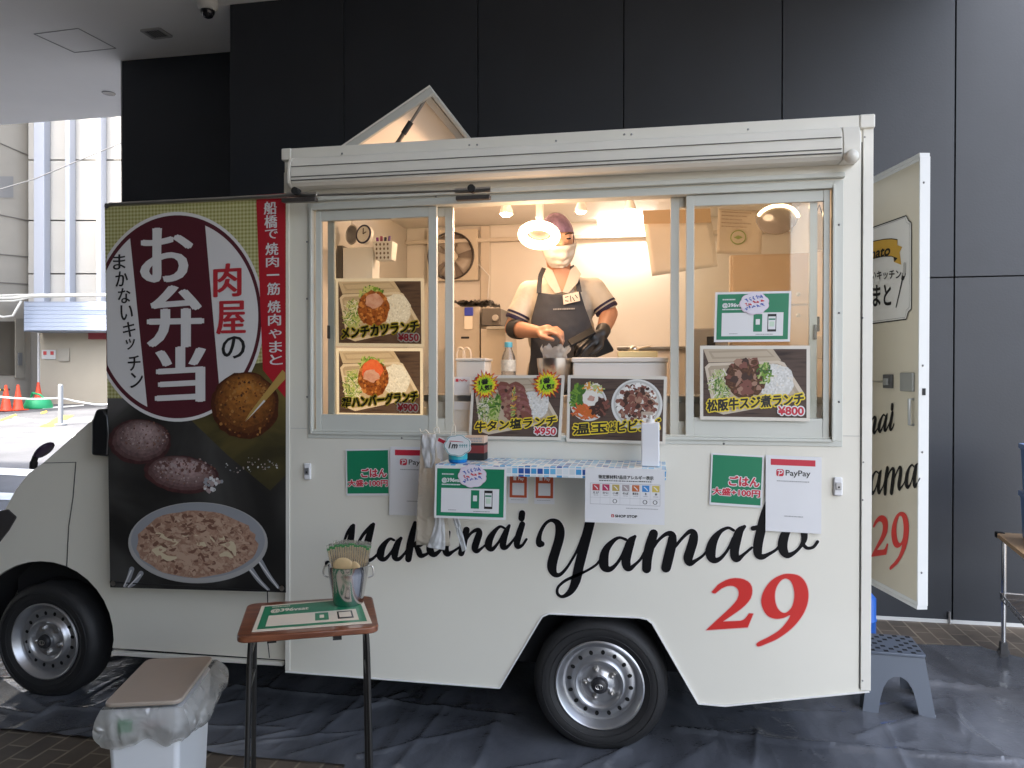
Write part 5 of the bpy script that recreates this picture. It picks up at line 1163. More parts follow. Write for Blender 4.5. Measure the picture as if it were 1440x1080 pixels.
mb = MB(); mb.box(BP(155, 826).x, BP(402, 833).x, YB-.003, YB+.003, BP(402, 832).z-.004, BP(402, 832).z+.002); part('bottom_hem', mb, M('banner_black'), ban)
mb = MB(); mb.tube(catmull([BP(376, 832), S(377, 870, -.02), S(376, 895, -.01), S(379, 925, -.005)], 5), .0022, 6); part('tie_cord', mb, m_black, ban, smooth=60)
# ================================================================== INSIDE THE TRUCK
WARM = (1.0, .64, .40)
m_white = M('white_plastic', (.72, .71, .69), .35); m_white2 = M('white_enamel', (.68, .66, .62), .3)
ZS = 1.50
mb = MB(); mb.box(-.80, .98, .066, .44, ZS-.03, ZS); ctr = part('service_counter', mb, m_steel, truck, bevel=.003)
mb = MB(); mb.box(-.78, .96, .075, .42, ZF, ZS-.0305); part('counter_front', mb, m_inner, ctr)
def point(name, loc, e, r=.03, color=WARM):
    l = bpy.data.lights.new(name, 'POINT'); l.energy = e; l.shadow_soft_size = r; l.color = color; o = bpy.data.objects.new(name, l); col.objects.link(o); o.location = loc; return o
m_bulb = M('warm_bulb', (1, 1, 1), .5, emit=(1.0, .72, .40), es=1.6); m_tubel = M('white_tube', (1, 1, 1), .5, emit=(1.0, .93, .82), es=1.3)
# three spot bulbs
for i, (px, py, y, r_, lab) in enumerate(((712, 300, .55, .032, 'leftmost glowing spot bulb under the truck ceiling'), (817, 296.5, .62, .028, 'glowing spot bulb just right of the cook\'s head'), (886, 294, .80, .028, 'glowing spot bulb above the white tube lamp'))):
    c = S(px, py, y); t = thing('spot_lamp', lab, 'lamp', (c.x, c.y, 2.548), group='spot bulbs under the truck ceiling')
    mb = MB(); mb.lathe([(.0, -.018), (r_*.7, -.014), (r_, .0), (r_*.9, .012)], c, n=20); part('bulb', mb, m_bulb, t, smooth=60)
    mb = MB(); mb.lathe([(r_*1.06, -.004), (r_*1.05, .012), (r_*.6, .045), (r_*.45, .07), (r_*.45, 2.546-c.z)], c, n=20, caps=False); part('holder', mb, m_white, t, smooth=40)
    point('spot_light', c+V(0, -.02, -.045), (2.3, .55, .34)[i], .03)
# ring lamp over the counter
def ring_lamp(px, py, y, R_, r_, tilt, lab, stem, power, yawt=0.):
    c = S(px, py, y); t = thing('ring_lamp', lab, 'lamp', c)
    Mt = Euler((tilt, 0, yawt)).to_matrix(); tor = []
    mb = MB(); pts = [c+Mt @ V(R_*math.cos(2*math.pi*k/40), R_*math.sin(2*math.pi*k/40), 0) for k in range(40)]
    mb.tube(pts, r_, 14, closed=True); part('glowing_ring', mb, m_bulb, t, smooth=80)
    mb = MB(); mb.lathe([(R_*.62, .012), (R_*.45, .03), (.024, .045), (.022, .06)], c, Mt @ V(0, 0, 1), 28, caps=False); mb.lathe([(.0, .002), (R_*.5, .004), (R_*.64, .012)], c, Mt @ V(0, 0, 1), 28, caps=False); part('lamp_body', mb, M('warm_white_body', (.16, .14, .11), .5), t, smooth=50)
    mb = MB(); top = c+Mt @ V(0, 0, .05); mb.tube([top, top+V(0, .0, .03), V(top.x, top.y, stem)], .017, 14); part('stem', mb, m_white, t, smooth=50)
    point('ring_light', c+V(0, -.10, -.16), power, .07); return t
ring_lamp(758, 331, .14, .073, .021, R(-26), 'glowing ring lamp hanging in front of the cook\'s face', 2.546, .75)
# round lamp behind the right window
c = S(1093, 312, .30); t = thing('round_lamp', 'round dish lamp with a bright rim behind the top of the right window', 'lamp', c)
Mt = Euler((R(-38), R(4), 0)).to_matrix()
mb = MB(); mb.lathe([(.0, .0), (.07, .002), (.085, .012), (.09, .03), (.06, .05), (.02, .06)], c, Mt @ V(0, 0, 1), 36, caps=False); part('dish', mb, M('lamp_dish', (.22, .19, .17), .15, spec=.8), t, smooth=60)
mb = MB(); mb.tube([c+Mt @ V(.088*math.cos(R(200+k*7)), .088*math.sin(R(200+k*7)), .004) for k in range(21)], .007, 10); part('glowing_rim', mb, m_bulb, t, smooth=70)
mb = MB(); mb.tube([c+Mt @ V(0, 0, .055), V(c.x, c.y+.05, 2.546)], .014, 10); part('stem', mb, m_white, t)
point('round_light', c+V(-.1, -.05, -.2), .35, .06)
# white tube lamp on the back wall
a, b = S(841, 312, 1.50), S(910, 309, 1.50); zt = a.z
t = thing('tube_lamp', 'bright white tube lamp on the back wall right of the cook', 'lamp', (a.x, 1.5, zt))
mb = MB(); mb.box(a.x, b.x+.05, 1.46, 1.50, zt-.03, zt+.035); part('tube', mb, m_tubel, t, bevel=.008)
mb = MB(); mb.box(a.x-.01, b.x+.06, 1.5005, 1.56, zt-.012, zt+.04); part('housing', mb, m_white, t, bevel=.006)
al = bpy.data.lights.new('tube_light', 'AREA'); al.shape = 'RECTANGLE'; al.size = .4; al.size_y = .05; al.energy = .45; al.color = (1, .93, .82); ao = bpy.data.objects.new('tube_light', al); col.objects.link(ao); ao.location = ((a.x+b.x)/2, 1.48, zt-.04); ao.rotation_euler = (R(25), 0, 0)
# exhaust fan on the back wall
yf = 1.60
t = thing('exhaust_fan', 'square cream exhaust fan with dark round opening on the back wall', 'fan', S(637, 395, yf))
p0, p1 = S(601, 395, yf-.04), S(672, 322, yf-.04); fc = S(634, 360, yf-.042); fr = (S(666, 360, yf-.042)-fc).length
mb = MB(); n = 48
lo_ = [(fc.x+fr*math.cos(2*math.pi*k/n), fc.z+fr*math.sin(2*math.pi*k/n)) for k in range(n)]
fill_xz(mb, [[(p0.x, p0.z), (p1.x, p0.z), (p1.x, p1.z), (p0.x, p1.z)], lo_], yf-.045, 0, .045); part('housing', mb, M('fan_cream', (.60, .54, .44), .4), t, bevel=.004)
mb = MB(); mb.tube([V(x, yf-.045, z) for x, z in lo_], .006, 8, closed=True); part('opening_rim', mb, M('fan_dark', (.05, .04, .035), .4), t, smooth=60)
mb = MB(); mb.lathe([(fr, 0), (fr, .002)], (fc.x, yf-.006, fc.z), (0, 1, 0), 40); part('duct', mb, M('duct_brown', (.22, .18, .15), .6), t)
mb = MB(); mb.lathe([(.0, -.036), (.03, -.034), (.038, -.024), (.038, -.01)], (fc.x, yf, fc.z), (0, 1, 0), 24); part('hub', mb, M('fan_cream'), t, smooth=50)
for k in range(5):
    mb = MB(); a0 = 2*math.pi*k/5+.3; vs = []
    for i in range(7):
        aa = a0+i*.145
        for rr in (.036, fr*.5, fr*.92): vs.append((fc.x+rr*math.cos(aa), yf-.012-.016*(1-i/6.), fc.z+rr*math.sin(aa)))
    mb.add(vs, [[i*3+j, i*3+j+1, i*3+j+4, i*3+j+3] for i in range(6) for j in range(2)]); part('blade', mb, M('blade_grey', (.40, .35, .30), .4), t, smooth=60, solid=.003)
mb = MB(); q = S(688, 388, yf-.05); mb.tube([S(673, 372, yf-.02), q, S(686, 420, yf-.02)], .004, 6); part('pull_cord', mb, m_white, t)
# equipment left of the cook
yb0 = 1.05
mb = MB(); mb.box(XL+.04, -.30, .70, 1.58, ZF, 1.42); part('work_bench', mb, m_steel, truck, bevel=.004)
def px_box(nm, x0, y0, x1, y1, y, dep, mm, par, bev=.004, zfloor=None):
    a, b = S(x0, y1, y), S(x1, y0, y); mb = MB(); mb.box(a.x, b.x, y, y+dep, zfloor if zfloor else min(a.z, b.z), max(a.z, b.z)); return part(nm, mb, mm, par, bevel=bev)
t = thing('kitchen_machine', 'stainless cabinet with crumpled black tray on top left of the cook', 'machine', S(660, 530, .98))
m_warmst = M('warm_stainless', (.56, .50, .43), .34, metal=.75, var=(6, .08))
px_box('cabinet', 639, 431, 675, 530, .98, .3, m_warmst, t, zfloor=1.421); px_box('slot', 648, 473, 660, 476.5, .978, .01, m_chas, t)
mb = MB(); a, b = S(638, 431, .98), S(689, 417, .98)
mb.sheet(lambda u, v: (a.x+(b.x-a.x)*u, .97+.3*v, a.z+.004+abs(.040*mnoise.noise(Vector((u*7, v*4, 2))))+.014), 26, 10); part('crumpled_tray', mb, M('black_foil', (.02, .018, .016), .3), t, smooth=40, solid=.004)
t = thing('coffee_machine', 'grey machine with dark control panel standing between cabinet and cook', 'machine', S(692, 530, .90))
px_box('body', 676, 462, 711, 530, .90, .34, m_warmst, t, zfloor=1.421); px_box('control_panel', 677, 433, 704, 458, .92, .28, M('panel_dark', (.10, .09, .08), .35), t, .006); px_box('drip_tray', 684, 458.5, 712, 463, .87, .3, m_steel, t, .003)
mb = MB(); mb.lathe([(.018, 0), (.016, -.02), (0, -.021)], S(697, 447, .918), (0, 1, 0), 20); part('dial', mb, M('dial_grey', (.35, .33, .3), .4), t, smooth=40)
t = thing('hanging_tag', 'blue topped white tag clipped to the stainless cabinet', 'tag', S(658, 462, .97))
px_box('clip', 653, 432, 665, 444, .968, .01, M('tag_blue', (.03, .05, .35), .4), t, .002); px_box('card', 653, 444.5, 664.5, 463, .97, .004, M('tag_card', (.70, .62, .50), .5), t, .001)
# things on the serving counter
b0 = S(661, 524, .16); t = thing('tissue_box', 'white lidded box on the counter left of the water bottle', 'box', (b0.x, .2, ZS))
px_box('body', 641, 508, 682, 540, .12, .14, m_white2, t, .006, ZS+.0005); px_box('lid', 640, 503.5, 683, 507.5, .115, .15, m_white2, t, .003)
t = thing('tongs', 'pair of pale looped tongs standing behind the white lidded box', 'tongs', S(650, 510, .30))
mb = MB()
for dx in (0, 9): mb.tube(catmull([S(643+dx, 515, .30), S(642+dx, 498, .30), S(646+dx, 489.5, .30), S(652+dx, 494, .30), S(653+dx, 515, .30)], 5), .006, 8)
part('loop', mb, M('tong_cream', (.62, .52, .40), .4), t, smooth=60)
bx = S(715, 500, .20).x; zb = ZS; ht = S(715, 481, .20).z-zb
t = thing('water_bottle', 'clear plastic bottle with light blue cap on the counter', 'bottle', (bx, .20, zb))
k_ = (S(725.5, 500, .2).x-S(704.8, 500, .2).x)/2
mb = MB(); mb.lathe([(.0, .002), (k_*.8, .002), (k_, .012), (k_*.96, ht*.25), (k_, ht*.3), (k_*.96, ht*.45), (k_, ht*.62), (k_*.85, ht*.73), (k_*.48, ht*.86), (k_*.46, ht*.92)], (bx, .2, zb), n=28); part('body', mb, glass_mat('bottle_plastic', (.93, .95, .96), .06, .05, .80, (.75, .74, .70)), t, smooth=50)
mb = MB(); mb.lathe([(k_*.93, .006), (k_*.93, ht*.30)], (bx, .2, zb), n=28); part('drink', mb, M('pale_drink', (.68, .55, .34), .1, trans=.5), t, smooth=60)
mb = MB(); mb.lathe([(k_*1.01, ht*.44), (k_*1.01, ht*.66)], (bx, .2, zb), n=28, caps=False); part('label', mb, M('bottle_label', (.62, .60, .52), .4, var=(50, .25)), t, smooth=60)
mb = MB(); mb.lathe([(k_*.54, ht*.90), (k_*.54, ht*.99), (k_*.46, ht)], (bx, .2, zb), n=24); part('cap', mb, M('cap_blue', (.10, .42, .58), .4), t, smooth=40)
cx = S(780.5, 515, .17).x; rb = (S(806, 505, .17).x-S(755, 505, .17).x)/2; zt2 = S(780, 504, .17).z
t = thing('steel_bowl', 'steel bowl with dark inside holding a crumpled clear bag', 'bowl', (cx, .17, ZS))
mb = MB(); h_ = zt2-ZS; mb.lathe([(rb*.5, .001), (rb*.82, h_*.35), (rb*.97, h_*.8), (rb, h_), (rb*.985, h_), (rb*.93, h_*.78), (rb*.78, h_*.36), (rb*.45, .006), (0, .005)], (cx, .17, ZS), n=40); part('body', mb, m_steel, t, smooth=60)
mb = MB(); mb.lathe([(0, h_*.86), (rb*.9, h_*.9)], (cx, .17, ZS), n=30, caps=False); part('contents', mb, M('dark_sauce', (.02, .018, .015), .1), t)
a, b = S(760, 505, .17), S(800, 486, .17); t = thing('plastic_bag', 'crumpled translucent plastic bag standing in the steel bowl', 'bag', ((a.x+b.x)/2, .17, zt2))
def bagf(u, v):
    an = 2*math.pi*u; n_ = mnoise.noise(Vector((math.cos(an)*2.2, math.sin(an)*2.2, v*3))); r_ = rb*(.62+.16*v+.20*n_*v)
    return (cx+r_*math.cos(an), .17+r_*.6*math.sin(an), zt2-.015+(b.z-zt2+.01)*v*(1+.35*mnoise.noise(Vector((math.cos(an)*3, math.sin(an)*3, 9)))))
m_bag = glass_mat('clear_bag', (.97, .97, .96), .05, .12, .45, (.78, .76, .72))
mb = MB(); mb.sheet(bagf, 44, 10); part('film', mb, m_bag, t, smooth=35)
a, b = S(806, 526, .12), S(938, 503, .12)
t = thing('foam_box', 'long white foam box on the counter right of the steel bowl', 'box', ((a.x+b.x)/2, .2, ZS))
mb = MB(); mb.box(a.x, b.x, .10, .40, ZS+.0005, b.z-.02); part('body', mb, m_white, t, bevel=.008); mb = MB(); mb.box(a.x-.006, b.x+.006, .095, .405, b.z-.0195, b.z+.002); part('lid', mb, m_white, t, bevel=.006)
a, b = S(869, 503, .2), S(925, 494.5, .2)
t = thing('food_tray', 'pale tray of yellow food with steel ladle on the foam box', 'tray', ((a.x+b.x)/2, .22, b.z-.03))
mb = MB(); zz = S(930, 503, .12).z+.0022; mb.box(a.x, b.x, .16, .34, zz, zz+.028); part('tray', mb, M('tray_cream', (.72, .62, .34), .4), t, bevel=.006)
mb = MB(); mb.ball(S(891, 491, .22), (.024, .02, .016)); mb.tube([S(891, 491, .22), S(915, 486, .3)], .004, 8); part('ladle', mb, m_steel, t, smooth=60)
a, b = S(870, 530, 1.12), S(946, 487, 1.12)
t = thing('back_counter', 'low stainless back counter behind the cook on the right', 'counter', ((a.x+b.x)/2, 1.3, ZF))
mb = MB(); mb.box(a.x, 1.015, 1.12, 1.56, ZF+.0005, b.z-.02); part('cabinet', mb, m_inner, t, bevel=.004); mb = MB(); mb.box(a.x-.01, 1.017, 1.10, 1.565, b.z-.0195, b.z); part('top', mb, m_steel, t, bevel=.004)
# cupboard with two doors on the right, grey box, papers
yc = 1.00
a, b = S(1027, 500, yc), S(1139, 355, yc)
t = thing('cupboard', 'pale wood cupboard with two stacked doors behind the right window', 'cupboard', ((a.x+b.x)/2, yc+.25, ZF))
m_cup = M('cupboard_peach', (.66, .52, .38), .45, var=(2, .04)); xr_ = min(b.x, 1.018)
mb = MB(); mb.box(a.x, xr_, yc+.016, yc+.55 if yc+.55 < 1.09 else 1.095, b.z-1.25, b.z); part('carcass', mb, m_cup, t, bevel=.003)
zm = S(1080, 429.5, yc).z
for z0, z1 in ((zm+.004, b.z-.008), (b.z-1.24, zm-.004)):
    mb = MB(); mb.box(a.x+.01, xr_-.006, yc, yc+.0155, z0, z1); d_ = part('door', mb, m_cup, t, bevel=.003)
    mb = MB(); mb.lathe([(.006, 0), (.008, -.01), (.011, -.016), (0, -.02)], V(xr_-.06, yc, z0+.05 if z0 > zm else z1-.05), (0, 1, 0), 14); part('knob', mb, m_steel, d_, smooth=50)
t = thing('grey_case', 'grey storage case standing low behind the right window left of the cupboard', 'case', S(1000, 560, .70))
px_box('body', 974, 461, 1024, 600, .70, .3, M('case_grey', (.30, .27, .24), .5), t, .008); px_box('buckle', 994, 473, 1006, 487, .694, .006, m_chas, t, .002)
def hung_paper(name, label, tl, tr, bl, br, y, mat, nb=3, cat='paper'):
    t = thing(name, label, cat, S(*bl, y)); P0, P1, P2, P3 = S(*tl, y), S(*tr, y), S(*bl, y), S(*br, y)
    mb = MB(); mb.sheet(lambda u, v: P0.lerp(P1, u).lerp(P2.lerp(P3, u), v)+V(0, .012*math.sin(u*3+v*2), 0), 12, 10); part('sheet', mb, mat, t, smooth=60, solid=.001); return t
m_thin = M('thin_paper', (.80, .75, .68), .6, trans=.4, var=(4, .04))
t = hung_paper('hanging_paper', 'large sheet of thin paper hanging askew behind the right sash bars', (905, 314), (1001, 311), (917, 388), (1009, 375), .62, m_thin)
mb = MB(); q = [S(904, 296, .61), S(999, 293, .61), S(1000, 313, .61), S(905, 315, .61)]; mb.poly(q); part('tape_strip', mb, M('tape_tan', (.52, .38, .24), .5), t)
t = hung_paper('certificate', 'pale notice sheet with round green emblem taped above the cupboard', (1010, 293), (1072, 296), (1008, 356), (1070, 358), .70, M('notice_paper', (.78, .70, .60), .6, trans=.3))
c = S(1038, 334, .70); mb = MB(); mb.tube([c+V(.035*math.cos(k*math.pi/16), -.006, .033*math.sin(k*math.pi/16)) for k in range(32)], .003, 6, closed=True)
m_em = M('emblem_green', (.30, .38, .12), .5)
mb.poly([c+V(-.022, -.005, 0), c+V(0, -.005, .010), c+V(.022, -.005, 0), c+V(0, -.005, -.010)]); part('emblem', mb, m_em, t)
mb = MB(); F = Fr(S(1010, 293, .689), S(1072, 296, .689), S(1009, 356, .689))
for k in range(5): tiny(mb, F, .08, .06+k*.08, .75-.1*(k % 3), .085+k*.08, 0, .002, 10)
part('lettering', mb, M('faded_print', (.42, .33, .25), .6), t)
t = thing('paper_bag', 'white paper bag hanging behind the right edge of the right window', 'bag', S(1152, 350, .2))
px_box('body', 1146, 300, 1158, 352, .2, .06, m_white, t, .006); mb = MB(); mb.tube([S(1148, 300, .21), S(1152, 288, .21), S(1156, 300, .21)], .003, 6); part('handle', mb, m_chas, t)
t = thing('wall_bracket', 'dark tool hook and pale tub behind the right window edge', 'bracket', S(1150, 470, .3)); px_box('tub', 1146, 472, 1158, 505, .3, .1, m_white2, t, .006); px_box('hook', 1147, 445, 1153, 466, .31, .03, m_chas, t, .003)
# upper left inside the left window
t = thing('storage_box', 'white upright box behind the left window above the self-glowing posters', 'box', S(500, 395, .42))
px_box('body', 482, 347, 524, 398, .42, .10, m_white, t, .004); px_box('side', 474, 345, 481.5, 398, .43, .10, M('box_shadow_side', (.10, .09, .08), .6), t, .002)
t = thing('kitchen_scale', 'round white dial scale with navy rim leaning on the white box', 'scale', S(513, 346, .45))
c = S(513, 330, .45); mb = MB(); rx = .062; mb.lathe([(0, -.012), (.040, -.012), (.047, -.006), (.048, .012), (0, .014)], c, V(.35, 1, -.1), 32); part('dial', mb, m_white, t, smooth=40)
ax_ = V(.35, 1, -.1).normalized(); mb = MB(); xx = V(0, 0, 1).cross(ax_).normalized(); yy = ax_.cross(xx); mb.tube([c-ax_*.010+(xx*math.cos(k*math.pi/16)+yy*math.sin(k*math.pi/16))*.044 for k in range(32)], .005, 8, closed=True); part('rim', mb, M('rim_navy', (.02, .02, .06), .4), t, smooth=60)
mb = MB(); mb.bar(c-ax_*.014, c-ax_*.014+yy*.03, .003, .003); mb.bar(c-ax_*.014, c-ax_*.014-xx*.02+yy*.01, .003, .003); part('pointer', mb, m_chas, t)
t = thing('strainer', 'grey round strainer hanging beside the white dial scale', 'strainer', S(495, 346, .5))
c = S(495, 330, .5); mb = MB(); mb.lathe([(.002, .03), (.03, .02), (.046, -.0), (.048, -.004)], c, V(.6, 1, 0), 28, caps=False); part('mesh_bowl', mb, M('mesh_grey', (.32, .31, .32), .4, metal=.5, bump=(300, .4)), t, smooth=60)
mb = MB(); ax_ = V(.6, 1, 0).normalized(); xx = V(0, 0, 1).cross(ax_).normalized(); mb.tube([c+(xx*math.cos(k*math.pi/14)+V(0, 0, 1)*math.sin(k*math.pi/14))*.048 for k in range(28)], .004, 8, closed=True); mb.tube([c+V(0, 0, .048), c+V(0, 0, .09)], .003, 6); part('rim', mb, m_steel, t, smooth=60)
t = thing('pen_basket', 'white perforated basket holding purple pens behind the left window', 'basket', S(538, 366, .40))
a, b = S(525, 366, .40), S(553, 339, .40); mb = MB(); w_, h_ = b.x-a.x, b.z-a.z
mb.hexa([(a.x+.012, .40, a.z), (b.x-.008, .40, a.z), (b.x-.008, .46, a.z), (a.x+.012, .46, a.z), (a.x, .39, b.z), (b.x, .39, b.z), (b.x, .47, b.z), (a.x, .47, b.z)]); part('basket', mb, m_white, t, bevel=.004)
mb = MB()
for i in range(4):
    for j in range(4):
        q = V(a.x+.012+w_*.75*(i+.4)/4, .3905+.009*(1-j/4.)-.0025, a.z+h_*(j+.55)/4.3); mb.poly([q+V(.005*math.cos(k*math.pi/5), 0, .007*math.sin(k*math.pi/5)) for k in range(10)])
part('hole', mb, M('hole_brown', (.16, .11, .07), .7), t)['kind'] = 'stuff'
for k, (c_, nm) in enumerate((((.22, .04, .25), 'pen_purple'), ((.30, .05, .12), 'pen_red'), ((.03, .03, .05), 'pen_black'), ((.12, .06, .22), 'pen_violet'))):
    mb = MB(); q = V(a.x+.015+k*.016, .43, b.z-.03); mb.tube([q, q+V(.006*(k-1), .0, .055+.006*(k % 2))], .007, 8); part('pen', mb, M(nm, c_, .4), t)
t = thing('wall_switch', 'small dark switch and socket strip on the bulkhead left of the posters', 'switch', S(458, 480, .6)); px_box('strip', 455, 300, 463, 560, .62, .05, M('strip_tan', (.50, .42, .33), .5), t, .004); px_box('switch', 457, 455, 465, 470, .60, .019, m_chas, t, .002)

# ------------------------------------------------------------------ the cook
m_skin = M('skin', (.50, .25, .15), .45, sub=.08, var=(9, .06)); m_shirt = M('cream_shirt', (.60, .54, .45), .8, bump=(16, .9)); m_apron = M('charcoal_apron', (.055, .058, .068), .85, var=(14, .12), bump=(260, .2))
m_hair = M('black_hair', (.012, .009, .008), .5); m_net = M('plum_cap', (.20, .12, .20), .6, var=(40, .25), bump=(60, .5)); m_mask = M('white_mask', (.60, .55, .48), .75, bump=(120, .1)); m_glove = M('black_glove', (.018, .018, .02), .45); m_stripe = M('navy_stripe', (.02, .014, .05), .7)
YP = .44
Pp = lambda x, y, yy: S(x, y, yy)
def capsule(mb, a, b, ra, rb, n=16):
    a, b = Vector(a), Vector(b); d = b-a; L = d.length; d.normalize()
    prof = [(ra*math.sin(k*math.pi/12), -ra*math.cos(k*math.pi/12)) for k in range(0, 7)]+[(rb*math.cos(k*math.pi/12), L+rb*math.sin(k*math.pi/12)) for k in range(0, 7)]
    mb.lathe([(max(1e-5, r_), h) for r_, h in prof], a, d, n, caps=False)
def chain(mb, pts, rs):
    for i in range(len(pts)-1): capsule(mb, pts[i], pts[i+1], rs[i], rs[i+1])
HC = Pp(783, 337, .34); HR = V(.075, .095, .112); HM = Euler((R(15), R(-8), R(22))).to_matrix()   # face looks a little right and down
def H(x, y, z): return HC+HM @ V(x, y, z)
floor_ = ZF
hip = Pp(789, 545, .50); chest = Pp(790, 436, .48)
shL, shR = Pp(744, 411, .46), Pp(835, 407, .46); elL, wrL = Pp(721, 462, .44), Pp(758, 467, .24); elR, wrR = Pp(857, 441, .46), Pp(846, 470, .27)
person = thing('person', 'person in cream polo shirt, charcoal apron, white mask and plum cap looking down at hands', 'person', (hip.x, .5, floor_))
mb = MB()
mb.ball(HC, HR, M3=HM, nu=24, nv=16); mb.ball(H(0, -.028, -.062), (.052, .060, .055), M3=HM)           # skull and jaw
capsule(mb, H(0, -.090, -.005), H(0, -.098, -.034), .009, .013)                                    # nose
mb.ball(H(-.03, -.086, .012), .012); mb.ball(H(.03, -.086, .012), .012)                            # eyelids
capsule(mb, H(-.045, -.083, .03), H(-.012, -.093, .032), .007, .007); capsule(mb, H(.012, -.093, .032), H(.045, -.083, .03), .007, .007)
capsule(mb, H(-.02, -.083, -.066), H(.02, -.083, -.066), .008, .008)                               # lips
for s_ in (-1, 1): mb.ball(H(s_*.074, .006, -.01), (.012, .022, .034), M3=HM)                      # ears
chain(mb, [H(0, .02, -.07), Pp(789, 388, .46), Pp(790, 405, .49)], [.056, .058, .075])
mb.ball(Pp(790, 425, .49), (.165, .105, .13)); mb.ball(Pp(789, 470, .49), (.150, .105, .16)); mb.ball(Pp(789, 520, .50), (.158, .112, .15))
for sh, el, wr in ((shL, elL, wrL), (shR, elR, wrR)):
    chain(mb, [Pp(790, 412, .49), sh], [.07, .052]); chain(mb, [sh, sh.lerp(el, .5), el], [.052, .047, .041]); chain(mb, [el, el.lerp(wr, .35), wr], [.041, .040, .027])
for s_ in (-1, 1):
    kn = V(hip.x+s_*.10, .47, floor_+.50); an = V(hip.x+s_*.11, .50, floor_+.09); chain(mb, [V(hip.x+s_*.085, .50, hip.z-.02), kn, an], [.095, .062, .042]); chain(mb, [an+V(0, 0, -.03), an+V(0, -.14, -.06)], [.04, .03])
def hand(mb, wr, mid, up, side, curls, scale=1., thumb=True):
    """palm from wrist towards mid; four fingers with their own bends, thumb off the side"""
    f = (mid-wr).normalized(); u = (up-f*up.dot(f)).normalized(); s_ = f.cross(u)*side
    pl = wr+f*.045*scale; chain(mb, [wr, pl], [.024*scale, .030*scale])
    for k in range(4):
        o = wr+f*(.028+.0)*scale+s_*(-.026+.0175*k)*scale; kn = wr+f*(.082-.003*abs(k-1.3))*scale+s_*(-.030+.020*k)*scale; capsule(mb, o, kn, .0125*scale, .0115*scale)
        L = (.040, .045, .042, .033)[k]*scale; dirn = f; p = kn; ang = 0
        for j, (seg, r_) in enumerate(((L, .0100), (L*.62, .0088), (L*.5, .0076))):
            ang += curls[k][j]; dd = f*math.cos(ang)-u*math.sin(ang)+s_*(.06*(k-1.5)); dd.normalize(); q = p+dd*seg; capsule(mb, p, q, r_*scale*1.05, r_*scale*.95, 12); p = q
    if thumb:
        t0 = wr+f*.02*scale-s_*.024*scale; t1 = t0+(f*.6-s_*.7-u*.25).normalized()*.042*scale; t2 = t1+(f*.95-s_*.05-u*.35).normalized()*.032*scale; t3 = t2+(f*.9+s_*.25-u*.4).normalized()*.026*scale
        chain(mb, [t0, t1, t2, t3], [.015*scale, .0125*scale, .011*scale, .009*scale])
midL = Pp(781, 464, .20)
hand(mb, wrL, midL, V(0, -.35, 1), -1, [(.35, .6, .5), (.55, .9, .7), (.7, 1.1, .8), (.8, 1.2, .9)], 1.02)
part('body', mb, m_skin, person, remesh=.0055)
# shirt: torso, collar and short sleeves
mb = MB(); cL, cR = shL.lerp(elL, .60), shR.lerp(elR, .62)
mb.ball(Pp(790, 425, .49), (.182, .122, .14)); mb.ball(Pp(789, 470, .49), (.168, .120, .17)); mb.ball(Pp(789, 525, .50), (.172, .125, .15))
for sh, c_ in ((shL, cL), (shR, cR)): chain(mb, [Pp(790, 412, .49), sh], [.078, .056]); chain(mb, [sh, sh.lerp(c_, .5), c_], [.058, .058, .060])
chain(mb, [Pp(789, 392, .478), Pp(790, 404, .49)], [.066, .085])
shirt = part('shirt', mb, m_shirt, person, remesh=.007)
for sh, c_ in ((shL, cL), (shR, cR)):
    d_ = (c_-sh).normalized(); e_ = c_+d_*.030; mb = MB(); mb.lathe([(.0575, -.012), (.0585, 0.), (.056, .006), (.045, .006)], e_, d_, 30, caps=False); mb.lathe([(.0595, -.030), (.0605, -.021), (.0595, -.019)], e_, d_, 30, caps=False); part('cuff_stripe', mb, m_stripe, person, smooth=60)
for s_ in (-1, 1):
    mb = MB(); n0 = Pp(789, 381, .475)
    def colf(u, v, s_=s_):
        a = math.pi*(.06+.86*u); p = V(s_*.066*math.sin(a), .062*math.cos(math.pi-a)*1.0, 0); out = V(s_*math.sin(a), -math.cos(a)*-1 if False else math.cos(math.pi-a), 0)
        return n0+V(0, .0, .012)+p+out*(.020*v)+V(0, 0, -.045*v-.030*(1-u)*0-.05*max(0, u-.65))
    mb.sheet(colf, 16, 4); part('collar', mb, m_shirt, person, smooth=60, solid=.004)
mb = MB(); mb.poly([S(x, y, .362) for x, y in ((774, 382), (782, 378), (796, 377), (805, 381), (799, 396), (790.5, 411), (783, 400))]); part('neckline', mb, m_skin, person)
for L in (((769, 375), (777, 380), (790, 411), (781, 413), (771, 400), (764, 388)), ((809, 373), (802, 379), (791, 411), (799, 413), (812, 398), (817, 385))):
    mb = MB(); mb.prism([S(x, y, .352) for x, y in L], (0, .006, 0)); part('collar_flap', mb, m_shirt, person, bevel=.002)
# apron: bib and skirt follow the body, with straps, name tag
def body_y(x, z):
    best = .40
    for c_, r_ in ((Pp(790, 425, .49), (.182, .122, .14)), (Pp(789, 470, .49), (.168, .120, .17)), (Pp(789, 525, .50), (.172, .125, .15))):
        q = 1-((x-c_.x)/r_[0])**2-((z-c_.z)/r_[1])**2
        if q > 0: best = min(best, c_.y-r_[1]*math.sqrt(q)) if False else min(best, c_.y-r_[1 if False else 1]*math.sqrt(q))
    return best
edge_l = [(757, 411), (752, 430), (747, 450), (746, 470), (746, 500), (741, 540), (738, 640)]; edge_r = [(816, 410), (822, 430), (830, 452), (836, 470), (838, 500), (842, 540), (846, 640)]
def at_edge(E, v):
    t = v*(len(E)-1); i = min(len(E)-2, int(t)); k = t-i; return E[i][0]*(1-k)+E[i+1][0]*k, E[i][1]*(1-k)+E[i+1][1]*k
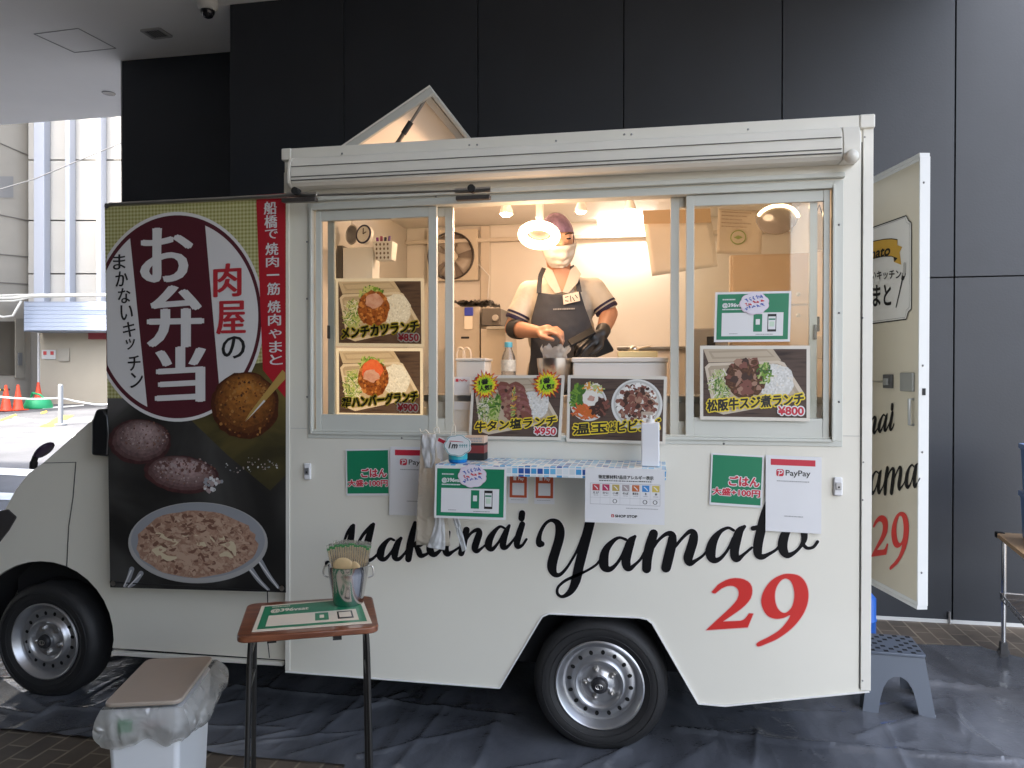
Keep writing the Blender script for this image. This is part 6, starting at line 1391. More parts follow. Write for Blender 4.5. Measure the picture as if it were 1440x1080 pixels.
def apf(u, v):
    (xl_, yl_), (xr2, yr_) = at_edge(edge_l, v), at_edge(edge_r, v); x, y = xl_*(1-u)+xr2*u, yl_*(1-u)+yr_*u+3.5*math.sin(math.pi*u)*(1-v)
    p = S(x, y, .37); yy = min(.395, .49-.132*math.sqrt(max(.02, 1-((p.x-hip.x)/.20)**2)))
    q = S(x, y, yy-.012); q.y += .004*math.sin(u*9+v*14)*(.3+v)+.003*mnoise.noise(Vector((u*8, v*14, 0)))
    return q
mb = MB(); mb.sheet(apf, 30, 44); part('apron', mb, m_apron, person, smooth=60, solid=.004)
for pts in (((758, 412), (758.5, 400), (760, 388), (765, 377)), ((815, 411), (813, 400), (810, 387), (804, 374))):
    mb = MB(); P_ = [S(x, y, .355+.02*k) for k, (x, y) in enumerate(pts)]
    for i in range(3): mb.bar(P_[i], P_[i+1], .022, .004, up=(0, 1, 0))
    part('apron_strap', mb, m_apron, person)
mb = MB(); mb.poly([S(x, y, .335) for x, y in ((791.5, 415), (813.5, 410), (816, 423), (792.5, 428.5))]); tg = part('name_tag', mb, M('tag_white', (.70, .62, .52), .5), person, solid=.002)
mb = MB()
for k, L in enumerate((((795, 418), (799, 417)), ((795, 423), (799, 423.5)), ((802, 416), (803, 424)), ((805, 418), (808, 423)), ((809, 415), (812, 419)))):
    stroke(mb, [(*L[0], 1.2), (*L[1], 1.2)], lambda x, y, d: S(x, y, .333)+V(0, -d, 0), 0, d=.0004, k=2)
part('tag_lettering', mb, m_pblk, tg)
mb = MB(); tiny(mb, Fr(S(778, 434, .34), S(808, 433, .34), S(778, 436, .34)), 0, 0, 1, 1, 0, .002, 9); part('apron_print', mb, M('apron_print', (.35, .34, .33), .7), person)
# head wear
def hp(th, ph, k=1.06): return H(HR.x*k*math.cos(ph)*math.sin(th), -HR.y*k*math.cos(ph)*math.cos(th), HR.z*k*math.sin(ph))
mb = MB(); mb.sheet(lambda u, v: hp((u-.5)*2*math.pi, R(22+12*math.cos((u-.5)*2*math.pi)-14)+(math.pi/2-R(22+12*math.cos((u-.5)*2*math.pi)-14))*v, 1.10+.035*mnoise.noise(Vector((math.cos(u*6.28)*4, math.sin(u*6.28)*4, v*5)))*(1-v*.5)+.02*(math.sin(u*90) if v < .12 else 0)*.3), 60, 14); part('cap', mb, m_net, person, smooth=60)
mb = MB(); mb.sheet(lambda u, v: hp(R(70)+(u)*R(220), R(-30)+R(45)*v, 1.035), 30, 8); part('hair', mb, m_hair, person, smooth=60)
def maskf(u, v):
    th = (u-.5)*2*R(72); ph = R(-7)-v*R(56); q = 1.17+.10*math.exp(-(th/.35)**2)*(1-abs(v-.25))*1.0
    p = hp(th, ph, q); p += HM @ V(0, -.007*math.sin(v*20)*(1-abs(u-.5)*2)-.004*math.sin(u*22+v*9), -.006*v); return p
mb = MB(); mb.sheet(maskf, 26, 22); part('face_mask', mb, m_mask, person, smooth=60, solid=.002)
for s_ in (-1, 1):
    mb = MB(); mb.tube(catmull([hp(s_*R(72), R(-8), 1.16), H(s_*.08, .0, .018), H(s_*.082, .022, .0), H(s_*.08, .012, -.03), hp(s_*R(70), R(-48), 1.15)], 4), .002, 6); part('mask_loop', mb, m_mask, person)
for s_ in (-1, 1):
    mb = MB(); mb.ball(H(s_*.030, -.094, .010), (.012, .005, .0045), M3=HM); part('eye', mb, M('eye_dark', (.02, .012, .01), .2), person, smooth=60)
    mb = MB(); mb.tube(catmull([H(s_*.013, -.098, .030), H(s_*.030, -.098, .035), H(s_*.048, -.088, .031)], 4), [.003]*4+[.0034]*4+[.002], 8); part('eyebrow', mb, m_hair, person, smooth=60)
# gloved hand with phone, elbow band, pouch
mb = MB(); midR = Pp(822, 481, .22)
chain(mb, [wrR.lerp(elR, .18), wrR], [.036, .032]); hand(mb, wrR, midR, V(.2, -.6, 1), 1, [(.3, .5, .4), (.35, .55, .45), (.4, .6, .5), (.45, .7, .5)], 1.06)
part('glove', mb, m_glove, person, remesh=.005)
mb = MB(); a_ = elL.lerp(wrL, .05); b_ = elL.lerp(wrL, .34); mb.lathe([(.046, 0), (.048, .01), (.047, (b_-a_).length-.01), (.044, (b_-a_).length)], a_, (b_-a_), 28, caps=False); part('elbow_band', mb, M('black_band', (.018, .018, .02), .7), person, smooth=60)
ph = thing('handheld_terminal', 'black handheld payment terminal held in the gloved hand', 'phone', Pp(817, 478, .2))
d1 = (Pp(833, 466, .205)-Pp(804, 482, .185)); mb = MB(); c0_ = Pp(818, 474, .19); dn = d1.normalized(); up2 = V(0, -.7, .7); sd = dn.cross(up2).normalized()*.022; nr = sd.cross(dn).normalized()*.006
h2 = dn*.062; mb.hexa([c0_-h2-sd-nr, c0_+h2-sd-nr, c0_+h2+sd-nr, c0_-h2+sd-nr, c0_-h2-sd+nr, c0_+h2-sd+nr, c0_+h2+sd+nr, c0_-h2+sd+nr]); part('case', mb, M('glossy_black', (.012, .012, .014), .5, spec=.15), ph, bevel=.004)
po = thing('black_pouch', 'black leather pouch hanging at the cook\'s hip behind the gloved hand', 'pouch', Pp(845, 510, .36))
mb = MB(); mb.prism([S(x, y, .335) for x, y in ((838, 474), (850, 470), (863, 491), (862, 494), (838, 503), (834, 488))], (0, .03, 0)); part('flap', mb, M('black_leather', (.014, .013, .013), .4), po, bevel=.004)
# ================================================================== FOREGROUND THINGS
# ---- school desk used as a side table, bucket of spoons, green sheet
DZ = .72
c4 = [G(335, 897, DZ), G(535, 880, DZ), G(522, 838, DZ), G(345, 848, DZ)]   # near-left, near-right, far-right, far-left
ctr_ = sum(c4, Vector())/4; ex = (c4[1]-c4[0]+c4[2]-c4[3]).normalized(); ang = math.atan2(ex.y, ex.x)
dw = ((c4[1]-c4[0]).length+(c4[2]-c4[3]).length)/2; ey = Vector((-ex.y, ex.x, 0)); dd = abs((c4[3]-c4[0]).dot(ey)+(c4[2]-c4[1]).dot(ey))/2
desk = thing('side_table', 'small brown topped table with black tube legs in front of the truck', 'table', (ctr_.x, ctr_.y, 0), ang)
m_wood = M('brown_tabletop', (.19, .065, .030), .28, spec=.5, coat=.3); t_ = m_wood.node_tree; b_ = t_.nodes['Principled BSDF']
tc = t_.nodes.new('ShaderNodeTexCoord'); mp = t_.nodes.new('ShaderNodeMapping'); mp.inputs['Scale'].default_value = (2, 22, 22); n_ = t_.nodes.new('ShaderNodeTexNoise'); n_.inputs['Scale'].default_value = 3; n_.inputs['Detail'].default_value = 6; n_.inputs['Distortion'].default_value = .8
t_.links.new(tc.outputs['Object'], mp.inputs[0]); t_.links.new(mp.outputs[0], n_.inputs['Vector']); r_ = t_.nodes.new('ShaderNodeValToRGB'); r_.color_ramp.elements[0].position = .3; r_.color_ramp.elements[1].position = .7
r_.color_ramp.elements[0].color = (.11, .032, .014, 1); r_.color_ramp.elements[1].color = (.25, .09, .042, 1); t_.links.new(n_.outputs[0], r_.inputs[0]); t_.links.new(r_.outputs[0], b_.inputs['Base Color'])
def rrect(w_, h_, r_, n=6, z=0.):
    out = []
    for cx, cy, a0 in ((w_/2-r_, h_/2-r_, 0), (-w_/2+r_, h_/2-r_, 90), (-w_/2+r_, -h_/2+r_, 180), (w_/2-r_, -h_/2+r_, 270)):
        for k in range(n+1): a = R(a0+90*k/n); out.append((cx+r_*math.cos(a), cy+r_*math.sin(a), z))
    return out
mb = MB(); mb.prism(rrect(dw, dd, .035, 6, DZ-.024), (0, 0, .024)); part('tabletop', mb, m_wood, desk, local=True, bevel=.006)
m_tube = M('black_tube', (.03, .028, .026), .3, metal=.5, spec=.6)
hx_, hy_ = dw/2-.035, dd/2-.05
for sx in (-1, 1):
    for sy in (-1, 1):
        mb = MB(); mb.tube(catmull([(sx*(hx_-.05), sy*hy_*.55, DZ-.034), (sx*(hx_-.01), sy*hy_*.6, DZ-.04), (sx*hx_, sy*hy_*.65, DZ-.09), (sx*(hx_+.005), sy*hy_*.8, .4), (sx*(hx_+.012), sy*hy_, .02)], 6), .0092, 12)
        lg = part('leg', mb, m_tube, desk, local=True, smooth=50)
        mb = MB(); mb.lathe([(.013, 0), (.014, .03), (.012, .035)], (sx*(hx_+.012), sy*hy_, .002), n=14); part('foot_cap', mb, m_black, lg, local=True, smooth=40)
    mb = MB(); mb.tube([(sx*hx_, -hy_*.64, DZ-.10), (sx*hx_, hy_*.64, DZ-.10)], .007, 10); mb.tube([(sx*(hx_+.003), -hy_*.74, .5), (sx*(hx_+.003), hy_*.74, .5)], .006, 10); part('side_rail', mb, m_tube, desk, local=True, smooth=50)
mb = MB(); mb.box(-hx_+.06, -hx_+.09, -dd/2+.05, -dd/2+.08, DZ-.045, DZ-.0245); mb.box(hx_-.12, hx_-.09, -dd/2+.02, -dd/2+.05, DZ-.042, DZ-.0245); part('underside_clip', mb, m_black, desk, local=True)
# rounded: green sheet lying on the table
LT = lambda px, py, z=DZ+.0008: G(px, py, z)
F = Fr(LT(368, 852.5), LT(509, 840.5), LT(354, 889)); F.n = Vector((0, 0, 1))
t = thing('code_poster', 'green code sheet lying flat on the small brown table', 'code poster', F.p(.5, .5), group='green code posters')
q3 = LT(523, 876.5); P4 = lambda u, v, d=0.: (F.o*(1-u)*(1-v)+LT(509, 840.5)*u*(1-v)+LT(354, 889)*(1-u)*v+q3*u*v)+V(0, 0, d)
F.p = P4
F.quad = lambda mb, u0, v0, u1, v1, m, d: mb.poly([P4(u0, v0, d), P4(u1, v0, d), P4(u1, v1, d), P4(u0, v1, d)], m)
F.sub = lambda u0, v0, u1, v1, d=0.: Fr(P4(u0, v0, d), P4(u1, v0, d), P4(u0, v1, d))
mb = MB(); mb.prism([P4(0, 1), P4(1, 1), P4(1, 0), P4(0, 0)], (0, 0, .0012)); part('sheet', mb, M('warm_paper', (.72, .66, .55), .5), t)
mb = MB(); F.quad(mb, .035, .05, .965, .93, 0, .0018); F.quad(mb, .10, .45, .90, .86, 1, .0022); part('print', mb, [m_green, M('warm_paper')], t, fixn=False)
mb = MB(); F_ = F.sub(.11, .20, .46, .36, .002); write(mb, '@396vsat', F_, 0, .0006, bold=.03); tiny(mb, F, .11, .10, .28, .13, 0, .0026); part('lettering', mb, M('warm_paper'), t, fixn=False)
mb = MB(); F.quad(mb, .52, .50, .64, .78, 0, .0026); F.quad(mb, .72, .50, .86, .78, 1, .0026); F.quad(mb, .735, .54, .845, .73, 2, .003); F.quad(mb, .56, .58, .60, .70, 2, .003); part('phone_picture', mb, [m_green, m_pblk, M('warm_paper')], t, fixn=False)
# ---- steel bucket with spoons and wrapped chopsticks
bc = G(490, 848, DZ+.003); bd = (bc-CAM).dot(FWD)
rt_ = 28.5*bd/FOC; bh = 55*bd/FOC
bk = thing('bucket', 'steel ice bucket on the small table holding wooden spoons', 'bucket', bc)
mb = MB(); mb.lathe([(rt_*.70, 0), (rt_*.72, .004), (rt_*.82, bh*.35), (rt_*.96, bh*.8), (rt_*1.0, bh*.98), (rt_*1.04, bh), (rt_*1.0, bh*1.005), (rt_*.95, bh*.96), (rt_*.90, bh*.75), (rt_*.74, bh*.25), (rt_*.66, .01), (0, .008)], bc, n=48); part('body', mb, M('bucket_steel', (.55, .53, .52), .16, metal=1., var=(5, .06)), bk, smooth=60)
for s_ in (-1, 1):
    mb = MB(); e = bc+RIGHT*s_*rt_*.98+V(0, 0, bh*.82); mb.tube(catmull([e+V(0, 0, .02), e+RIGHT*s_*.016+V(0, 0, .016), e+RIGHT*s_*.018+V(0, 0, -.014), e+V(-.0, 0, -.024)], 5), .0035, 8); part('handle', mb, m_steel, bk, smooth=60)
top = bh
m_spoon = M('birch_wood', (.62, .45, .24), .55, var=(30, .12)); m_wrap = glass_mat('clear_wrapper', (.96, .97, .95), .06, .1, .75, (.75, .74, .68)); m_gr = M('wrapper_green', (.05, .20, .06), .45)
rnd = random.Random(3)
for k in range(34):
    row = k % 2; j = k//2; x_ = -1+2*(j+.5*row)/16.5; dep_ = (.15, .5)[row]; b0 = bc+RIGHT*rt_*.55*x_+fh*rt_*.35*dep_+V(0, 0, .03)
    t1 = bc+RIGHT*rt_*(1.02*x_)+fh*rt_*(dep_*.6)+V(0, 0, bh+.066+.012*(1-x_*x_)+rnd.uniform(-.006, .006)-.0*row)
    t = thing('chopsticks', 'wrapped disposable chopsticks with green paper top standing in the steel bucket', 'chopsticks', b0, group='wrapped chopsticks in the bucket')
    ud = (t1-b0).normalized(); mb = MB(); mb.bar(b0, t1-ud*.014, .0062, .005, up=fh); part('sticks', mb, m_spoon, t)
    mb = MB(); mb.bar(b0.lerp(t1, .4), t1+ud*.006, .0115, .0062, up=fh); part('wrapper', mb, m_wrap, t)
    mb = MB(); mb.bar(t1-ud*.013, t1-ud*(.004+.004*rnd.random()), .0119, .0066, up=fh); part('green_band', mb, m_gr, t)
for k in range(2):
    x_ = (-.10, .42, .02)[k]; q = bc+RIGHT*rt_*x_-fh*rt_*(.62 if k < 2 else .45)+V(0, 0, bh*(1.02, .96, 1.07)[k])
    t = thing('wooden_spoon', ('large round headed wooden spoon at the front rim of the steel bucket', 'smaller wooden spoon right of the large spoon in the steel bucket')[k], 'spoon', q, group='wooden spoons in the bucket')
    mb = MB(); M3 = Euler((R(14), R((-4, 9, 0)[k]), R(6))).to_matrix(); mb.ball(q, ((.040, .005, .036), (.024, .0045, .03))[k], M3=M3); mb.bar(q+M3 @ V(0, .002, -.02), bc+RIGHT*rt_*x_*.5+V(0, 0, .03), .011, .004); part('spoon', mb, m_spoon, t, smooth=60)

def film_mat(name, clear, body=(.80, .78, .74), gl=.08):
    m = glass_mat(name, (.97, .97, .96), gl, .12, clear, body); t = m.node_tree; g = [n for n in t.nodes if n.type == 'BSDF_GLOSSY'][0]
    tc = t.nodes.new('ShaderNodeTexCoord'); n = t.nodes.new('ShaderNodeTexNoise'); n.noise_type = 'RIDGED_MULTIFRACTAL'; n.inputs['Scale'].default_value = 22; n.inputs['Detail'].default_value = 4; n.inputs['Distortion'].default_value = 1.
    t.links.new(tc.outputs['Object'], n.inputs['Vector']); bp = t.nodes.new('ShaderNodeBump'); bp.inputs['Strength'].default_value = .9; bp.inputs['Distance'].default_value = .012; t.links.new(n.outputs[0], bp.inputs['Height'])
    for q in t.nodes:
        if q.type.startswith('BSDF') and 'Normal' in q.inputs: t.links.new(bp.outputs[0], q.inputs['Normal'])
    return m
# ---- waste bin with a clear bag over its rim
zl = .50
q4 = [G(157, 987, zl), G(258, 983, zl), G(291, 925, zl), G(203, 929, zl)]
bc2 = sum(q4, Vector())/4; ex2 = ((q4[1]-q4[0])+(q4[2]-q4[3])).normalized(); an2 = math.atan2(ex2.y, ex2.x); bw = .235; bdp = .40
wb_ = thing('waste_bin', 'white waste bin with flat tan lid and clear bag folded over its rim', 'bin', (bc2.x, bc2.y, 0), an2)
mb = MB(); k = .86; mb.hexa([(-bw/2*k, -bdp/2*k, .002), (bw/2*k, -bdp/2*k, .002), (bw/2*k, bdp/2*k, .002), (-bw/2*k, bdp/2*k, .002), (-bw/2, -bdp/2, zl-.03), (bw/2, -bdp/2, zl-.03), (bw/2, bdp/2, zl-.03), (-bw/2, bdp/2, zl-.03)])
part('body', mb, M('bin_white', (.68, .69, .70), .42, var=(3, .03)), wb_, local=True, bevel=.02, seg=3)
mb = MB(); mb.prism(rrect(bw+.012, bdp+.012, .03, 5, zl-.014), (0, 0, .016)); part('lid', mb, M('lid_tan', (.36, .30, .245), .42, var=(4, .04)), wb_, local=True, bevel=.006)
def sbag(u, v):
    per = u*4; i = int(per) % 4; f = per-int(per); A4 = [(-1, -1), (1, -1), (1, 1), (-1, 1)]; a, b = A4[i], A4[(i+1) % 4]
    x, y = a[0]*(1-f)+b[0]*f, a[1]*(1-f)+b[1]*f; n1 = mnoise.noise(Vector((math.cos(u*6.283)*3, math.sin(u*6.283)*3, v*1.5))); n2 = mnoise.noise(Vector((math.cos(u*6.283)*9, math.sin(u*6.283)*9, v*2+5)))
    side = max(0, x)*max(0, 1-abs(y)*.6)
    out = .010+.018*math.sin(math.pi*min(1, v*1.05))*(1+.5*n1)+.012*n2*v+.05*side*math.sin(math.pi*min(1, v+.05))
    zz = zl-.016-(.125+.035*n1+.02*side)*v+.006*n2*v
    k_ = 1-.0*v; return ((bw/2+out)*x*k_, (bdp/2+out)*y*k_, zz)
mb = MB(); mb.sheet(sbag, 140, 16); part('bin_bag', mb, film_mat('bin_bag_film', .66, (.88, .86, .82)), wb_, local=True, smooth=50)
mb = MB(); mb.box(-.075, -.030, -bdp/2-.010, -bdp/2-.004, zl-.095, zl-.055); part('green_label', mb, M('label_green', (.08, .32, .16), .5), wb_, local=True)
mb = MB(); mb.box(.0, .05, -bdp/2-.009, -bdp/2-.004, zl-.085, zl-.060); mb.box(.055, .075, -bdp/2-.009, -bdp/2-.004, zl-.075, zl-.062); part('pale_label', mb, M('label_pale', (.62, .55, .56), .5), wb_, local=True)
# ---- step stool
s_fl, s_fr = G(1213, 1004, 0), G(1316, 1014, 0); exs = (s_fr-s_fl).normalized(); eys = Vector((-exs.y, exs.x, 0)); sw = (s_fr-s_fl).length; ans = math.atan2(exs.y, exs.x); sd_ = .34; sh = .262; tw_ = sw*.76; td = sd_*.78
sc_ = (s_fl+s_fr)/2+eys*sd_/2
st = thing('step_stool', 'grey plastic step stool with holed top beside the truck corner', 'stool', (sc_.x, sc_.y, .012), ans)
m_st = M('stool_grey', (.09, .108, .14), .42, var=(6, .05), bump=(200, .05))
mb = MB()
a, b = sw/2, tw_/2; f0 = -sd_/2; f1 = -td/2
def side_panel(y0, y1, th):        # trapezoid panel with an arch cut out; y leans from y0 (floor) to y1 (top)
    mbp = MB(); prof_o = [(-a, 0), (-b, sh)]; 
    arch = [(-a*.56, 0), (-a*.50, .06), (-a*.40, .115), (-a*.27, .150), (-a*.10, .168), (a*.10, .168), (a*.27, .150), (a*.40, .115), (a*.50, .06), (a*.56, 0)]
    loopp = [(-a, 0), (-b, sh), (b, sh), (a, 0)]+arch[::-1]
    vs, fs = fill2d([loopp]); yy = lambda z: y0+(y1-y0)*z/sh
    mbp.add([(x, yy(z), z) for x, z in vs]+[(x, yy(z)+th, z) for x, z in vs], [f for f in fs]+[[i+len(vs) for i in f][::-1] for f in fs])
    n = len(loopp); mbp.add([(x, yy(z), z) for x, z in loopp]+[(x, yy(z)+th, z) for x, z in loopp], [[i, (i+1) % n, n+(i+1) % n, n+i] for i in range(n)]); return mbp
part('front_panel', side_panel(-sd_/2, -td/2, .006), m_st, st, local=True, smooth=30); part('rear_panel', side_panel(sd_/2, td/2, -.006), m_st, st, local=True, smooth=30)
for s_ in (-1, 1):
    mb = MB(); ya, yb2 = sd_/2-.008, td/2-.008; mb.hexa([(s_*a, -ya, 0), (s_*(a-.012), -ya, 0), (s_*(a-.012), -ya+.07, 0), (s_*a, -ya+.07, 0), (s_*b, -yb2, sh-.002), (s_*(b-.01), -yb2, sh-.002), (s_*(b-.01), -yb2+.09, sh-.002), (s_*b, -yb2+.09, sh-.002)])
    mb.hexa([(s_*a, ya-.07, 0), (s_*(a-.012), ya-.07, 0), (s_*(a-.012), ya, 0), (s_*a, ya, 0), (s_*b, yb2-.09, sh-.002), (s_*(b-.01), yb2-.09, sh-.002), (s_*(b-.01), yb2, sh-.002), (s_*b, yb2, sh-.002)])
    mb.hexa([(s_*(b+.006), -td/2+.1, sh-.09), (s_*(b-.006), -td/2+.1, sh-.09), (s_*(b-.006), td/2-.1, sh-.09), (s_*(b+.006), td/2-.1, sh-.09), (s_*b, -td/2+.1, sh-.003), (s_*(b-.01), -td/2+.1, sh-.003), (s_*(b-.01), td/2-.1, sh-.003), (s_*b, td/2-.1, sh-.003)])
    part('side_panel', mb, m_st, st, local=True, bevel=.003)
mb = MB(); mb.prism(rrect(tw_+.012, td+.012, .018, 5, sh), (0, 0, .014)); part('step_top', mb, m_st, st, local=True, bevel=.004)
mb = MB()
for i in range(8):
    for j in range(8):
        if (i+j) % 2 == 0 and not (3 <= i <= 4 and 3 <= j <= 4):
            x = -tw_/2+tw_*(i+.5)/8; y = -td/2+td*(j+.5)/8; mb.poly([(x-.0105, y-.0125, sh+.0146), (x+.0105, y-.0125, sh+.0146), (x+.0105, y+.0125, sh+.0146), (x-.0105, y+.0125, sh+.0146)])
part('grip_hole', mb, M('stool_hole', (.006, .007, .009), .9), st, local=True)['kind'] = 'stuff'
mb = MB()
for s_ in (-1, 1):
    for t2 in (-1, 1): mb.lathe([(.016, -.006), (.018, .006)], (s_*(a-.012), t2*(sd_/2-.02), .0), n=14)
part('foot_pad', mb, M('foot_pad', (.30, .32, .35), .5), st, local=True)
# ---- wire rack with wooden top and blue crates
rl = G(1411, 925, .0); rkd = (G(1440, 776, .70)-G(1408, 751, .70)); rkd.z = 0; rkd.normalize(); rside = Vector((-rkd.y, rkd.x, 0))
if rside.x < 0: rside = -rside
rk = thing('wire_rack', 'chrome wire rack on castors with pale wooden top at the right edge', 'rack', rl)
LL, LW = .75, .45; o_ = rl-rkd*.015-rside*.015
def RK(a, b, z): return V(o_.x, o_.y, 0)+rkd*a+rside*b+V(0, 0, z)
m_ch = M('chrome', (.60, .60, .60), .18, metal=1.)
mb = MB(); mb.hexa([RK(-.02, -.02, .675), RK(LL, -.02, .675), RK(LL, LW, .675), RK(-.02, LW, .675), RK(-.02, -.02, .70), RK(LL, -.02, .70), RK(LL, LW, .70), RK(-.02, LW, .70)])
part('wooden_top', mb, M('pale_wood', (.52, .34, .19), .4, var=(6, .1)), rk, bevel=.004)
mb = MB(); mb.hexa([RK(-.024, -.024, .672), RK(.02, -.024, .672), RK(.02, .02, .672), RK(-.024, .02, .672), RK(-.024, -.024, .704), RK(.02, -.024, .704), RK(.02, .02, .704), RK(-.024, .02, .704)]); part('corner_guard', mb, m_black, rk, bevel=.004)
for a in (.015, LL-.03):
    for b in (.015, LW-.04):
        mb = MB(); mb.tube([RK(a, b, .09), RK(a, b, .672)], .0125, 14); pl_ = part('post', mb, m_ch, rk, smooth=50)
        mb = MB(); mb.tube([RK(a-.012, b, .032), RK(a+.012, b, .032)], .030, 18); mb.hexa([RK(a-.022, b-.02, .02), RK(a+.022, b-.02, .02), RK(a+.022, b+.02, .02), RK(a-.022, b+.02, .02), RK(a-.02, b-.018, .09), RK(a+.02, b-.018, .09), RK(a+.02, b+.018, .09), RK(a-.02, b+.018, .09)]); part('castor', mb, M('castor_dark', (.05, .05, .055), .5), pl_, bevel=.004)
for zz in (.36,):
    mb = MB()
    for b in (.0, LW-.025): mb.tube([RK(0, b, zz), RK(LL, b, zz)], .004, 8); mb.tube([RK(0, b, zz-.03), RK(LL, b, zz-.03)], .004, 8)
    for a in (0, LL-.015): mb.tube([RK(a, 0, zz), RK(a, LW-.025, zz)], .004, 8); mb.tube([RK(a, 0, zz-.03), RK(a, LW-.025, zz-.03)], .004, 8)
    for i in range(28): mb.tube([RK(LL*i/28, 0, zz+.004), RK(LL*i/28, LW-.025, zz+.004)], .0022, 6)
    for i in range(14): mb.tube([RK(LL*i/14, 0, zz), RK(LL*(i+.5)/14, 0, zz-.03), RK(LL*(i+1)/14, 0, zz)], .0022, 6)
    part('wire_shelf', mb, m_ch, rk, smooth=60)
zc0 = .7005
for k, lab in enumerate(('lower of two stacked blue plastic crates on the wire rack', 'upper of two stacked blue plastic crates on the wire rack')):
    t = thing('crate', lab, 'crate', RK(.27, .28, zc0), group='blue crates on the wire rack'); hh = .258
    mb = MB(); x0, x1, y0, y1 = .10, .58, .07, LW-.03
    mb.hexa([RK(x0+.01, y0+.01, zc0), RK(x1, y0+.01, zc0), RK(x1, y1, zc0), RK(x0+.01, y1, zc0), RK(x0, y0, zc0+hh-.03), RK(x1, y0, zc0+hh-.03), RK(x1, y1, zc0+hh-.03), RK(x0, y1, zc0+hh-.03)]); part('body', mb, M('crate_blue', (.13, .21, .42), .35), t, bevel=.006)
    mb = MB(); mb.hexa([RK(x0-.008, y0-.008, zc0+hh-.0295), RK(x1, y0-.008, zc0+hh-.0295), RK(x1, y1, zc0+hh-.0295), RK(x0-.008, y1, zc0+hh-.0295), RK(x0-.008, y0-.008, zc0+hh), RK(x1, y0-.008, zc0+hh), RK(x1, y1, zc0+hh), RK(x0-.008, y1, zc0+hh)]); part('rim', mb, M('crate_blue_rim', (.19, .28, .50), .35), t, bevel=.004); zc0 += hh+.001
# blue barrel behind the truck corner
q = G(1216, 880, 0); t = thing('barrel', 'blue barrel mostly hidden behind the rear corner of the truck', 'barrel', q)
mb = MB(); mb.lathe([(.07, .002), (.085, .02), (.085, .10), (.09, .11), (.085, .12), (.085, .24), (.06, .27), (.03, .275)], (S(1215, 830, 1.7).x-.005, 1.75, 0), n=28); part('body', mb, M('barrel_blue', (.02, .12, .50), .35), t, smooth=40)

# ---- small things on the counter shelf
SZ = SHZ+.001
def on_shelf(px, py): return G(px, py, SZ)
p_ = on_shelf(644, 650); t = thing('gel_jar', 'blue jar at the left end of the counter shelf behind the cloud card', 'jar', p_)
mb = MB(); mb.lathe([(.034, 0), (.038, .006), (.038, .028), (.034, .034), (.030, .05), (.031, .062), (0, .063)], p_, n=28); part('body', mb, M('jar_blue', (.01, .22, .60), .15, trans=.2), t, smooth=40)
mb = MB(); mb.lathe([(.0385, .014), (.0385, .036)], p_, n=28, caps=False); part('label', mb, M('jar_teal', (.03, .35, .42), .4), t)
t = thing('cloud_card', 'white cloud shaped price card with handwriting in front of the blue jar', 'card', p_+V(0, -.04, .03))
Fc = Fr(S(624, 611, p_.y-.045), S(663, 611, p_.y-.045), S(624, 642, p_.y-.045)); mb = MB(); pts = []
for i in range(72):
    a = 2*math.pi*i/72; r_ = 1+.11*abs(math.sin(a*3.5)); pts.append((.5+.46*r_*math.cos(a), .5+.46*r_*math.sin(a)))
mb.prism([Fc.p(u, v) for u, v in pts], -Fc.n*.002); part('card', mb, M('card_white', (.72, .74, .75), .5), t)
mb = MB(); halo_loop(mb, [(.5+(u-.5)*.93, .5+(v-.5)*.93) for u, v in pts], .012, lambda x, y, d: Fc.p(x, y, d), 1, .0008)
write(mb, '1m', Fc.sub(.18, .36, .50, .62), 0, .001, bold=.04, shear=.25)
for L in ([(.22, .30, .03), (.45, .31, .03), (.70, .34, .02)],): stroke(mb, L, lambda x, y, d: Fc.p(x, y, d), 2, d=.001)
for k in range(4): stroke(mb, [(.56+k*.08, .50, .025), (.60+k*.08, .45, .025), (.59+k*.08, .58, .025)], lambda x, y, d: Fc.p(x, y, d), 1, d=.001, k=3)
part('lettering', mb, [m_pblk, M('print_teal', (.10, .34, .36), .5), m_pred], t, fixn=False)
a, b = on_shelf(652, 647), on_shelf(686, 645); bxh = (S(686, 612, b.y).z-SZ)
t = thing('stamped_carton', 'small pale carton with black and dark red bands on the shelf beside the blue jar', 'carton', (a+b)/2)
yy0 = a.y; 
for k, (z0, z1, mm) in enumerate(((0, .30, m_black), (.30, .62, M('carton_red', (.20, .03, .03), .45)), (.62, .72, m_black), (.72, 1.0, M('carton_pale', (.62, .46, .36), .5)))):
    mb = MB(); mb.box(a.x, b.x, yy0, yy0+.07, SZ+bxh*z0, SZ+bxh*z1); part('band', mb, mm, t)
mb = MB(); Fk = Fr(V(a.x, yy0, SZ+bxh), V(b.x, yy0, SZ+bxh), V(a.x, yy0, SZ))
for k in range(2): tiny(mb, Fk, .12, .06+k*.11, .9, .13+k*.11, 0, .001, 4)
part('print', mb, m_pgrey, t, fixn=False)
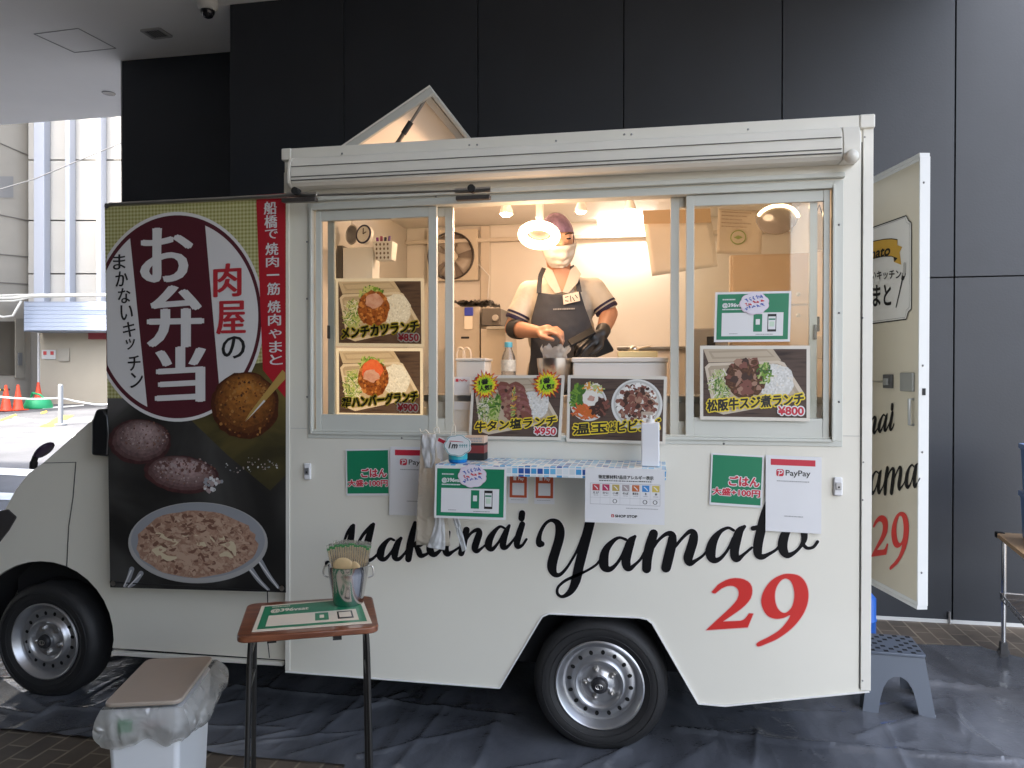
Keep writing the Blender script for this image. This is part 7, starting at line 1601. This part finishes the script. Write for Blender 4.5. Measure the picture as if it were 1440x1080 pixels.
# pump bottle
a = on_shelf(914.5, 655); hw = 12.5*((a-CAM).dot(FWD))/FOC; hb = (S(914, 594, a.y).z-SZ)
t = thing('pump_bottle', 'square white pump bottle at the right end of the counter shelf', 'bottle', a)
mb = MB(); mb.box(a.x-hw, a.x+hw, a.y-hw*.9, a.y+hw*.9, SZ, SZ+hb); part('body', mb, M('bottle_white', (.74, .74, .76), .3), t, bevel=.005, seg=3)
mb = MB(); mb.lathe([(.016, 0), (.016, .012), (.008, .014), (.008, .03)], (a.x, a.y, SZ+hb), n=20); part('collar', mb, m_white, t, smooth=40)
mb = MB(); mb.box(a.x-.036, a.x+.012, a.y-.009, a.y+.009, SZ+hb+.028, SZ+hb+.042); mb.box(a.x-.036, a.x-.028, a.y-.006, a.y+.006, SZ+hb+.014, SZ+hb+.0279); part('pump_head', mb, glass_mat('clear_pump', (.9, .88, .85), .1, .1, .4, (.8, .76, .7)), t, bevel=.003)
# hanging plastic bags, clip and hook tag at the left end of the shelf
m_bags = film_mat('milky_bag', .30, (.84, .77, .66), .0); m_bagw = film_mat('white_bag', .16, (.86, .88, .90), .0)
yB = SHY+.02
def hang(name, label, outline_l, outline_r, y, mat, amp, freq, ph=0., grp=None):
    t = thing(name, label, 'bag', S(*outline_l[0], y), group=grp)
    def fn(u, v):
        (xa, ya), (xb, yb_) = at_edge(outline_l, v), at_edge(outline_r, v); p = S(xa*(1-u)+xb*u, ya*(1-u)+yb_*u, y)
        p.y += amp*math.sin(u*freq+ph+v*1.2)*(.35+.65*v)+.006*mnoise.noise(Vector((u*5, v*4, ph))); return p
    mb = MB(); mb.sheet(fn, 26, 30); part('film', mb, mat, t, smooth=70, solid=.0015); return t
gb = 'plastic carrier bags hanging from the shelf end'
hang('carrier_bag', 'beige bundle of carrier bags hanging at the left end of the counter shelf', [(592, 612), (590, 640), (588, 680), (586, 720), (585, 766)], [(612, 611), (618, 640), (622, 680), (628, 720), (633, 768)], yB+.05, m_bags, .006, 7, .5, gb)
hang('carrier_bag', 'white flared bag handle showing below the hanging green code poster', [(612, 722), (611, 738), (607, 752), (602, 765), (600, 769)], [(623, 722), (625, 738), (626, 752), (626, 765), (625, 774)], yB+.03, m_bagw, .005, 6, 1.2, gb)
hang('carrier_bag', 'narrow white bag handle below the right half of the hanging code poster', [(636, 726), (639, 738), (642, 750), (646, 762), (650, 776)], [(644, 726), (648, 738), (651, 750), (654, 762), (656, 773)], yB+.03, m_bagw, .003, 4, .2, gb)
hang('carrier_bag', 'bunched white top of the bags tucked beside the blue jar', [(594, 610), (592, 620), (593, 632), (595, 645), (598, 658)], [(612, 611), (614, 622), (612, 634), (611, 646), (610, 658)], yB+.045, m_bagw, .002, 4, 2.2, gb)
t = thing('bag_clip', 'white plastic clip and wire loop holding the bags at the window sill', 'clip', S(605, 607, -.14))
mb = MB(); mb.tube(catmull([S(590, 603, -.13), S(593, 608, -.14), S(599, 605, -.14), S(604, 610, -.14), S(612, 609, -.14)], 5), .003, 6); mb.tube(catmull([S(612, 612, -.14), S(610, 604, -.14), S(616, 601, -.14), S(618, 609, -.14)], 5), .0025, 6); mb.tube(catmull([S(634, 613, -.14), S(637, 598, -.14), S(640, 600, -.14), S(640, 612, -.14)], 5), .0022, 6)
part('clip_wire', mb, M('clip_white', (.70, .66, .56), .4), t, smooth=60)
Ft = Fr(S(617, 614, -.2), S(630, 620, -.2), S(607, 640, -.2)); t = sheet_thing('hanging_tag', 'small white hanging tag with red band tilted beside the cloud card', 'tag', Ft)
mb = MB(); Ft.quad(mb, .05, .05, .95, .22, 0, .0006); part('band', mb, m_pred, t)
